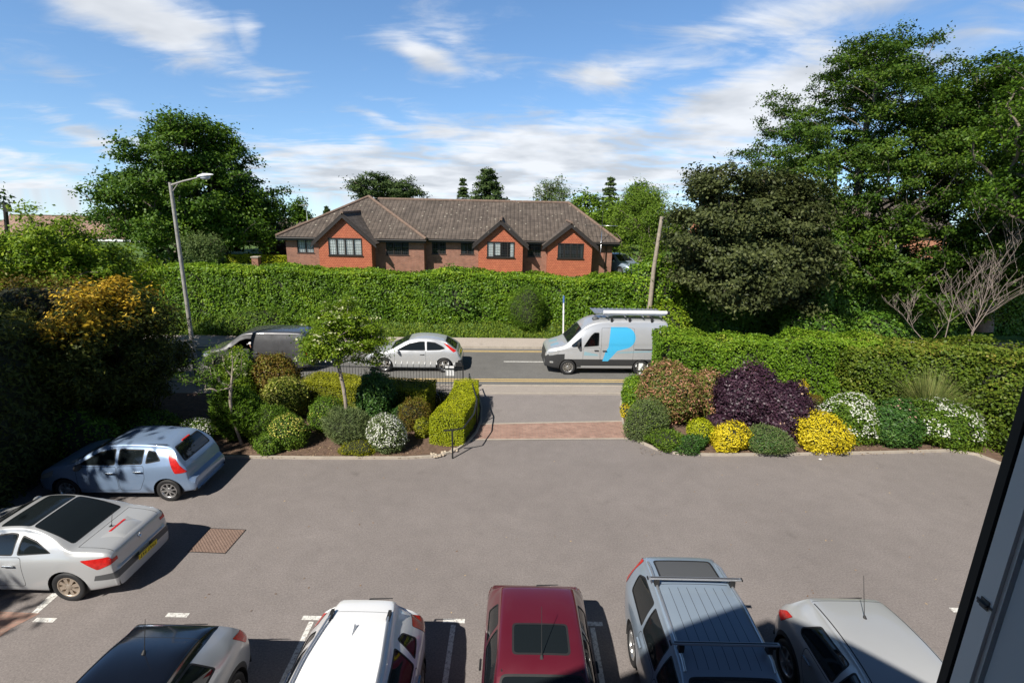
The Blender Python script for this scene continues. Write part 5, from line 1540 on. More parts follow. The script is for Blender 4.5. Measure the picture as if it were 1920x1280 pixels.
def person(name, label, loc, face, shirt, cap=None, arm=True):
    """Seated driver: one skinned body, shirt, hair or cap as children."""
    root = bpy.data.objects.new(name, bpy.data.meshes.new(name)); COL.objects.link(root)
    root.location = loc; root.rotation_euler = (0, 0, rad(face)); tag(root, label, 'person')
    # joints: x forward, seat at z=0
    J = {'pelvis': ((0, 0, .10), .15), 'waist': ((-.02, 0, .28), .13), 'chest': ((-.03, 0, .46), .15), 'neck0': ((-.01, 0, .60), .07), 'neck': ((.01, 0, .66), .055), 'head': ((.03, 0, .76), .088), 'crown': ((.03, 0, .84), .075), 'nose': ((.105, 0, .755), .022)}
    E = [('pelvis', 'waist'), ('waist', 'chest'), ('chest', 'neck0'), ('neck0', 'neck'), ('neck', 'head'), ('head', 'crown'), ('head', 'nose')]
    for s, sg in (('l', 1), ('r', -1)):
        J['sh' + s] = ((-.02, sg * .19, .54), .065); J['el' + s] = ((.14, sg * .25, .33), .045); J['wr' + s] = ((.36, sg * .17, .40), .032); J['ha' + s] = ((.43, sg * .14, .43), .036)
        J['hip' + s] = ((.04, sg * .10, .08), .095); J['kn' + s] = ((.46, sg * .13, .14), .07); J['an' + s] = ((.62, sg * .12, -.24), .045); J['toe' + s] = ((.76, sg * .12, -.28), .035)
        E += [('chest', 'sh' + s), ('sh' + s, 'el' + s), ('el' + s, 'wr' + s), ('wr' + s, 'ha' + s), ('pelvis', 'hip' + s), ('hip' + s, 'kn' + s), ('kn' + s, 'an' + s), ('an' + s, 'toe' + s)]
        for k in range(4):
            nm = f'f{s}{k}'; J[nm] = ((.475 - .004 * abs(k - 1), sg * (.105 + k * .02), .44 + .01 * k), .009); J[nm + 'b'] = ((.485, sg * (.105 + k * .02), .405 + .01 * k), .008); E += [('ha' + s, nm), (nm, nm + 'b')]
        J['th' + s] = ((.44, sg * .09, .455), .010); E.append(('ha' + s, 'th' + s))
    names = list(J); bm = bmesh.new(); vs = {n: bm.verts.new(J[n][0]) for n in names}
    for a, b in E: bm.edges.new((vs[a], vs[b]))
    bm.verts.ensure_lookup_table(); bm.to_mesh(root.data); bm.free()
    md = root.modifiers.new('skin', 'SKIN'); md.use_smooth_shade = True
    for i, n in enumerate(names):
        d = root.data.skin_vertices[0].data[i]; d.radius = (J[n][1], J[n][1]); d.use_root = (n == 'pelvis')
    ms = root.modifiers.new('sub', 'SUBSURF'); ms.levels = ms.render_levels = 2
    root.data.materials.append(M['skin'])
    def sh(bm):
        rings = [(.06, .175, .15), (.2, .165, .145), (.34, .185, .155), (.48, .215, .165), (.56, .20, .13), (.605, .085, .08)]
        prev = None
        for z, ry, rx in rings:
            ring = [bm.verts.new((-.02 + rx * math.cos(a), ry * math.sin(a), z)) for a in np.linspace(0, 2 * math.pi, 18, endpoint=False)]
            if prev:
                for k in range(18): bm.faces.new((prev[k], prev[(k + 1) % 18], ring[(k + 1) % 18], ring[k]))
            prev = ring
        for sg in (1, -1): tube(bm, [(-.02, sg * .15, .55), (.0, sg * .2, .52), (.15, sg * .256, .325)], [.08, .085, .062], 10)
    add_part(root, 'shirt', sh, M[shirt], 60)
    def hd(bm):
        bmesh.ops.create_uvsphere(bm, u_segments=16, v_segments=10, radius=.108, matrix=Matrix.Translation((.012, 0, .80)) @ Matrix.Diagonal((1.08, .92, .95, 1)))
        bmesh.ops.delete(bm, geom=[v for v in bm.verts if v.co.z < .775 + (.06 if v.co.x > .05 else -.06)], context='VERTS')
    add_part(root, 'hair', hd, M['hair'], 60)
    if cap:
        def cp(bm):
            bmesh.ops.create_uvsphere(bm, u_segments=16, v_segments=10, radius=.118, matrix=Matrix.Translation((.015, 0, .815)) @ Matrix.Diagonal((1.08, .92, .85, 1)))
            bmesh.ops.delete(bm, geom=[v for v in bm.verts if v.co.z < .81], context='VERTS')
            pk = [bm.verts.new((.10 + .11 * math.cos(a), .10 * math.sin(a), .818 - .03 * math.cos(a))) for a in np.linspace(-1.5, 1.5, 9)]
            bk = [bm.verts.new((.10 + .11 * math.cos(a), .10 * math.sin(a), .806 - .03 * math.cos(a))) for a in np.linspace(-1.5, 1.5, 9)]
            bm.faces.new(pk); bm.faces.new(bk[::-1])
            for k in range(8): bm.faces.new((pk[k], bk[k], bk[k + 1], pk[k + 1]))
        add_part(root, 'cap', cp, M[cap], 60)
    return root

# ------------------------------------------------------------------ the cars
sgn = lambda lo: (lambda c, n: abs(c.y) > lo)
back = lambda xl, L: (lambda c, n: abs(c.y) > .3 and c.x < L / 2 - xl)


def make_vehicles():
    # ice-blue five-door hatchback by the left bed
    L = 3.92
    S = dict(L=L, W=1.68, R=.30, wheels=(.78, 3.27), paint='iceblue', wd=.19, spokes=(8, .05), clad='greyplastic', rr=.62, kr=.16,
             prof=[(.03, .24), (0, .45), (.05, .62), (.22, .78), (.55, .90), (.95, .99), (1.5, 1.30), (1.85, 1.43), (2.3, 1.47), (2.9, 1.45), (3.30, 1.40), (3.42, 1.33), (3.62, 1.05), (3.74, .86), (3.80, .64), (3.90, .58), (3.92, .44), (3.86, .28)],
             belt=[(0, .60), (.5, .82), (1.0, .93), (2.5, .97), (3.4, 1.0), (3.9, .98)], roofw=[(0, .8), (1, .80), (1.8, .72), (3.0, .71), (3.4, .70), (3.9, .78)],
             sideglass=[[(1.12, .97), (1.62, 1.26), (1.98, 1.345), (2.06, 1.35), (2.06, .985)], [(2.13, .99), (2.13, 1.35), (2.75, 1.34), (2.72, 1.01)], [(2.79, 1.02), (2.82, 1.33), (3.02, 1.29), (3.17, 1.09)]],
             topglass=[('windscreen', [(1.0, -.66), (1.0, .66), (1.68, .53), (1.68, -.53)], 'glass')],
             rearglass=([(-.60, 1.0), (.60, 1.0), (.52, 1.35), (-.52, 1.35)], 3.2),
             doors=[[(1.10, .93), (2.09, .96), (2.09, .32), (1.10, .32)], [(2.11, .96), (2.76, .985), (2.76, .66), (2.60, .32), (2.11, .32)]], handles=[(1.95, .80), (2.62, .84)], handlemat='chrome',
             lamps=[('tail_light', [(3.30, 1.26), (3.46, 1.20), (3.76, .80), (3.50, .78)], (0, 2), back(3.3, L), 'redlamp'), ('headlight', [(.08, .62), (.55, .84), (.5, .68), (.12, .55)], (0, 2), lambda c, n: abs(c.y) > .4 and c.x > L / 2 - .6, 'clearlamp')],
             mirror=(1.25, .98), mirrormat='rubber', seats=[(2.05, .72), (2.9, .62)], sidepaint=[([(.9, .52), (3.0, .54), (3.0, .60), (.9, .58)], 4)])
    f = vehicle('parked_car', 'ice-blue five-door hatchback parked half in shade beside the left flower bed', 'car', (-9.84, 12.36), 181.5, S)
    add_part(f, 'high_brake_light', lambda bm: box(bm, L / 2 - 3.40, L / 2 - 3.36, -.16, .16, 1.355, 1.385), M['redlamp'])
    for s in (1, -1): add_part(f, 'roof_trim', lambda bm: box(bm, L / 2 - 3.25, L / 2 - 1.75, s * .535 - .008, s * .535 + .008, 1.425, 1.437), M['rubber'])

    # silver folding-roof coupe
    L = 4.36
    S = dict(L=L, W=1.78, R=.315, wheels=(.88, 3.48), paint='silverwhite', wd=.21, spokes=(8, .085), rimmat='alloyworn', rr=.8, kr=.17, archgap=.05,
             prof=[(.04, .25), (0, .45), (.05, .6), (.3, .76), (.8, .88), (1.2, .95), (1.95, 1.33), (2.3, 1.40), (2.75, 1.395), (3.2, 1.26), (3.55, 1.09), (3.64, 1.055), (4.0, 1.03), (4.22, .99), (4.29, .93), (4.31, .80), (4.33, .66), (4.42, .60), (4.43, .42), (4.36, .28)],
             belt=[(0, .60), (.6, .80), (1.2, .90), (2.6, .94), (3.5, .97), (4.36, .93)], roofw=[(0, .8), (1.2, .80), (2.0, .70), (2.7, .69), (3.3, .74), (3.6, .82), (4.3, .85)],
             sideglass=[[(1.50, .96), (2.02, 1.25), (2.45, 1.315), (2.60, 1.30), (2.56, .965)], [(2.63, .97), (2.66, 1.285), (2.95, 1.20), (3.28, 1.02)]],
             topglass=[('windscreen', [(1.22, -.64), (1.22, .64), (1.98, .53), (1.98, -.53)], 'glass'), ('glass_roof', [(2.14, -.54), (2.14, .54), (2.74, .53), (2.74, -.53)], 'darkglass'), ('rear_window', [(2.765, -.53), (2.765, .53), (3.55, .63), (3.55, -.63)], 'darkglass')], topinset=.012,
             doors=[[(1.35, .92), (2.72, .95), (2.72, .34), (1.35, .34)]], handles=[(2.50, .80)], handlemat='chrome',
             lamps=[('tail_light', [(3.80, .90), (4.26, .93), (4.34, .80), (4.08, .70)], (0, 2), lambda c, n: abs(c.y) > .60 and c.x < L / 2 - 3.6, 'redlamp'), ('headlight', [(.08, .60), (.6, .82), (.55, .66), (.12, .53)], (0, 2), lambda c, n: abs(c.y) > .4 and c.x > L / 2 - .7, 'clearlamp')],
             sidepaint=[([(3.98, .46), (4.6, .46), (4.6, .63), (4.02, .57)], 2)], mirror=(1.45, .98), grooves=[(3.66, -.66, 3.66, .66, .012), (3.66, -.66, 4.27, -.62, .010), (3.66, .66, 4.27, .62, .010)],
             seats=[(2.3, .72)], plate=(4.43, .535, -.12, 'plateyellow'))
    c = vehicle('parked_car', 'silver folding-roof coupe with dark glass roof parked at the left edge', 'car', (-9.52, 9.06), 180.0, S)
    add_part(c, 'high_brake_light', lambda bm: box(bm, L / 2 - 3.934, L / 2 - 3.885, -.20, .20, 1.045, 1.084), M['redlamp'])
    def fin(bm):
        for s in (1, -1):
            v = [bm.verts.new((L / 2 - x, s * y, z)) for x, y, z in ((3.88, .16, 1.075), (3.88, .24, 1.04), (4.14, .24, 1.008), (4.14, .20, 1.012))]
            bm.faces.new(v if s > 0 else v[::-1])
    def wedge(bm):
        P = [(3.935, -.20, 1.078), (3.935, .20, 1.078), (4.20, .16, 1.012), (4.20, -.16, 1.012), (3.80, -.42, 1.03), (3.80, .42, 1.03), (4.22, .30, .985), (4.22, -.30, .985), (3.80, -.16, 1.032), (3.80, .16, 1.032)]
        v = [bm.verts.new((L / 2 - x, y, z)) for x, y, z in P]
        for q in ((0, 1, 2, 3), (1, 5, 6, 2), (0, 3, 7, 4), (3, 2, 6, 7), (0, 4, 8), (1, 9, 5), (0, 8, 9, 1)): bm.faces.new([v[i] for i in q])
    add_part(c, 'boot_spoiler', wedge, M['silverwhite'], 50)
    antenna(c, 3.76, 1.045, L, .34, -.2)
    def badge(bm):
        Mt = Matrix.Translation((L / 2 - 4.318, 0, .865)) @ Matrix.Rotation(math.pi / 2, 4, 'Y')
        for a, b in (((0, .045), (.035, 0)), ((.035, 0), (0, -.045)), ((0, -.045), (-.035, 0)), ((-.035, 0), (0, .045))):
            tube(bm, [Mt @ Vector((a[1], a[0], 0)), Mt @ Vector((b[1], b[0], 0))], .009, 6)
    add_part(c, 'badge', badge, M['chrome'])
    for s in (1, -1): add_part(c, 'reversing_light', lambda bm: bmesh.ops.create_uvsphere(bm, u_segments=14, v_segments=8, radius=.060, matrix=Matrix.Translation((L / 2 - 4.225, s * .69, .835)) @ Matrix.Diagonal((.9, 1, 1, 1))), M['clearlamp'], 60)

    # two-tone small crossover, bottom left
    L = 4.14
    S = dict(L=L, W=1.77, R=.33, wheels=(.85, 3.38), paint='silver', paint2='blackcar', wd=.22, spokes=(5, .09), archtrim=True, clad='plastic', rr=.7, kr=.2,
             prof=[(.05, .28), (0, .5), (.06, .75), (.3, .92), (.8, 1.0), (1.15, 1.06), (1.75, 1.42), (2.1, 1.54), (2.5, 1.57), (3.0, 1.54), (3.45, 1.45), (3.60, 1.40), (3.68, 1.33), (3.88, 1.08), (4.0, .92), (4.08, .75), (4.14, .62), (4.13, .45), (4.06, .32)],
             belt=[(0, .7), (.6, .9), (1.2, 1.0), (2.6, 1.04), (3.5, 1.10), (4.1, 1.0)], roofw=[(0, .8), (1.2, .8), (2.0, .68), (3.0, .645), (3.6, .62), (4.1, .74)],
             sideglass=[[(1.35, 1.05), (1.80, 1.34), (2.3, 1.43), (2.34, 1.06)], [(2.40, 1.06), (2.38, 1.44), (2.95, 1.42), (3.15, 1.12)]], tint=(1,),
             topglass=[('windscreen', [(1.18, -.66), (1.18, .66), (1.85, .53), (1.85, -.53)], 'glass')], rearglass=([(-.52, 1.08), (.52, 1.08), (.47, 1.34), (-.47, 1.34)], 3.55),
             paintxy=[([(1.80, -.62), (1.80, .62), (3.72, .60), (3.72, -.60)], 4, lambda c, n: c.z > 1.27)],
             doors=[[(1.3, 1.0), (2.36, 1.03), (2.36, .4), (1.3, .4)]], handles=[(2.2, .9)],
             lamps=[('tail_light', [(3.62, 1.14), (3.86, 1.08), (4.05, .86), (3.86, .84)], (0, 2), lambda c, n: abs(c.y) > .52 and c.x < L / 2 - 3.5, 'redlamp')],
             mirror=(1.45, 1.08), grooves=[(3.28, -.58, 3.28, .58, .010)], seats=[(2.3, .8), (3.1, .7)], plate=(4.115, .74, -.2, 'plateyellow'))
    j = vehicle('parked_car', 'silver crossover with black roof parked at bottom left, tail lights to the yard', 'car', (-4.84, 4.74), -90, S)
    antenna(j, 2.95, 1.545, L, .45, -.25); wiper(j, 3.75, 1.2, L)

    # white sport-utility
    L = 4.32
    S = dict(L=L, W=1.80, R=.34, wheels=(.88, 3.50), paint='whitecar', wd=.22, spokes=(5, .09), archtrim=True, clad='plastic', rr=.7, kr=.2,
             prof=[(.05, .28), (0, .5), (.05, .78), (.3, .94), (.8, 1.04), (1.12, 1.10), (1.8, 1.50), (2.1, 1.60), (2.6, 1.65), (3.2, 1.635), (3.72, 1.575), (3.92, 1.53), (3.95, 1.47), (4.10, 1.12), (4.18, .95), (4.25, .78), (4.31, .64), (4.31, .46), (4.24, .32)],
             belt=[(0, .72), (.6, .92), (1.2, 1.02), (2.6, 1.06), (3.5, 1.09), (4.3, 1.02)], roofw=[(0, .8), (1.2, .8), (2.0, .70), (2.8, .65), (3.5, .56), (3.9, .50), (4.3, .66)],
             sideglass=[[(1.40, 1.07), (1.88, 1.42), (2.3, 1.50), (2.36, 1.08)], [(2.42, 1.08), (2.42, 1.51), (3.1, 1.49), (3.18, 1.10)], [(3.25, 1.11), (3.25, 1.46), (3.45, 1.40), (3.6, 1.16)]],
             topglass=[('windscreen', [(1.16, -.68), (1.16, .68), (1.90, .57), (1.90, -.57)], 'glass')], rearglass=([(-.58, 1.10), (.58, 1.10), (.52, 1.46), (-.52, 1.46)], 3.85), tint=(1, 2),
             doors=[[(1.3, 1.02), (2.39, 1.05), (2.39, .42), (1.3, .42)], [(2.41, 1.05), (3.2, 1.075), (3.2, .75), (2.95, .42), (2.41, .42)]], handles=[(2.2, .92), (3.05, .95)], handlemat='chrome',
             lamps=[('tail_light', [(3.72, 1.25), (3.95, 1.25), (4.20, .98), (4.14, .88), (3.90, .95)], (0, 2), lambda c, n: abs(c.y) > .50 and c.x < L / 2 - 3.6, 'redlamp')],
             mirror=(1.5, 1.1), grooves=[(3.62, -.44, 3.62, .44, .008)], seats=[(2.35, .8), (3.2, .7)], plate=(4.275, .8, -.2, 'plateyellow'))
    w = vehicle('parked_car', 'white sport-utility car with silver roof rails parked between the two-tone crossover and the maroon hatchback', 'car', (-2.13, 4.93), -90, S)
    for s in (1, -1):
        add_part(w, 'roof_rail', lambda bm: tube(bm, [(L / 2 - 1.95, s * .545, 1.575), (L / 2 - 2.1, s * .545, 1.635), (L / 2 - 2.7, s * .515, 1.67), (L / 2 - 3.40, s * .43, 1.645), (L / 2 - 3.58, s * .41, 1.60)], .018, 8), M['roofbar'])
    for xx in (3.52, 2.02):
        for s in (1, -1): add_part(w, 'rail_foot', lambda bm: box(bm, L / 2 - xx - .09, L / 2 - xx + .09, s * (.42 if xx > 3 else .54) - .022, s * (.42 if xx > 3 else .54) + .022, 1.55, 1.64), M['rubber'])
    def shark(bm):
        v = [bm.verts.new((L / 2 - x, y, z)) for x, y, z in ((3.10, 0, 1.64), (3.30, -.03, 1.625), (3.30, .03, 1.625), (3.28, 0, 1.70))]
        for q in ((0, 1, 3), (0, 3, 2), (1, 2, 3), (0, 1, 2)): bm.faces.new([v[i] for i in q])
    add_part(w, 'roof_fin', shark, M['whitecar'], 20); wiper(w, 4.0, 1.42, L)

    # maroon hatchback with glass sunroof
    L = 4.02
    S = dict(L=L, W=1.69, R=.305, wheels=(.82, 3.30), paint='maroon', wd=.19, spokes=(7, .07), rr=.5, kr=.13, clad='plastic',
             prof=[(.03, .25), (0, .45), (.05, .64), (.2, .76), (.7, .88), (1.0, .94), (1.55, 1.32), (1.8, 1.41), (2.3, 1.44), (2.8, 1.43), (3.18, 1.395), (3.28, 1.36), (3.62, .99), (3.80, .93), (3.86, .80), (3.90, .62), (4.02, .56), (4.02, .40), (3.96, .28)],
             belt=[(0, .6), (.6, .8), (1.1, .90), (2.6, .93), (3.4, .96), (4.0, .92)], roofw=[(0, .8), (1.1, .80), (1.8, .735), (3.0, .725), (3.3, .72), (3.9, .8)],
             sideglass=[[(1.15, .94), (1.60, 1.25), (1.95, 1.335), (2.42, 1.34), (2.44, .95)], [(2.50, .955), (2.48, 1.34), (2.95, 1.31), (3.12, 1.0)]],
             topglass=[('windscreen', [(1.02, -.66), (1.02, .66), (1.63, .56), (1.63, -.56)], 'glass'), ('sunroof', [(1.88, -.41), (1.88, .41), (2.42, .41), (2.42, -.41)], 'darkglass')],
             rearglass=([(-.60, .99), (.60, .99), (.54, 1.34), (-.54, 1.34)], 3.15),
             doors=[[(1.10, .89), (2.46, .92), (2.46, .32), (1.10, .32)]], handles=[(2.28, .80)], handlemat='rubber',
             lamps=[('tail_light', [(3.62, .88), (3.90, .88), (3.95, .70), (3.66, .70)], (0, 2), lambda c, n: abs(c.y) > .48 and c.x < L / 2 - 3.5, 'redlamp')],
             mirror=(1.3, .96), mirrormat='rubber', seats=[(2.1, .72), (2.95, .62)], sidepaint=[([(.9, .48), (3.1, .5), (3.1, .55), (.9, .53)], 1)], plate=(3.90, .74, -.1, 'plateyellow'))
    r = vehicle('parked_car', 'maroon hatchback with square glass sunroof parked at bottom centre', 'car', (.50, 5.99), -90, S)
    for s in (1, -1):
        add_part(r, 'roof_gutter_strip', lambda bm: tube(bm, [(L / 2 - 1.66, s * .545, 1.352), (L / 2 - 2.3, s * .548, 1.39), (L / 2 - 3.2, s * .54, 1.345)], .014, 6), M['rubber'])
    antenna(r, 1.83, 1.41, L, .55, -.62); wiper(r, 3.40, 1.22, L)

    # blue-silver estate with roof bars
    L = 4.56
    S = dict(L=L, W=1.80, R=.335, wheels=(.92, 3.58), paint='bluesilver', wd=.22, spokes=(5, .09), rr=.55, kr=.16,
             prof=[(.05, .27), (0, .48), (.05, .72), (.25, .88), (.8, .98), (1.15, 1.05), (1.8, 1.46), (2.1, 1.58), (2.5, 1.63), (3.3, 1.64), (3.9, 1.61), (4.22, 1.56), (4.32, 1.50), (4.42, 1.15), (4.48, .95), (4.52, .72), (4.56, .6), (4.56, .45), (4.50, .3)],
             belt=[(0, .7), (.6, .88), (1.2, .98), (2.8, 1.02), (4.0, 1.05), (4.5, 1.0)], roofw=[(0, .8), (1.2, .8), (2.0, .74), (3.0, .74), (4.2, .70), (4.5, .80)],
             sideglass=[[(1.4, 1.03), (1.9, 1.40), (2.3, 1.48), (2.34, 1.04)], [(2.40, 1.04), (2.40, 1.49), (3.15, 1.49), (3.15, 1.05)], [(3.22, 1.05), (3.22, 1.49), (3.85, 1.46), (4.05, 1.36), (4.0, 1.08)]], tint=(0, 1, 2),
             topglass=[('windscreen', [(1.2, -.68), (1.2, .68), (1.92, .58), (1.92, -.58)], 'glass'), ('rear_roof_panel', [(3.56, -.50), (3.56, .50), (4.14, .49), (4.14, -.49)], 'greyplastic')],
             rearglass=([(-.60, 1.05), (.60, 1.05), (.55, 1.46), (-.55, 1.46)], 4.25),
             doors=[[(1.3, .98), (2.37, 1.01), (2.37, .36), (1.3, .36)], [(2.39, 1.01), (3.2, 1.03), (3.2, .72), (3.02, .36), (2.39, .36)]], handles=[(2.2, .9), (3.05, .92)],
             lamps=[('tail_light', [(4.22, 1.50), (4.36, 1.46), (4.52, 1.0), (4.36, .92)], (0, 2), lambda c, n: abs(c.y) > .46 and c.x < L / 2 - 4.1, 'redlamp')],
             mirror=(1.5, 1.05), grooves=[(2.0, y, 3.42, y, .007) for y in (-.42, -.28, -.14, 0, .14, .28, .42)] + [(3.50, -.54, 3.50, .54, .012)], seats=[(2.35, .8), (3.2, .7)], plate=(4.53, .78, -.1, 'plateyellow'))
    e = vehicle('parked_car', 'blue-silver estate car with ribbed roof and two roof bars, parked right of the maroon hatchback', 'car', (2.98, 5.84), -90, S)
    for s in (1, -1):
        add_part(e, 'roof_rail', lambda bm: tube(bm, [(L / 2 - 1.98, s * .60, 1.53), (L / 2 - 2.1, s * .605, 1.60), (L / 2 - 3.0, s * .61, 1.655), (L / 2 - 3.9, s * .585, 1.62), (L / 2 - 4.1, s * .57, 1.56)], .02, 8), M['roofbar'])
    for xx in (3.48, 2.22):
        b = add_part(e, 'roof_bar', lambda bm: (box(bm, L / 2 - xx - .035, L / 2 - xx + .035, -.74, .74, 1.735, 1.765), bmesh.ops.bevel(bm, geom=bm.edges[:], offset=.012, segments=2, affect='EDGES')), M['roofbar'])
        add_part(b, 'bar_groove', lambda bm: box(bm, L / 2 - xx - .008, L / 2 - xx + .008, -.70, .70, 1.7655, 1.7675), M['rubber'])
        for s in (1, -1):
            add_part(b, 'bar_foot', lambda bm: box(bm, L / 2 - xx - .045, L / 2 - xx + .045, s * .60 - .035, s * .60 + .035, 1.63, 1.734), M['rubber'])
            add_part(b, 'end_cap', lambda bm: box(bm, L / 2 - xx - .034, L / 2 - xx + .034, min(s * .7405, s * .755), max(s * .7405, s * .755), 1.736, 1.764), M['rubber'])

    # silver crossover hatch at the right
    L = 4.12
    S = dict(L=L, W=1.78, R=.335, wheels=(.86, 3.40), paint='silverwhite', wd=.22, spokes=(5, .08), archtrim=True, clad='plastic', rr=.85, kr=.24,
             prof=[(.05, .28), (0, .5), (.06, .72), (.3, .9), (.8, 1.0), (1.15, 1.06), (1.75, 1.38), (2.1, 1.49), (2.5, 1.53), (3.0, 1.515), (3.5, 1.45), (3.62, 1.40), (3.78, 1.15), (3.92, 1.0), (4.0, .82), (4.10, .64), (4.10, .46), (4.04, .32)],
             belt=[(0, .7), (.6, .88), (1.2, .98), (2.6, 1.02), (3.4, 1.06), (4.1, .95)], roofw=[(0, .8), (1.2, .8), (2.0, .72), (3.0, .70), (3.6, .66), (4.1, .74)],
             sideglass=[[(1.38, 1.03), (1.82, 1.32), (2.25, 1.40), (2.32, 1.04)], [(2.37, 1.04), (2.35, 1.405), (3.05, 1.38), (3.28, 1.14), (3.22, 1.07)]], tint=(0, 1),
             topglass=[('windscreen', [(1.18, -.68), (1.18, .68), (1.85, .57), (1.85, -.57)], 'glass')], rearglass=([(-.56, 1.02), (.56, 1.02), (.50, 1.36), (-.50, 1.36)], 3.5),
             doors=[[(1.3, .98), (2.34, 1.01), (2.34, .38), (1.3, .38)], [(2.36, 1.01), (3.02, 1.04), (3.02, .78), (2.80, .38), (2.36, .38)]], handles=[(2.15, .9), (2.86, .93)], handlemat='chrome',
             lamps=[('tail_light', [(3.52, 1.10), (3.72, 1.05), (3.98, .84), (3.74, .82)], (0, 2), lambda c, n: abs(c.y) > .48 and c.x < L / 2 - 3.4, 'redlamp')],
             mirror=(1.45, 1.06), grooves=[(1.95, -.585, 3.45, -.555, .016), (1.95, .585, 3.45, .555, .016), (3.50, -.56, 3.50, .56, .010)], seats=[(2.3, .8), (3.05, .7)], plate=(4.075, .75, -.2, 'plateyellow'))
    h = vehicle('parked_car', 'silver hatchback with grey wheel-arch cladding and wire aerial parked furthest right', 'car', (5.42, 5.53), -90, S)
    antenna(h, 3.08, 1.505, L, .62, -.30); wiper(h, 3.66, 1.30, L)

    # three-door hatchback in the queue on the road
    RH = 180 + math.degrees(RA)
    L = 4.34
    S = dict(L=L, W=1.84, R=.325, wheels=(.92, 3.56), paint='silver', wd=.21, spokes=(5, .09), rr=.75, kr=.2, clad='plastic',
             prof=[(.04, .25), (0, .45), (.05, .64), (.25, .80), (.7, .92), (1.15, 1.0), (1.85, 1.36), (2.2, 1.47), (2.6, 1.50), (3.1, 1.47), (3.5, 1.39), (3.62, 1.34), (4.02, 1.05), (4.16, .94), (4.24, .76), (4.33, .62), (4.34, .44), (4.28, .28)],
             belt=[(0, .62), (.6, .84), (1.2, .94), (2.6, .98), (3.5, 1.03), (4.3, .95)], roofw=[(0, .8), (1.2, .8), (2.1, .68), (3.0, .66), (3.6, .62), (4.2, .76)],
             sideglass=[[(1.42, 1.0), (2.0, 1.28), (2.45, 1.37), (2.70, 1.375), (2.74, 1.01)], [(2.80, 1.01), (2.78, 1.375), (3.15, 1.33), (3.5, 1.18), (3.62, 1.09), (3.4, 1.03)]], tint=(1,),
             topglass=[('windscreen', [(1.18, -.68), (1.18, .68), (1.98, .54), (1.98, -.54)], 'glass')], rearglass=([(-.58, 1.0), (.58, 1.0), (.48, 1.35), (-.48, 1.35)], 3.5),
             doors=[[(1.38, .95), (2.76, .99), (2.76, .33), (1.38, .33)]], handles=[(2.58, .87)],
             lamps=[('tail_light', [(3.52, 1.30), (3.70, 1.25), (4.10, .99), (3.98, .93)], (0, 2), lambda c, n: abs(c.y) > .40 and c.x < L / 2 - 3.4, 'redlamp'), ('headlight', [(.10, .66), (.62, .87), (.6, .72), (.15, .58)], (0, 2), lambda c, n: abs(c.y) > .4 and c.x > L / 2 - .8, 'clearlamp')],
             sidepaint=[([(4.15, .40), (4.5, .40), (4.5, .58), (4.18, .56)], 2)], mirror=(1.55, 1.0), seats=[(2.5, .74), (3.3, .6)], plate=(4.26, .72, -.2, 'plateyellow'))
    vehicle('hatchback', 'silver three-door hatchback waiting on the road between the two vans', 'car', (-4.44, 23.06, -.05), RH, S)

    # dark grey van ahead of it
    L = 4.62
    S = dict(L=L, W=1.95, R=.33, wheels=(.98, 3.92), paint='greyvan', wd=.22, spokes=(6, .09), rr=.4, kr=.10, crown=.975, clad='plastic',
             prof=[(.05, .3), (0, .5), (.03, .8), (.2, 1.0), (.7, 1.12), (1.05, 1.22), (1.8, 1.78), (2.1, 1.90), (2.6, 1.95), (3.6, 1.96), (4.5, 1.94), (4.74, 1.88), (4.82, 1.75), (4.88, 1.2), (4.92, .7), (4.95, .55), (4.92, .38)],
             belt=[(0, .8), (.6, 1.0), (1.2, 1.12), (3, 1.14), (4.9, 1.14)], roofw=[(0, .82), (1.2, .82), (2.0, .80), (3, .82), (4.7, .82)],
             sideglass=[[(1.38, 1.17), (1.85, 1.56), (2.15, 1.66), (2.40, 1.66), (2.40, 1.17)]], open=(0, 1),
             topglass=[('windscreen', [(1.1, -.74), (1.1, .74), (1.86, .66), (1.86, -.66)], 'glass')],
             doors=[[(1.3, 1.12), (2.46, 1.13), (2.46, .38), (1.3, .38)], [(2.5, 1.72), (3.62, 1.72), (3.62, .40), (2.5, .40)]], handles=[(2.28, 1.0), (2.62, 1.0)], handlemat='chrome',
             lamps=[('tail_light', [(4.78, 1.35), (5.0, 1.35), (5.0, .85), (4.82, .85)], (0, 2), lambda c, n: abs(c.y) > .8, 'redlamp'), ('headlight', [(.06, .82), (.6, 1.04), (.55, .85), (.1, .72)], (0, 2), lambda c, n: abs(c.y) > .45 and c.x > L / 2 - .8, 'clearlamp')],
             grooves=[(2.1, y, 4.6, y, .03) for y in (-.5, -.25, 0, .25, .5)], mirror=(1.45, 1.2), mirrormat='rubber', seats=[(2.4, .95)], seatz=.55)
    S['prof'] = [(x * .933, z * .925) for x, z in S['prof']]; S['belt'] = [(x * .933, z * .925) for x, z in S['belt']]; S['roofw'] = [(x * .933, r_) for x, r_ in S['roofw']]
    S['sideglass'] = [[(x * .933, z * .925) for x, z in p] for p in S['sideglass']]; S['doors'] = [[(x * .933, z * .925) for x, z in p] for p in S['doors']]; S['wheels'] = (.92, 3.66); S['handles'] = [(2.13, .92), (2.44, .92)]
    S['lamps'] = [(n_, [(x * .933, z * .925) for x, z in p], a_, c_, m_) for n_, p, a_, c_, m_ in S['lamps']]; S['topglass'] = [(n_, [(x * .933, y) for x, y in p], m_) for n_, p, m_ in S['topglass']]
    S['grooves'] = [(a * .933, b, c_ * .933, d, e_) for a, b, c_, d, e_ in S['grooves']]; S['mirror'] = (1.35, 1.1); S['W'] = 1.86; S['seats'] = [(2.24, .85)]; S['seatz'] = .48
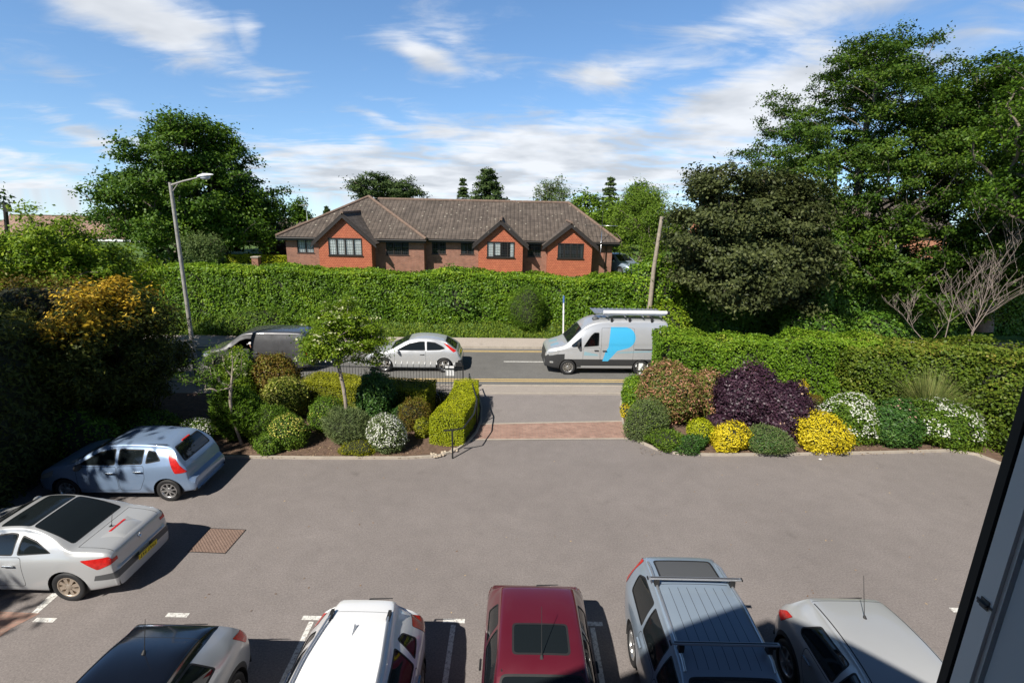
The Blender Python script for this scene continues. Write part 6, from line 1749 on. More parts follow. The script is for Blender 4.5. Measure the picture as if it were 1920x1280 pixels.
    vehicle('panel_van', 'dark grey panel van heading left on the road behind the flowering shrubs', 'van', (-11.22, 22.55, -.05), RH, S)
    hd = A(471, 645, 21.88)
    person('person', 'person in a pale grey cap at the open window of the dark grey van', (hd.x, hd.y + .05, hd.z - .80), RH, 'darkshirt', 'palecap')

    # silver livery van
    L = 5.53
    def ovalD():
        P = [(2.86, 2.20), (3.55, 2.20)]
        P += [(3.50 + .48 * math.sin(a), 1.72 + .48 * math.cos(a)) for a in np.linspace(0.15, math.pi * .95, 12)]
        return P + [(3.2, 1.14), (2.78, 1.30)]
    S = dict(L=L, W=2.06, R=.345, wheels=(1.02, 4.32), paint='silvervan', wd=.23, spokes=(12, .05), rr=.3, kr=.06, rf=.9, kf=.26, crown=.985, clad='plastic', mark='cyan', paint2='palecyan', zb=.28,
             prof=[(.06, .32), (0, .52), (.02, .85), (.10, 1.08), (.25, 1.18), (.6, 1.28), (.92, 1.40), (1.45, 1.92), (1.75, 2.20), (2.05, 2.36), (2.5, 2.46), (3.2, 2.50), (4.6, 2.50), (5.3, 2.47), (5.42, 2.40), (5.48, 1.9), (5.51, 1.2), (5.53, .7), (5.52, .52), (5.48, .36)],
             belt=[(0, .95), (.5, 1.12), (1.2, 1.26), (2, 1.30), (5.5, 1.30)], roofw=[(0, .85), (.9, .85), (1.6, .80), (2.2, .82), (3, .84), (5.5, .84)],
             sideglass=[[(1.66, 1.30), (1.98, 1.80), (2.14, 1.95), (2.36, 1.95), (2.36, 1.36)], [(1.12, 1.36), (1.30, 1.50), (1.58, 1.72), (1.60, 1.32), (1.2, 1.28)]], glassmat='pane', tint=(1,),
             topglass=[('windscreen', [(.98, -.80), (.98, .80), (1.60, .70), (1.60, -.70)], 'glass')],
             sidepaint=[([(0, .36), (5.6, .36), (5.6, .74), (0, .74)], 2), ([(0, .30), (.85, .30), (.85, .98), (.12, .92), (0, .80)], 2), ([(1.6, .33), (4.2, .33), (4.2, .43), (1.6, .43)], 0),
                        (ovalD(), 3), ([(2.55, .66), (2.80, .66), (3.20, 1.15), (2.78, 1.30), (2.66, 1.1)], 3), ([(1.70, .92), (2.36, .90), (2.30, .98), (1.72, 1.10)], 4), ([(3.1, 1.02), (4.9, 1.10), (4.9, 1.16), (3.3, 1.10)], 4)],
             sidecond=lambda c, n: abs(c.y) > .35,
             paintxy=[([(.28, -.5), (.28, -.2), (.62, -.1), (.66, -.45)], 4, lambda c, n: n.z > .3), ([(.28, .5), (.28, .2), (.62, .1), (.66, .45)], 4, lambda c, n: n.z > .3), ([(-.05, -.62), (-.05, .62), (.06, .62), (.06, -.62)], 2, lambda c, n: c.z > .5 and c.z < 1.12)],
             doors=[[(1.66, 1.26), (2.42, 1.29), (2.42, .45), (1.66, .45)], [(2.46, 2.16), (3.92, 2.16), (3.92, .45), (2.46, .45)]], handles=[(2.25, 1.16), (2.62, 1.14)], handlemat='rubber',
             lamps=[('headlight', [(.12, 1.04), (.66, 1.16), (.55, .96), (.16, .86)], (0, 2), lambda c, n: abs(c.y) > .5 and c.x > L / 2 - .9, 'clearlamp'), ('fog_light', [(.20, .62), (.36, .62), (.36, .54), (.20, .54)], (0, 2), lambda c, n: abs(c.y) > .5 and c.x > L / 2 - .6, 'clearlamp'), ('tail_light', [(5.40, 1.6), (5.6, 1.6), (5.6, .9), (5.42, .9)], (0, 2), lambda c, n: abs(c.y) > .88, 'redlamp')],
             mirror=(1.45, 1.42), mirrormat='rubber', seats=[(2.35, 1.15)], seatz=.75)
    v = vehicle('delivery_van', 'silver high-roof van with cyan panel emblem and ladder rack driving left on the road', 'van', (4.22, 23.36, -.05), RH, S)
    def rack(bm):
        for s in (-.62, -.2, .25, .62):
            tube(bm, [(L / 2 - 2.2, s, 2.70), (L / 2 - 5.35, s, 2.70)], .022, 6)
        for k in range(16): xx = 2.2 + k * .205; box(bm, L / 2 - xx - .03, L / 2 - xx + .03, -.66, .40, 2.722, 2.745)
        for xx in (2.7, 3.5, 4.3, 5.1): box(bm, L / 2 - xx - .025, L / 2 - xx + .025, -.82, .82, 2.62, 2.66)
        box(bm, L / 2 - 5.35, L / 2 - 2.2, -.66, .42, 2.705, 2.72)
    rk = add_part(v, 'roof_rack', rack, M['roofbar'])
    for xx in (2.9, 3.7, 4.7):
        for s in (1, -1): add_part(rk, 'rack_foot', lambda bm: box(bm, L / 2 - xx - .05, L / 2 - xx + .05, s * .80 - .04, s * .80 + .04, 2.40, 2.62), M['rubber'])
    ct = add_part(v, 'pipe_carrier', lambda bm: tube(bm, [(L / 2 - 2.55, .60, 2.80), (L / 2 - 5.40, .60, 2.80)], .085, 16), M['white_paint'])
    add_part(ct, 'end_cap', lambda bm: tube(bm, [(L / 2 - 5.40, .60, 2.80), (L / 2 - 5.52, .60, 2.80)], .09, 16), M['rubber'])
    add_part(v, 'roof_beacon', lambda bm: bmesh.ops.create_uvsphere(bm, u_segments=12, v_segments=8, radius=.13, matrix=Matrix.Translation((L / 2 - 2.25, .35, 2.46)) @ Matrix.Diagonal((1.2, 1, .7, 1))), M['greyplastic'], 60)
    for s in (1, -1): add_part(v, 'rubbing_strip', lambda bm: box(bm, L / 2 - 5.35, L / 2 - 3.95, min(s * 1.0, s * 1.045), max(s * 1.0, s * 1.045), 1.20, 1.235), M['greyplastic'])
    ou = Matrix.Translation((4.22, 23.36, -.05)) @ Matrix.Rotation(rad(RH), 4, 'Z')
    pp = ou @ Vector((L / 2 - 2.12, .40, .92))
    person('person', 'driver in a red top inside the silver van with the ladder rack', pp, RH, 'redshirt')

    # far car by the bungalow
    L = 4.2
    S = dict(L=L, W=1.75, R=.31, wheels=(.85, 3.4), paint='bluesilver', prof=[(.03, .25), (0, .45), (.05, .64), (.25, .78), (.7, .9), (1.1, .98), (1.75, 1.35), (2.1, 1.46), (2.6, 1.49), (3.2, 1.44), (3.5, 1.36), (3.9, 1.0), (4.1, .8), (4.2, .6), (4.2, .42), (4.1, .28)],
             belt=[(0, .6), (.6, .82), (1.2, .93), (2.6, .97), (4.2, .95)], roofw=[(0, .8), (1.2, .8), (2, .7), (3.5, .68), (4.2, .76)],
             sideglass=[[(1.35, .98), (1.9, 1.28), (2.4, 1.37), (2.45, .99)], [(2.5, .99), (2.5, 1.37), (3.0, 1.34), (3.3, 1.05)]], topglass=[('windscreen', [(1.15, -.65), (1.15, .65), (1.9, .54), (1.9, -.54)], 'glass')], mirror=(1.5, 1.0))
    p = A(1158, 497, 40.5)
    vehicle('parked_car', 'small pale blue car beyond the hedge at the right end of the bungalow', 'car', (p.x, 40.5, 2.2), -60, S)


make_vehicles()

# ------------------------------------------------------------------ street things
def street_things():
    # lamp column
    Y = 19.8
    b = A(366, 690, Y); t = A(319, 342, Y); b.z = 0.0; b.x = A(366, 690, Y).x + .02
    root = empty('street_lamp', (b.x, b.y, 0)); tag(root, 'tall grey street lamp leaning slightly left in front of the big oak', 'street lamp')
    d = t - b
    bm = bmesh.new(); tube(bm, [(0, 0, 0), (0, 0, 1.3)], .10, 14); tube(bm, [(0, 0, 1.3), tuple(d * .18), tuple(d)], [.10, .078, .062], 14)
    from_bm('column', bm, M['lamp_grey'], root, 50)
    e = A(372, 333, Y - .25) - b
    bm = bmesh.new(); tube(bm, [tuple(d + Vector((0, 0, -.10))), tuple(d * .5 + e * .5 + Vector((0, 0, -.03))), tuple(e)], [.04, .032, .028], 10); tube(bm, [tuple(d * 1.0 + Vector((.02, 0, -.34))), tuple(d * .72 + e * .28 + Vector((0, 0, -.08)))], .018, 8)
    from_bm('bracket_arm', bm, M['lamp_grey'], root, 50)
    bm = bmesh.new(); ax = (A(400, 329, Y - .4) - A(370, 333, Y - .25)).normalized()
    bmesh.ops.create_uvsphere(bm, u_segments=20, v_segments=12, radius=1.0)
    for v in bm.verts:
        t_ = v.co.x; w = .13 * (1 - .35 * t_)
        zz = v.co.z * (.085 if v.co.z > 0 else .05) * (1 - .4 * max(0, t_))
        v.co = e + ax * (.30 + t_ * .36) + Vector((0, v.co.y * w, zz + .03))
    lan = from_bm('lantern', bm, M['lamp_white'], root, 60)
    bm = bmesh.new()
    bmesh.ops.create_uvsphere(bm, u_segments=16, v_segments=8, radius=1.0, matrix=Matrix.Translation(e + ax * .28 + Vector((0, 0, -.01))) @ Matrix.Diagonal((.19, .10, .10, 1)))
    from_bm('lamp_bowl', bm, plain('lamp_bowl_glass', (0.55, 0.58, 0.62), 0.2, coat=.5), lan, 60)
    bm = bmesh.new(); tube(bm, [tuple(e + ax * .22 + Vector((0, 0, .10))), tuple(e + ax * .22 + Vector((0, 0, .16)))], .035, 10); from_bm('photocell', bm, M['greyplastic'], lan, 50)

    # leaning pole behind the van
    Y = 28.4
    b, t = A(1213, 600, Y), A(1241, 406, Y); b = b + (b - t) * .22; b.z = 0.05
    root = empty('telegraph_pole', b); tag(root, 'leaning bleached wooden pole behind the silver van', 'pole')
    d = t - b
    bm = bmesh.new(); tube(bm, [(0, 0, -.1), tuple(d * .3 + Vector((.05, 0, 0))), tuple(d * .6 + Vector((-.03, 0, 0))), tuple(d)], [.14, .125, .11, .095], 12); from_bm('shaft', bm, M['pole_wood'], root, 60)
    bm = bmesh.new(); tube(bm, [tuple(d * .93 + Vector((.09, -.02, 0))), tuple(d * .93 + Vector((.26, -.03, .03)))], .025, 6); from_bm('bracket', bm, M['black_metal'], root, 50)
    # white marker post
    Y = 27.9
    b, t = A(1057, 617, Y), A(1057, 557, Y); b.z = .25
    root = empty('marker_post', b); tag(root, 'thin white post on the grass verge left of the silver van', 'post')
    bm = bmesh.new(); tube(bm, [(0, 0, -.2), tuple(t - b)], .045, 10); from_bm('shaft', bm, M['white_paint'], root, 50)
    bm = bmesh.new(); tube(bm, [tuple((t - b) * .86), tuple((t - b) * 1.03)], .052, 10); from_bm('blue_cap', bm, plain('blue_cap', (0.08, 0.16, 0.42), 0.5), root, 50)
    bm = bmesh.new(); tube(bm, [tuple((t - b) * .60), tuple((t - b) * .66)], .058, 10); from_bm('collar', bm, M['lamp_white'], root, 50)
    # pole at the far left
    Y = 40
    t, b = A(9, 380, Y), A(16, 440, Y); b = b + (b - t) * 1.2; b.z = 2.3
    root = empty('telegraph_pole', b); tag(root, 'dark wooden pole with a small black box, far left above the roofs', 'pole')
    bm = bmesh.new(); tube(bm, [(0, 0, 0), tuple(t - b)], [.17, .13], 10); from_bm('shaft', bm, M['darkwood'], root, 50)
    bm = bmesh.new(); q = A(15, 390, Y - .2) - b; box(bm, q.x - .12, q.x + .18, q.y - .15, q.y + .1, q.z - .28, q.z + .25); from_bm('junction_box', bm, M['rubber'], root)
    # bollard light in the shade
    p = G(16, 885); root = empty('bollard_light', p); tag(root, 'short black bollard with a pale cap in the dark shrubs at the left edge', 'bollard')
    bm = bmesh.new(); tube(bm, [(0, 0, 0), (0, 0, .78)], .06, 12); from_bm('post', bm, M['black_metal'], root, 50)
    bm = bmesh.new(); lathe(bm, [(.075, .80), (.085, .83), (.06, .88), (.001, .90)], 16); from_bm('cap', bm, M['lamp_white'], root, 50)

    # iron railings along the frontage
    def railing(name, label, xa, xb, Y, sign=None, plate=False):
        root = empty(name, (xa, Y, 0)); tag(root, label, 'railings')
        n = max(2, int(round((xb - xa) / .115)))
        bm = bmesh.new(); box(bm, 0, xb - xa, -.012, .012, 1.02, 1.045); box(bm, 0, xb - xa, -.012, .012, .12, .145); from_bm('rail', bm, M['black_metal'], root)
        bmb = bmesh.new(); tube(bmb, [(0, 0, 0), (0, 0, 1.17)], .008, 6); bar = bpy.data.meshes.new('bar'); bmb.to_mesh(bar); bmb.free(); bar.materials.append(M['black_metal'])
        bmf = bmesh.new(); lathe(bmf, [(.010, 1.17), (.028, 1.19), (.030, 1.215), (.012, 1.27), (.001, 1.31)], 8); fin = bpy.data.meshes.new('finial'); bmf.to_mesh(fin); bmf.free(); fin.materials.append(M['white_paint'])
        bmh = bmesh.new(); tube(bmh, [(0, 0, 1.03)] + [(.0575 - .0575 * math.cos(a), 0, 1.05 + .05 * math.sin(a)) for a in np.linspace(0, math.pi, 7)] + [(.115, 0, 1.03)], .007, 5); hoop = bpy.data.meshes.new('hoop'); bmh.to_mesh(hoop); bmh.free(); hoop.materials.append(M['black_metal'])
        for k in range(n + 1):
            x = (xb - xa) * k / n
            o = bpy.data.objects.new('bar', bar); COL.objects.link(o); o.parent = root; o.location = (x, 0, 0 if k % 2 == 0 else -.12)
            if k % 2 == 0:
                o = bpy.data.objects.new('finial', fin); COL.objects.link(o); o.parent = root; o.location = (x, 0, 0)
        for k in range(0, n - 1, 2):
            o = bpy.data.objects.new('hoop', hoop); COL.objects.link(o); o.parent = root; o.location = ((xb - xa) * (k + .5) / n, 0, -.06)
        for x in sorted({0.0, xb - xa, (xb - xa) * .5}):
            bm = bmesh.new(); tube(bm, [(x, .0, 0), (x, .0, 1.18)], .024, 8); from_bm('post', bm, M['black_metal'], root, 50)
        return root
    Yf = 19.55
    xa, xb = A(556, 676, Yf).x, A(868, 673, Yf).x
    fr = railing('iron_railings', 'black iron railings with white spear finials behind the left flower bed', xa, xb, Yf)
    def notice(label, px0, px1, py0, py1, Y):
        p, q = A(px0, py1, Y), A(px1, py0, Y)
        bm = bmesh.new(); box(bm, p.x, q.x, Y, Y + .006, p.z, q.z); o = from_bm('notice_sheet', bm, M['white_paint']); tag(o, label, 'notice')
        return o
    notice('blank white sheet tied behind the left railings near their right end', 835, 851, 686, 704, Yf + .03)
    p, q = A(854, 687, Yf), A(867, 679, Yf)
    bm = bmesh.new(); box(bm, p.x, q.x, Yf - .03, Yf - .014, p.z, q.z); bx = from_bm('name_plate', bm, M['rubber']); tag(bx, 'small black plate on the end of the left railings', 'plate')
    rr = railing('iron_railings', 'short run of railings with three white finials beside the reddish shrub', A(1194, 672, 19.8).x, A(1194, 672, 19.8).x + 1.9, 19.8)
    notice('blank white sheet on the railings right of the driveway', 1196, 1206, 681, 702, 19.83)

    # handrail along the clipped golden hedge
    Z = 1.0
    P = [A(880, 702, 19.4), G(894, 748, .98), G(889, 775, .96), G(869, 802, .93), G(848, 806, .92), G(832, 807, .92)]
    root = empty('handrail', (0, 0, 0)); tag(root, 'black bent handrail round the clipped golden hedge by the driveway', 'handrail')
    bm = bmesh.new(); tube(bm, P, .024, 8); from_bm('rail', bm, M['black_metal'], root, 60)
    g = G(848, 806, .92)
    for q in (Vector((P[0].x, P[0].y, P[0].z + .04)), Vector((g.x, g.y, .92)), Vector((P[1].x, P[1].y, P[1].z))):
        bm = bmesh.new(); tube(bm, [(q.x, q.y, 0), (q.x, q.y, q.z)], .026, 8); from_bm('post', bm, M['black_metal'], root, 60)

    # drain cover
    bm = bmesh.new(); c = [G(385, 992), G(453, 992), G(432, 1035), G(362, 1035)]
    cx = sum(p.x for p in c) / 4; cy = sum(p.y for p in c) / 4
    root = empty('drain_cover', (cx, cy, 0)); tag(root, 'rusty square drain cover with raised studs in the tarmac beside the coupe shadow', 'drain cover'); root.rotation_euler = (0, 0, rad(-2))
    box(bm, -.41, .41, -.41, .41, .001, .006)
    from_bm('cover', bm, plain('rusty_iron', (0.165, 0.105, 0.08), 0.8, vary=.3, vscale=12), root)
    bm = bmesh.new(); bmesh.ops.create_grid(bm, x_segments=22, y_segments=22, size=.405, matrix=Matrix.Translation((0, 0, .0085)))
    fs = [f for f in bm.faces if (int((f.calc_center_median().x + .41) / .0369) + int((f.calc_center_median().y + .41) / .0369)) % 2]
    bmesh.ops.inset_individual(bm, faces=fs, thickness=.006, depth=.006)
    from_bm('stud_plate', bm, plain('worn_rusty_iron', (0.20, 0.135, 0.105), 0.7, vary=.25, vscale=15), root)
    bm = bmesh.new()
    for a in (-.425, .411): box(bm, a, a + .014, -.425, .425, .001, .0075); box(bm, -.4105, .4105, a, a + .014, .001, .0074)
    from_bm('frame', bm, M['black_metal'], root)
    # pale stones at the foot of the clipped hedge
    bm = bmesh.new()
    for k in range(60):
        qx = random.uniform(806, 858); p = G(qx, 859 - max(0, qx - 822) * .32 - random.uniform(3, 10), .05)
        s = random.uniform(.02, .05); mt = Matrix.Translation(p) @ Matrix.Rotation(random.random() * 6, 4, 'Z') @ Matrix.Diagonal((s * random.uniform(.8, 1.5), s, s * .7, 1))
        bmesh.ops.create_icosphere(bm, subdivisions=1, radius=1.0, matrix=mt)
    tag(from_bm('gravel', bm, plain('pale_stones', (0.46, 0.38, 0.29), 0.85, vary=.3, vscale=20), smooth=50), kind='stuff')
    # leaves and scraps on soil and tarmac
    pts = []
    for k in range(500):
        p = G(random.uniform(430, 800), random.uniform(835, 858), .055); pts.append(p[:])
    for k in range(260):
        p = G(random.uniform(1200, 1850), random.uniform(835, 852), .055); pts.append(p[:])
    for k in range(90):
        p = G(random.uniform(300, 1800), random.uniform(860, 1150), .006); pts.append(p[:])
    pts = np.array(pts)
    o = quads_mesh('leaf_litter', [(*leaf_arrays(pts, np.array([0, 0, 1.0]) + rng.normal(size=pts.shape) * .25, .05, .03), 0)], [leafmat('dry_leaves', [(0, (.16, .09, .05)), (1, (.42, .32, .2))], .1)])
    tag(o, kind='stuff')
    # a scrap of paper
    g = G(1538, 861, .012); bm = bmesh.new(); bmesh.ops.create_icosphere(bm, subdivisions=2, radius=.035)
    for v in bm.verts: v.co = Vector((v.co.x * 1.4, v.co.y, v.co.z * .5)) * (1 + .35 * noise.noise(v.co * 40))
    o = from_bm('paper_scrap', bm, M['white_paint']); o.location = g + Vector((0, 0, .012)); tag(o, 'crumpled white paper scrap on the tarmac in front of the yellow shrub', 'litter')


street_things()


# ------------------------------------------------------------------ planting
def planting():
    # tall laurel hedge across the road
    def rv(u, v): return road(u, v)
    hz = lambda x, y: gz(x, y) - .15
    top = A(800, 504, 31.5).z
    vh = 7.0
    z0h = float(gz(*road(-5, vh - .8))) - .1
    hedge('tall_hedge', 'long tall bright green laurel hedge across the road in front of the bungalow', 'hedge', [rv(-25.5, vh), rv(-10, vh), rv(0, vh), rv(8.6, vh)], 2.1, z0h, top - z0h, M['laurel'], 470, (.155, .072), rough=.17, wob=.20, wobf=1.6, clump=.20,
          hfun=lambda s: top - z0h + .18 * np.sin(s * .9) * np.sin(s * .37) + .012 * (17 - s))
    bush('holly_bush', 'slightly darker broad-leaved shrub bulging out of the middle of the tall hedge', 'shrub', (A(848, 560, 30.4).x, 30.7), 2.2, 1.0, A(850, 500, 30.4).z - .5, M['ivy'], 6500, (.16, .10), .16, 3, base=.4, squash=.9)
    bush('conifer_bush', 'grey-green feathery conifer bush against the tall hedge beside the white post', 'shrub', (A(988, 575, 29.2).x, 29.5), .95, .75, A(988, 543, 29.2).z - .2, M['fern'], 11000, (.10, .022), .14, 3, base=.25, stiff=True, squash=.88)
    bush('verge_bush', 'low weedy bush at the foot of the tall hedge left of the lamp post', 'shrub', (A(450, 610, 26.9).x, 27.6), 2.3, .8, 1.3, M['shrub'], 7500, (.13, .07), .2, 3, base=.1)
    # verge
    n = 11000; u = rng.uniform(-27, 13, n); v = rng.uniform(V_BACK + .02, 6.5, n) ; p = np.array([road(a, b) for a, b in zip(u, v)])
    pts = np.stack([p[:, 0], p[:, 1], gz(p[:, 0], p[:, 1]) - .06], 1)
    tufts('grass', pts, .30, .055, M['verge'], kind='stuff')
    n = 5000; u = rng.uniform(-27, 13, n); v = rng.uniform(V_BACK + .25, 5.9, n); p = np.array([road(a, b) for a, b in zip(u, v)])
    pts = np.stack([p[:, 0], p[:, 1], gz(p[:, 0], p[:, 1]) + rng.uniform(0, .42, n) * (.4 + .6 * rng.random(n))], 1)
    o = quads_mesh('weeds', [(*leaf_arrays(pts, np.array([0, -.3, .9]) + rng.normal(size=pts.shape) * .5, .13, .07), 0)], [M['verge']]); tag(o, kind='stuff')
    n = 500; u = rng.uniform(-8, 6, n); 

    # ---- left bed
    px_bush('flower_bush', 'rounded white-flowered shrub behind the ice-blue hatchback', 'shrub', 343, 408, 782, 838, M['shrub'], 1300, leaf=(.06, .035), flowers=(M['wflower'], 330, .055, .05, None))
    px_bush('fern_bush', 'feathery bright green bush behind the thin sapling trunk', 'shrub', 410, 497, 722, 838, M['fern'], 1500, leaf=(.13, .03), stiff=True, lumpy=.16, squash=.86)
    px_bush('green_shrub', 'soft green dome left of the yellow-flowered dome', 'shrub', 474, 548, 757, 838, M['fern'], 1700, leaf=(.09, .022), stiff=True)
    px_bush('variegated_shrub', 'rounded variegated shrub in front of the brown-green hedge shrub', 'shrub', 496, 576, 707, 795, M['varieg'], 1500, leaf=(.075, .05), lumpy=.1)
    px_bush('viburnum', 'white-flowered viburnum in front of the dark grey van', 'shrub', 412, 492, 656, 772, M['bright'], 1100, leaf=(.085, .055), lumpy=.14, flowers=(M['cflower'], 300, .10, 0.0, .1))
    px_bush('brown_shrub', 'brownish green hedge-like shrub next to the white-flowered viburnum', 'shrub', 470, 567, 660, 765, M['brownleaf'], 1200, leaf=(.08, .055), lumpy=.08, aspect=.7)
    px_bush('potentilla', 'yellow-flowered green dome with bare soil in front', 'shrub', 509, 580, 772, 848, M['shrub'], 1700, leaf=(.055, .032), flowers=(M['yflower'], 520, .042, .12, None), lumpy=.08)
    px_bush('low_shrub', 'low green shrub at the left foot of the yellow-flowered dome', 'shrub', 480, 540, 806, 855, M['shrub'], 1600, leaf=(.06, .04), lumpy=.18)
    px_bush('potentilla', 'pale green dome with few yellow flowers left of the rowan trunk', 'shrub', 583, 648, 742, 815, M['fern'], 1700, leaf=(.06, .028), flowers=(M['yflower'], 120, .04, .2, .1), lumpy=.08)
    px_bush('rosemary', 'grey-green needle-leaved bush at the foot of the rowan', 'shrub', 608, 705, 762, 842, M['rosemary'], 2200, leaf=(.12, .016), stiff=True, lumpy=.16)
    px_bush('heather', 'low golden heather mat in front of the grey-green bush', 'shrub', 636, 706, 826, 858, M['boxdull'], 2200, leaf=(.06, .016), stiff=True, lumpy=.2)
    px_bush('daisy_bush', 'dome densely covered in white flowers beside the clipped golden hedge', 'shrub', 691, 763, 772, 856, M['rosemary'], 1500, leaf=(.055, .03), flowers=(M['wflower'], 900, .05, -.25, None), lumpy=.06)
    px_bush('camellia', 'dark green glossy shrub behind the daisy-covered dome', 'shrub', 671, 742, 698, 800, M['hollydark'], 1500, leaf=(.085, .05), lumpy=.14)
    px_bush('variegated_shrub', 'small cream variegated shrub right of the rowan trunk', 'shrub', 650, 696, 753, 800, M['varieg'], 1500, leaf=(.06, .038), lumpy=.15)
    px_bush('bronze_shrub', 'bronze-gold conifer shrub right of the dark glossy shrub', 'shrub', 748, 806, 747, 812, M['brownleaf'], 1900, leaf=(.07, .02), stiff=True, lumpy=.14)
    px_bush('yellow_green_shrub', 'small yellow-green shrub touching the left side of the clipped golden hedge', 'shrub', 776, 806, 782, 824, M['boxdull'], 1900, leaf=(.05, .03), lumpy=.14)
    px_bush('blue_shrub', 'small blue-green shrub right behind the daisy-covered dome', 'shrub', 735, 782, 757, 800, M['hollydark'], 1700, leaf=(.06, .025), stiff=True)
    px_bush('lilac_plant', 'small lilac-flowered plant by the railings at the top of the clipped hedge', 'plant', 806, 842, 733, 765, M['rosemary'], 900, leaf=(.06, .02), stiff=True, flowers=(M['bflower'], 60, .045, .0, None))
    px_bush('shade_shrub', 'dark green shrub in the shade behind the ice-blue hatchback roof', 'shrub', 240, 345, 762, 838, M['shrub'], 900, leaf=(.08, .04), lumpy=.18)
    # clipped hedges
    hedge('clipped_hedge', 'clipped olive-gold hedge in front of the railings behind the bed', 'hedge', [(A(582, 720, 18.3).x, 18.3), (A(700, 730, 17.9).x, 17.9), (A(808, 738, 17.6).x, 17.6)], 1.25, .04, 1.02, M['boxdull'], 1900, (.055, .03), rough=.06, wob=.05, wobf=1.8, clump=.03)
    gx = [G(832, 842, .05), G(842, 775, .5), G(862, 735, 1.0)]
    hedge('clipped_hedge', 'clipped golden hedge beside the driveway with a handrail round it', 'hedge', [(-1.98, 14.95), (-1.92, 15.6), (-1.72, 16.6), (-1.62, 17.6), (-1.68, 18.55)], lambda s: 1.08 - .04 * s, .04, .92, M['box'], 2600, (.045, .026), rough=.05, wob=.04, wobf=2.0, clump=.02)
    # rowan
    base = tuple(G(650, 812, .05)); Yt = base[1]
    en = [px_env(568, 715, 585, 665, Yt + .1), px_env(560, 650, 625, 695, Yt - .2), px_env(640, 724, 600, 690, Yt + .2), px_env(600, 690, 558, 620, Yt + .3)]
    tree('rowan_tree', 'small rowan tree with cream flower heads in the middle of the left bed', 'tree', base, en, 120, .30, 220, (.085, .040), M['bright'], 'barkpale', .058, (A(640, 690, Yt).x, Yt, A(640, 640, Yt).z), inner=.15, flat=.5, bend=-.1, up=.8, flowers=(M['cflower'], 100, .13), fork=.72, minr=.009, wobble=.1)
    base = tuple(G(453, 832, .05)); Yt = base[1]
    en = [px_env(345, 430, 650, 735, Yt - .1), px_env(400, 470, 630, 720, Yt), px_env(348, 400, 690, 740, Yt - .2)]
    tree('sapling', 'thin leaning sapling with wispy feathery foliage at the left of the bed', 'tree', base, en, 44, .26, 62, (.10, .026), M['fern'], 'barkpale', .045, (A(418, 680, Yt).x, Yt, A(418, 660, Yt).z), inner=.2, flat=.5, bend=.1, fork=.62, minr=.008)

    # ---- left boundary, shaded
    en = [px_env(135, 316, 530, 800, 16.4, 2.4), px_env(120, 240, 555, 790, 15.2, 2.0)]
    def goldtree():
        # dark spreading conifer whose sunlit top shoots are gold
        root = empty('golden_conifer', (en[0][0], en[0][1], 0)); tag(root, 'broad dark conifer with golden-orange shoots on top, left of the street lamp', 'tree')
        bm = bmesh.new(); tube(bm, [(0, 0, 0), (0, 0, en[0][2] + en[0][5] * .6)], [.22, .05], 8); from_bm('trunk', bm, M['bark'], root, 60)
        Ps, Ns, Pg, Ng = [], [], [], []
        for e in en:
            seed = rng.random() * 9
            C_ = clumps_in([e], 210, seed, .62, .12, .8)
            C_ = C_[C_[:, 2] > .1]
            top = e[2] + e[5]
            for c in C_:
                m = 120; D = unit(rng.normal(size=(m, 3))); P = c + D * (rng.random(m) ** .5)[:, None] * np.array([.42, .42, .34])
                o = unit(c - np.array(e[:3])); N = D * .4 + o * .6 + np.array([0, 0, .5]) + rng.normal(size=(m, 3)) * .5
                # new growth: the year's gold tips stand on the upper outer boughs, in patches
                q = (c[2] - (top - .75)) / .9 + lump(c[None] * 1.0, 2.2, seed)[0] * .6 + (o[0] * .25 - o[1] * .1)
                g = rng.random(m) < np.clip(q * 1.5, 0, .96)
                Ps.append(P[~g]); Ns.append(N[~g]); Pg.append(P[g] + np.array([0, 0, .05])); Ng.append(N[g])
        P, N, Pg, Ng = (np.concatenate(a) for a in (Ps, Ns, Pg, Ng))
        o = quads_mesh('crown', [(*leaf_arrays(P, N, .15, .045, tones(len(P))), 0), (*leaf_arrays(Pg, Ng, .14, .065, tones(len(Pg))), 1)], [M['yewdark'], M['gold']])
        o.parent = root; o.matrix_parent_inverse = Matrix.Translation((en[0][0], en[0][1], 0)).inverted()
    goldtree()
    hedge('boundary_hedge', 'dark shaded conifer hedge along the left boundary beside the hatchback', 'hedge', [(-19, 15.4), (-15.6, 14.6), (-13.6, 13.4), (-13.3, 9.8), (-13.6, 6.5)], 2.2, 0, 4.3, M['yewdark'], 300, (.16, .05), rough=.2, wob=.25, wobf=1.1, clump=.2)
    bush('shade_bush', 'leafy green shrub catching a little light in the shaded corner left of the hatchback', 'shrub', (A(150, 830, 13.8).x, 13.75), 1.4, .8, 1.5, M['fern'], 2400, (.10, .05), .2, 3)
    px_b = px_env(-40, 235, 405, 590, 21.0, 2.6)
    tree('maple_tree', 'light green bushy tree at the left edge in front of the far roofs', 'tree', (px_b[0], px_b[1], 0), [px_b, px_env(60, 190, 412, 560, 20.5, 2.0), px_env(150, 240, 470, 590, 21.5, 1.5), px_env(-60, 70, 420, 600, 20, 2.0), px_env(200, 300, 480, 560, 25.0, 1.5)], 330, .46, 125, (.14, .085), M['bright'], 'bark', .22, inner=.4, flat=.7, wobble=.2, sprigs=10)
    bush('brown_bush', 'brownish twiggy shrub below the light green tree at the left edge', 'shrub', (A(60, 560, 17.8).x, 17.8), 3.3, 1.4, A(60, 520, 17.8).z - .2, M['brownleaf'], 17000, (.11, .05), .14, 2.5, squash=.8)
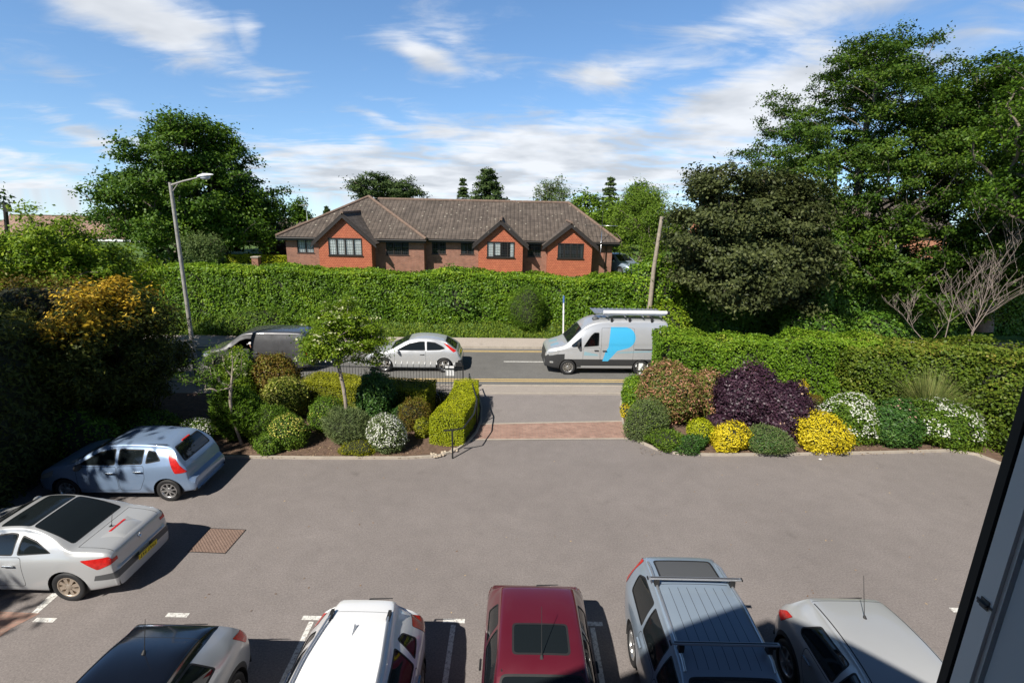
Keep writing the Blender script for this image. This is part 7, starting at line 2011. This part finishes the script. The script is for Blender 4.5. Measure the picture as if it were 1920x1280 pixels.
    # the big tree just outside the left of the frame whose shade lies over the corner
    for i, (bx, by, en2, nm, lab) in enumerate([
        (-18.6, 6.3, [(-17.8, 6.2, 9.6, 3.6, 3.5, 3.5), (-17.3, 4.4, 9.0, 1.7, 1.9, 1.8), (-20.6, 8.8, 9.8, 3.0, 3.0, 3.2)], 'lime_tree', 'broad leafy tree outside the left of the view shading the boundary hedge'),
        (-15.9, 0.2, [(-15.8, 0.2, 8.3, 1.1, 1.4, 1.4)], 'lime_tree', 'smaller leafy tree outside the left of the view shading the coupe')]):
        tree(nm, lab, 'tree', (bx, by, 0), en2, 120, .85, 110, (.28, .20), M['oak'], 'bark', .26, inner=.3)

    # ---- right bed
    px_bush('laurel_shrub', 'small bright green laurel at the right corner of the driveway', 'shrub', 1163, 1205, 702, 765, M['laurel'], 1500, leaf=(.09, .045), lumpy=.12, aspect=1.1)
    px_bush('photinia', 'large round pink and green shrub at the right of the driveway', 'shrub', 1191, 1304, 672, 806, M['photinia'], 1150, leaf=(.10, .042), lumpy=.08, aspect=.9, squash=.86)
    px_bush('photinia', 'smaller pink-tinged shrub between the large round one and the purple shrub', 'shrub', 1284, 1354, 693, 792, M['photinia'], 1150, leaf=(.10, .042), lumpy=.1, aspect=.8)
    px_bush('smoke_bush', 'tall dark purple shrub in the right bed', 'shrub', 1332, 1448, 684, 822, M['purple'], 1500, leaf=(.09, .06), lumpy=.07, lf=5, squash=.9, core='twigbrown', clump=.12)
    px_bush('smoke_bush', 'lower purple shrub with rusty heads right of the tall purple one', 'shrub', 1412, 1512, 712, 832, M['purple'], 1500, leaf=(.09, .06), lumpy=.08, lf=5, core='twigbrown', flowers=(M['pflower'], 30, .10, -.1, .25), clump=.12)
    px_bush('purple_sucker', 'small purple shoot between the yellow-green dome and the yellow shrub', 'plant', 1318, 1365, 775, 822, M['purple'], 900, leaf=(.09, .06), lumpy=.2, core='twigbrown')
    px_bush('hebe', 'low grey-green cushion shrub at the driveway corner', 'shrub', 1167, 1246, 750, 832, M['rosemary'], 2000, leaf=(.07, .022), stiff=True, lumpy=.12, extra=(M['shrub'], 700, -.2, (.06, .03)))
    px_bush('edge_plant', 'thin strip of yellow variegated leaves at the driveway edge', 'plant', 1161, 1180, 755, 786, M['yellowleaf'], 700, leaf=(.06, .03), lumpy=.2)
    px_bush('groundcover_shrub', 'low spreading green shrub along the curved bed edge', 'shrub', 1205, 1275, 806, 848, M['shrub'], 1500, leaf=(.08, .03), lumpy=.25, stiff=True)
    px_bush('groundcover_shrub', 'dark green low shrub left of the yellow-green dome', 'shrub', 1255, 1325, 812, 854, M['hollydark'], 1600, leaf=(.08, .03), lumpy=.25, stiff=True)
    px_bush('golden_dome', 'small yellow-green dome between the pink shrub and the yellow shrub', 'shrub', 1284, 1334, 782, 836, M['box'], 1700, leaf=(.055, .035), lumpy=.1)
    px_bush('euonymus', 'bright yellow shrub under the purple shrub', 'shrub', 1327, 1395, 793, 854, M['yellowleaf'], 1300, leaf=(.065, .042), lumpy=.2, clump=.06)
    px_bush('lavender_bush', 'dark grey-green cushion between the two bright yellow shrubs', 'shrub', 1388, 1478, 800, 858, M['rosemary'], 2100, leaf=(.07, .022), stiff=True, lumpy=.1, extra=(M['hollydark'], 1500, -.3, (.06, .03)))
    px_bush('euonymus', 'largest bright yellow shrub at the front of the right bed', 'shrub', 1481, 1584, 770, 856, M['yellowleaf'], 1300, leaf=(.065, .042), lumpy=.16, clump=.07)
    px_bush('golden_conifer_bush', 'small golden shrub peeking above the lower purple shrub', 'shrub', 1474, 1508, 708, 770, M['yellowleaf'], 1200, leaf=(.07, .03), lumpy=.15, squash=.85)
    px_bush('bronze_shrub', 'small bronze shrub between the purple and the white-flowered shrub', 'shrub', 1500, 1540, 738, 785, M['brownleaf'], 1300, leaf=(.07, .03), lumpy=.15)
    px_bush('choisya', 'white-flowered shrub behind the largest yellow shrub', 'shrub', 1529, 1638, 731, 838, M['shrub'], 1300, leaf=(.075, .045), lumpy=.14, flowers=(M['wflower'], 1500, .065, -.3, -.3))
    px_bush('rhododendron', 'dark green shrub with faded pink heads between the two white-flowered shrubs', 'shrub', 1622, 1712, 742, 846, M['hollydark'], 1300, leaf=(.10, .042), lumpy=.14, flowers=(M['pflower'], 90, .085, .15, .1))
    px_bush('azalea', 'small green shrub with a few yellow heads right of the faded pink flowers', 'shrub', 1682, 1722, 778, 842, M['shrub'], 1300, leaf=(.08, .04), lumpy=.14, flowers=(M['yellowleaf'], 24, .09, .1, .2))
    px_bush('choisya', 'white-flowered shrub at the right end of the bed under the ornamental grass', 'shrub', 1688, 1812, 742, 848, M['shrub'], 1300, leaf=(.075, .045), lumpy=.14, flowers=(M['wflower'], 1100, .065, -.15, -.2))
    # ornamental grass
    g = A(1742, 765, 16.5); n = 1500
    th = rng.uniform(0, 2 * math.pi, n); ln = rng.uniform(1.0, 2.3, n); sp = rng.uniform(.05, .75, n)
    V = []; tn = []
    for i in range(n):
        d = np.array([math.cos(th[i]), math.sin(th[i]), 0]); s = np.array([-d[1], d[0], 0]) * .011
        p0 = np.array([g.x, g.y, .3]) + d * rng.uniform(0, .25)
        prev = p0
        for j in range(3):
            t1 = (j + 1) / 3; p1 = p0 + d * ln[i] * sp[i] * t1 ** 1.4 + np.array([0, 0, ln[i] * (t1 * 1.05 - .55 * sp[i] * t1 * t1)])
            w0, w1 = s * (1 - j / 3.2), s * (1 - (j + 1) / 3.2); V.append([prev - w0, prev + w0, p1 + w1, p1 - w1]); tn.append(rng.random()); prev = p1
    o = quads_mesh('ornamental_grass', [(np.array(V), np.array(tn), 0)], [M['reed']]); tag(o, 'clump of tall arching ornamental grass in front of the right hedge', 'grass clump')
    g = G(1812, 846, .05); pts = np.stack([g.x + rng.normal(size=500) * .28, g.y + .2 + rng.normal(size=500) * .16, np.full(500, .04)], 1)
    tufts('grass_tuft', pts, .34, .02, M['verge'], label='small grass tuft at the right end of the bed edge', cat='grass clump', lean=.45)

    # ---- right hedges
    ht = A(1400, 628, 19.2).z
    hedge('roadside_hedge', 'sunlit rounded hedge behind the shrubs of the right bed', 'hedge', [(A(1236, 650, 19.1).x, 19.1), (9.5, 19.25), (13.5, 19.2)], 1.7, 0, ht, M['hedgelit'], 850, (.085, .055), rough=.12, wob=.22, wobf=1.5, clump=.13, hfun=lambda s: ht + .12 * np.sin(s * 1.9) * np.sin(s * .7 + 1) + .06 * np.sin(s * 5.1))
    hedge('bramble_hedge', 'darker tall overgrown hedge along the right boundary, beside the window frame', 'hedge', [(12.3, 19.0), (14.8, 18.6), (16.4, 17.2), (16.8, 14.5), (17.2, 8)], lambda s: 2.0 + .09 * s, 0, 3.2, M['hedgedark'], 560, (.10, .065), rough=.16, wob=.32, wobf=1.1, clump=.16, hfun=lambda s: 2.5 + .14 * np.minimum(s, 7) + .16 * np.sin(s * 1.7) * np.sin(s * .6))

    # ---- trees to the right across the road
    en = [px_env(1300, 1430, 322, 440, 29.5, 3.0), px_env(1400, 1520, 325, 460, 29.8, 3.0), px_env(1250, 1370, 385, 525, 28.6, 2.8), px_env(1330, 1480, 400, 540, 28.2, 2.8), px_env(1390, 1540, 345, 545, 28.8, 3.0), px_env(1440, 1560, 400, 560, 28.4, 2.0), px_env(1300, 1500, 440, 555, 27.4, 2.6)]
    tree('maple_tree', 'broad bronze-green maple right of the leaning pole', 'tree', (A(1400, 560, 32.5).x, 32.5, 0.8), en, 420, .72, 230, (.18, .13), M['copper'], 'bark', .3, inner=.42, flat=.5, wobble=.32, sprigs=30)
    en = [px_env(1420, 1720, 130, 480, 34, 5.5), px_env(1520, 1760, 70, 330, 34, 4.5), px_env(1560, 1700, 66, 220, 34, 2.5), px_env(1600, 1850, 200, 520, 31, 4.5), px_env(1430, 1560, 230, 420, 32, 3)]
    tree('sycamore_tree', 'tallest green tree on the right with open branching limbs', 'tree', (A(1590, 560, 33.5).x, 33.5, 1.0), en, 600, .64, 240, (.145, .095), M['sycamore'], 'bark', .38, (A(1620, 250, 33.5).x, 33.5, A(1620, 230, 33.5).z), inner=.42, flat=.45, wobble=.22, bend=.1, sprigs=40, fork=.3)
    en = [px_env(1720, 2000, 130, 420, 31, 4.5), px_env(1760, 1900, 115, 300, 33, 3.5), px_env(1850, 2050, 250, 560, 27, 4), px_env(1780, 1960, 380, 590, 29.5, 2.5)]
    tree('sycamore_tree', 'dense dark green tree at the right edge beside the tallest tree', 'tree', (A(1860, 560, 30).x, 30, .6), en, 640, .70, 190, (.165, .115), M['sycamore'], 'bark', .36, inner=.4, flat=.5, wobble=.2, sprigs=8)
    en = [px_env(1870, 2080, 110, 400, 24, 3.2)]
    tree('ash_tree', 'dark feathery tree cut off by the top right edge', 'tree', (A(1960, 600, 24.5).x, 24.5, 0), en, 100, .7, 200, (.17, .08), M['oak'], 'bark', .25, inner=.4, flat=.6)
    en = [px_env(1480, 1640, 400, 560, 30.2, 2.0), px_env(1600, 1760, 400, 560, 30, 2.4), px_env(1700, 1860, 440, 600, 28.6, 2.0)]
    tree('hazel_tree', 'lower leafy tree hanging over the road under the tallest tree', 'tree', (A(1640, 590, 32).x, 32, .8), en, 190, .62, 160, (.17, .12), M['sycamore'], 'bark', .2, inner=.4, flat=.55)
    p = A(1540, 560, 29.0); q = A(1545, 440, 29.0)
    bm = bmesh.new(); root = empty('ivy_clad_tree', (p.x, 29, .2)); tag(root, 'upright trunk wrapped in glossy ivy right of the bronze maple', 'tree')
    tube(bm, [(0, 0, 0), (.1, 0, 2.5), (0, .2, q.z - .4)], [.25, .2, .1], 10); from_bm('trunk', bm, M['bark'], root, 60)
    n = 4200; t = rng.random(n); a = rng.uniform(0, 2 * math.pi, n); r = .42 + .3 * rng.random(n) + .25 * np.sin(t * 17) * rng.random(n)
    P = np.stack([np.cos(a) * r, np.sin(a) * r, .1 + t * (q.z - .2)], 1); N = np.stack([np.cos(a), np.sin(a), .3 + 0 * a], 1) + rng.normal(size=P.shape) * .4
    quads_mesh('ivy', [(*leaf_arrays(P, N, .17, .13, tones(n)), 0)], [M['ivy']], parent=root)
    # dark undergrowth along the far verge on the right
    hedge('undergrowth_hedge', 'dark tangled undergrowth below the trees on the right of the road', 'hedge', [road(9.2, 6.4), road(15, 6.6), road(24, 6.6), road(36, 6.2)], 2.4, .0, 4.5, M['ivy'], 300, (.18, .125), rough=.3, wob=.45, wobf=.9)
    bush('elder_bush', 'leafy elder bush behind the rear of the silver van', 'shrub', (A(1262, 560, 27.9).x, 28.4), 1.25, 1.0, 2.1, M['bright'], 3200, (.16, .10), .2, 3)
    bush('pole_bush', 'green climber bush round the foot of the leaning pole', 'shrub', (A(1222, 520, 29.4).x, 29.7), 1.5, 1.1, 4.6, M['laurel'], 8000, (.18, .09), .2, 2.5, squash=.86)
    bush('bramble_bush', 'sunlit bramble clump at the foot of the ivy-clad trunk', 'shrub', (A(1530, 590, 27.4).x, 27.8), 1.5, .9, 1.9, M['ivy'], 3200, (.17, .12), .22, 3)
    bush('bramble_bush', 'sunlit bramble clump left of the bare dead tree', 'shrub', (A(1660, 590, 26.6).x, 27.0), 1.3, .9, 1.9, M['ivy'], 3000, (.17, .12), .22, 3)
    # bare dead trees
    def dead(px0, py0, Yd, stems, label):
        b = A(px0, py0, Yd); root = empty('dead_tree', (b.x, Yd, 0)); tag(root, label, 'tree')
        bm = bmesh.new()
        def grow(p, d, ln, r, dep):
            pts = [Vector(p)]; q = Vector(p); dd = Vector(d); m = 6
            for i in range(m):
                dd = (dd + Vector((random.gauss(0, .07), random.gauss(0, .07), random.gauss(.05, .04)))).normalized(); q = q + dd * ln / m; pts.append(q.copy())
            tube(bm, pts, [max(.0055, r * (1 - .8 * i / m)) for i in range(m + 1)], 4 if dep else 6, cap=False)
            if dep >= 3: return
            for k in range((8, 4, 2)[dep]):
                i = random.randint(2, m); a = random.uniform(0, 6.28); nd = (dd * .55 + Vector((math.cos(a), math.sin(a) * .7, .30)) * random.uniform(.45, .8)).normalized()
                grow(pts[i], nd, ln * random.uniform(.30, .52), max(.0055, r * (.55 - .05 * i)), dep + 1)
        for d, ln in stems: grow(Vector((0, 0, .1)), Vector(d).normalized(), ln, .030, 0)
        from_bm('trunk', bm, M['deadwood'], root, 60)
    dead(1822, 610, 25.4, [((.03, 0, 1), 5.6), ((.2, .1, 1), 4.4), ((-.1, .1, 1), 4.8)], 'taller bare dead tree with pale twigs standing above the right hedge')
    dead(1778, 615, 25.2, [((-.18, -.1, 1), 4.2), ((-.75, 0, .75), 3.0)], 'smaller bare dead tree reaching left beside the taller dead tree')

    # ---- behind
    Y = 43
    en = [px_env(215, 510, 300, 470, Y, 7), px_env(255, 465, 222, 400, Y, 6), px_env(305, 415, 212, 320, Y, 4), px_env(195, 310, 325, 430, Y - 1, 4), px_env(420, 535, 350, 460, Y + 1, 4), px_env(230, 500, 380, 490, Y - 2, 4)]
    tree('oak_tree', 'big dark green oak behind the street lamp', 'tree', (A(395, 470, Y).x, Y, 2.2), en, 640, .80, 190, (.22, .15), M['oak'], 'bark', .5, inner=.45, flat=.55, wobble=.17, sprigs=12)
    en = [px_env(1147, 1272, 358, 500, 41.5, 2.6), px_env(1160, 1250, 352, 430, 42, 2.2)]
    tree('weeping_tree', 'pale green drooping tree at the right end of the bungalow', 'tree', (A(1205, 500, 42).x, 42, 2.2), en, 150, .55, 170, (.20, .06), M['willow'], 'bark', .25, inner=.55, flat=1.3, wobble=.08, droop=.5, up=.3)
    en = [px_env(335, 418, 440, 490, 35.5, 1.2)]
    tree('young_tree', 'pale upright leafy tree between the lamp post and the bungalow', 'tree', (A(378, 500, 35.5).x, 35.5, 2.2), en, 70, .35, 90, (.16, .06), M['birch'], 'bark', .1, inner=.2, flat=1.6)
    bush('copper_shrub', 'dark copper-leaved shrub left of the bungalow corner', 'shrub', (A(515, 465, 45).x, 45), 1.5, 1, 2.6, M['purple'], 1500, (.18, .12), .15, 3, base=2.2)
    hz0 = 2.2
    hedge('garden_hedge', 'low trimmed garden hedge left of the bungalow', 'hedge', [(A(428, 485, 41).x, 41), (A(535, 480, 41).x, 41.5)], .9, hz0, A(480, 478, 41).z - hz0, M['box'], 500, (.10, .06), rough=.06, wob=.05)
    bm = bmesh.new(); p = A(480, 488, 39.6); box(bm, p.x - .24, p.x + .24, 39.4, 39.88, 2.0, A(480, 483, 39.6).z); o = from_bm('brick_pier', bm, M['brick']); tag(o, 'square brick gate pier in front of the low garden hedge', 'pier')
    bm = bmesh.new(); zt = A(480, 482.5, 39.6).z; box(bm, p.x - .29, p.x + .29, 39.35, 39.93, zt, zt + .07); from_bm('capstone', bm, M['kerb'], o)
    # skyline trees behind the bungalow
    Y = 78
    en = [px_env(660, 750, 326, 380, Y, 4), px_env(735, 790, 338, 380, Y, 3)]
    tree('cedar_tree', 'dark flat-topped cedar behind the left of the bungalow roof', 'tree', (A(705, 400, Y).x, Y, 2.3), en, 120, 1.0, 110, (.40, .16), M['pine'], 'bark', .4, inner=.35, flat=.35)
    def con(px, ytop, w, Yc, label, n=5200, pw=.9):
        b = A(px, ytop, Yc); h = b.z - 2.3; conifer('conifer_tree', label, 'tree', (b.x, Yc, 2.3), h, w * 1.25 * Yc / FPX, M['pine'], int(n * 1.8), (.5, .2), group=None, power=pw)
    con(868, 332, 20, 82, 'narrow dark conifer above the bungalow ridge'); con(915, 315, 50, 80, 'wider pointed conifer right of the narrow one above the ridge', 8000, .8)
    con(1146, 330, 26, 72, 'tall conifer among the round trees right of the bungalow roof', 5000); con(612, 386, 12, 85, 'tiny distant conifer left of the bungalow roof', 1800)
    def rnd(x0, x1, y0, y1, Yc, label, m, n=70, cr=.9, lf=(.4, .2), fl=.7, name='broadleaf_tree'):
        e = px_env(x0, x1, y0, y1 + 60, Yc, None); tree(name, label, 'tree', (e[0], e[1], 2.3), [e], n, cr, 110, lf, M[m], 'bark', .3, inner=.45, flat=fl, wobble=.14)
    rnd(990, 1072, 338, 390, 70, 'airy grey-green birch behind the bungalow ridge', 'birch', 80, .8, (.35, .12), 1.1, 'birch_tree')
    rnd(1068, 1132, 356, 400, 66, 'rounded light green tree next to the birch', 'willow')
    rnd(1168, 1230, 352, 410, 68, 'dark rounded tree behind the pale drooping tree', 'oak')
    rnd(1110, 1180, 385, 430, 58, 'low rounded tree just right of the bungalow roof', 'willow')
    rnd(540, 582, 376, 410, 74, 'distant dark tree right of the big oak', 'oak')
    rnd(1225, 1290, 400, 470, 60, 'green tree between the pale drooping tree and the bronze maple', 'sycamore')
    for bx, by, r in ((-44, 38, 4.5), (-52, 47, 5.0)):
        tree('broadleaf_tree', {-44: 'rounded tree in the gardens beyond the left edge of the view', -52: 'larger rounded tree far beyond the left edge of the view'}[bx], 'tree', (bx, by, 2.2), [(bx, by, 6.5, r, r, 3.6)], 90, 1.1, 90, (.4, .26), M['oak'], 'bark', .3, inner=.45)
    # aerial pole
    p = A(576, 408, 62); root = empty('aerial_mast', (p.x, 62, 2.2)); tag(root, 'thin mast with an aerial between the oak and the bungalow roof', 'mast')
    bm = bmesh.new(); zt = A(574, 380, 62).z; tube(bm, [(0, 0, 0), (0, 0, zt - 2.2)], .045, 6); from_bm('mast', bm, M['lamp_white'], root)
    bm = bmesh.new(); tube(bm, [(-.9, 0, zt - 2.5), (.3, 0, zt - 2.5)], .03, 5)
    for k in range(5): tube(bm, [(-.8 + k * .22, -.3, zt - 2.5), (-.8 + k * .22, .3, zt - 2.5)], .015, 4)
    from_bm('aerial', bm, M['lamp_white'], root)


planting()
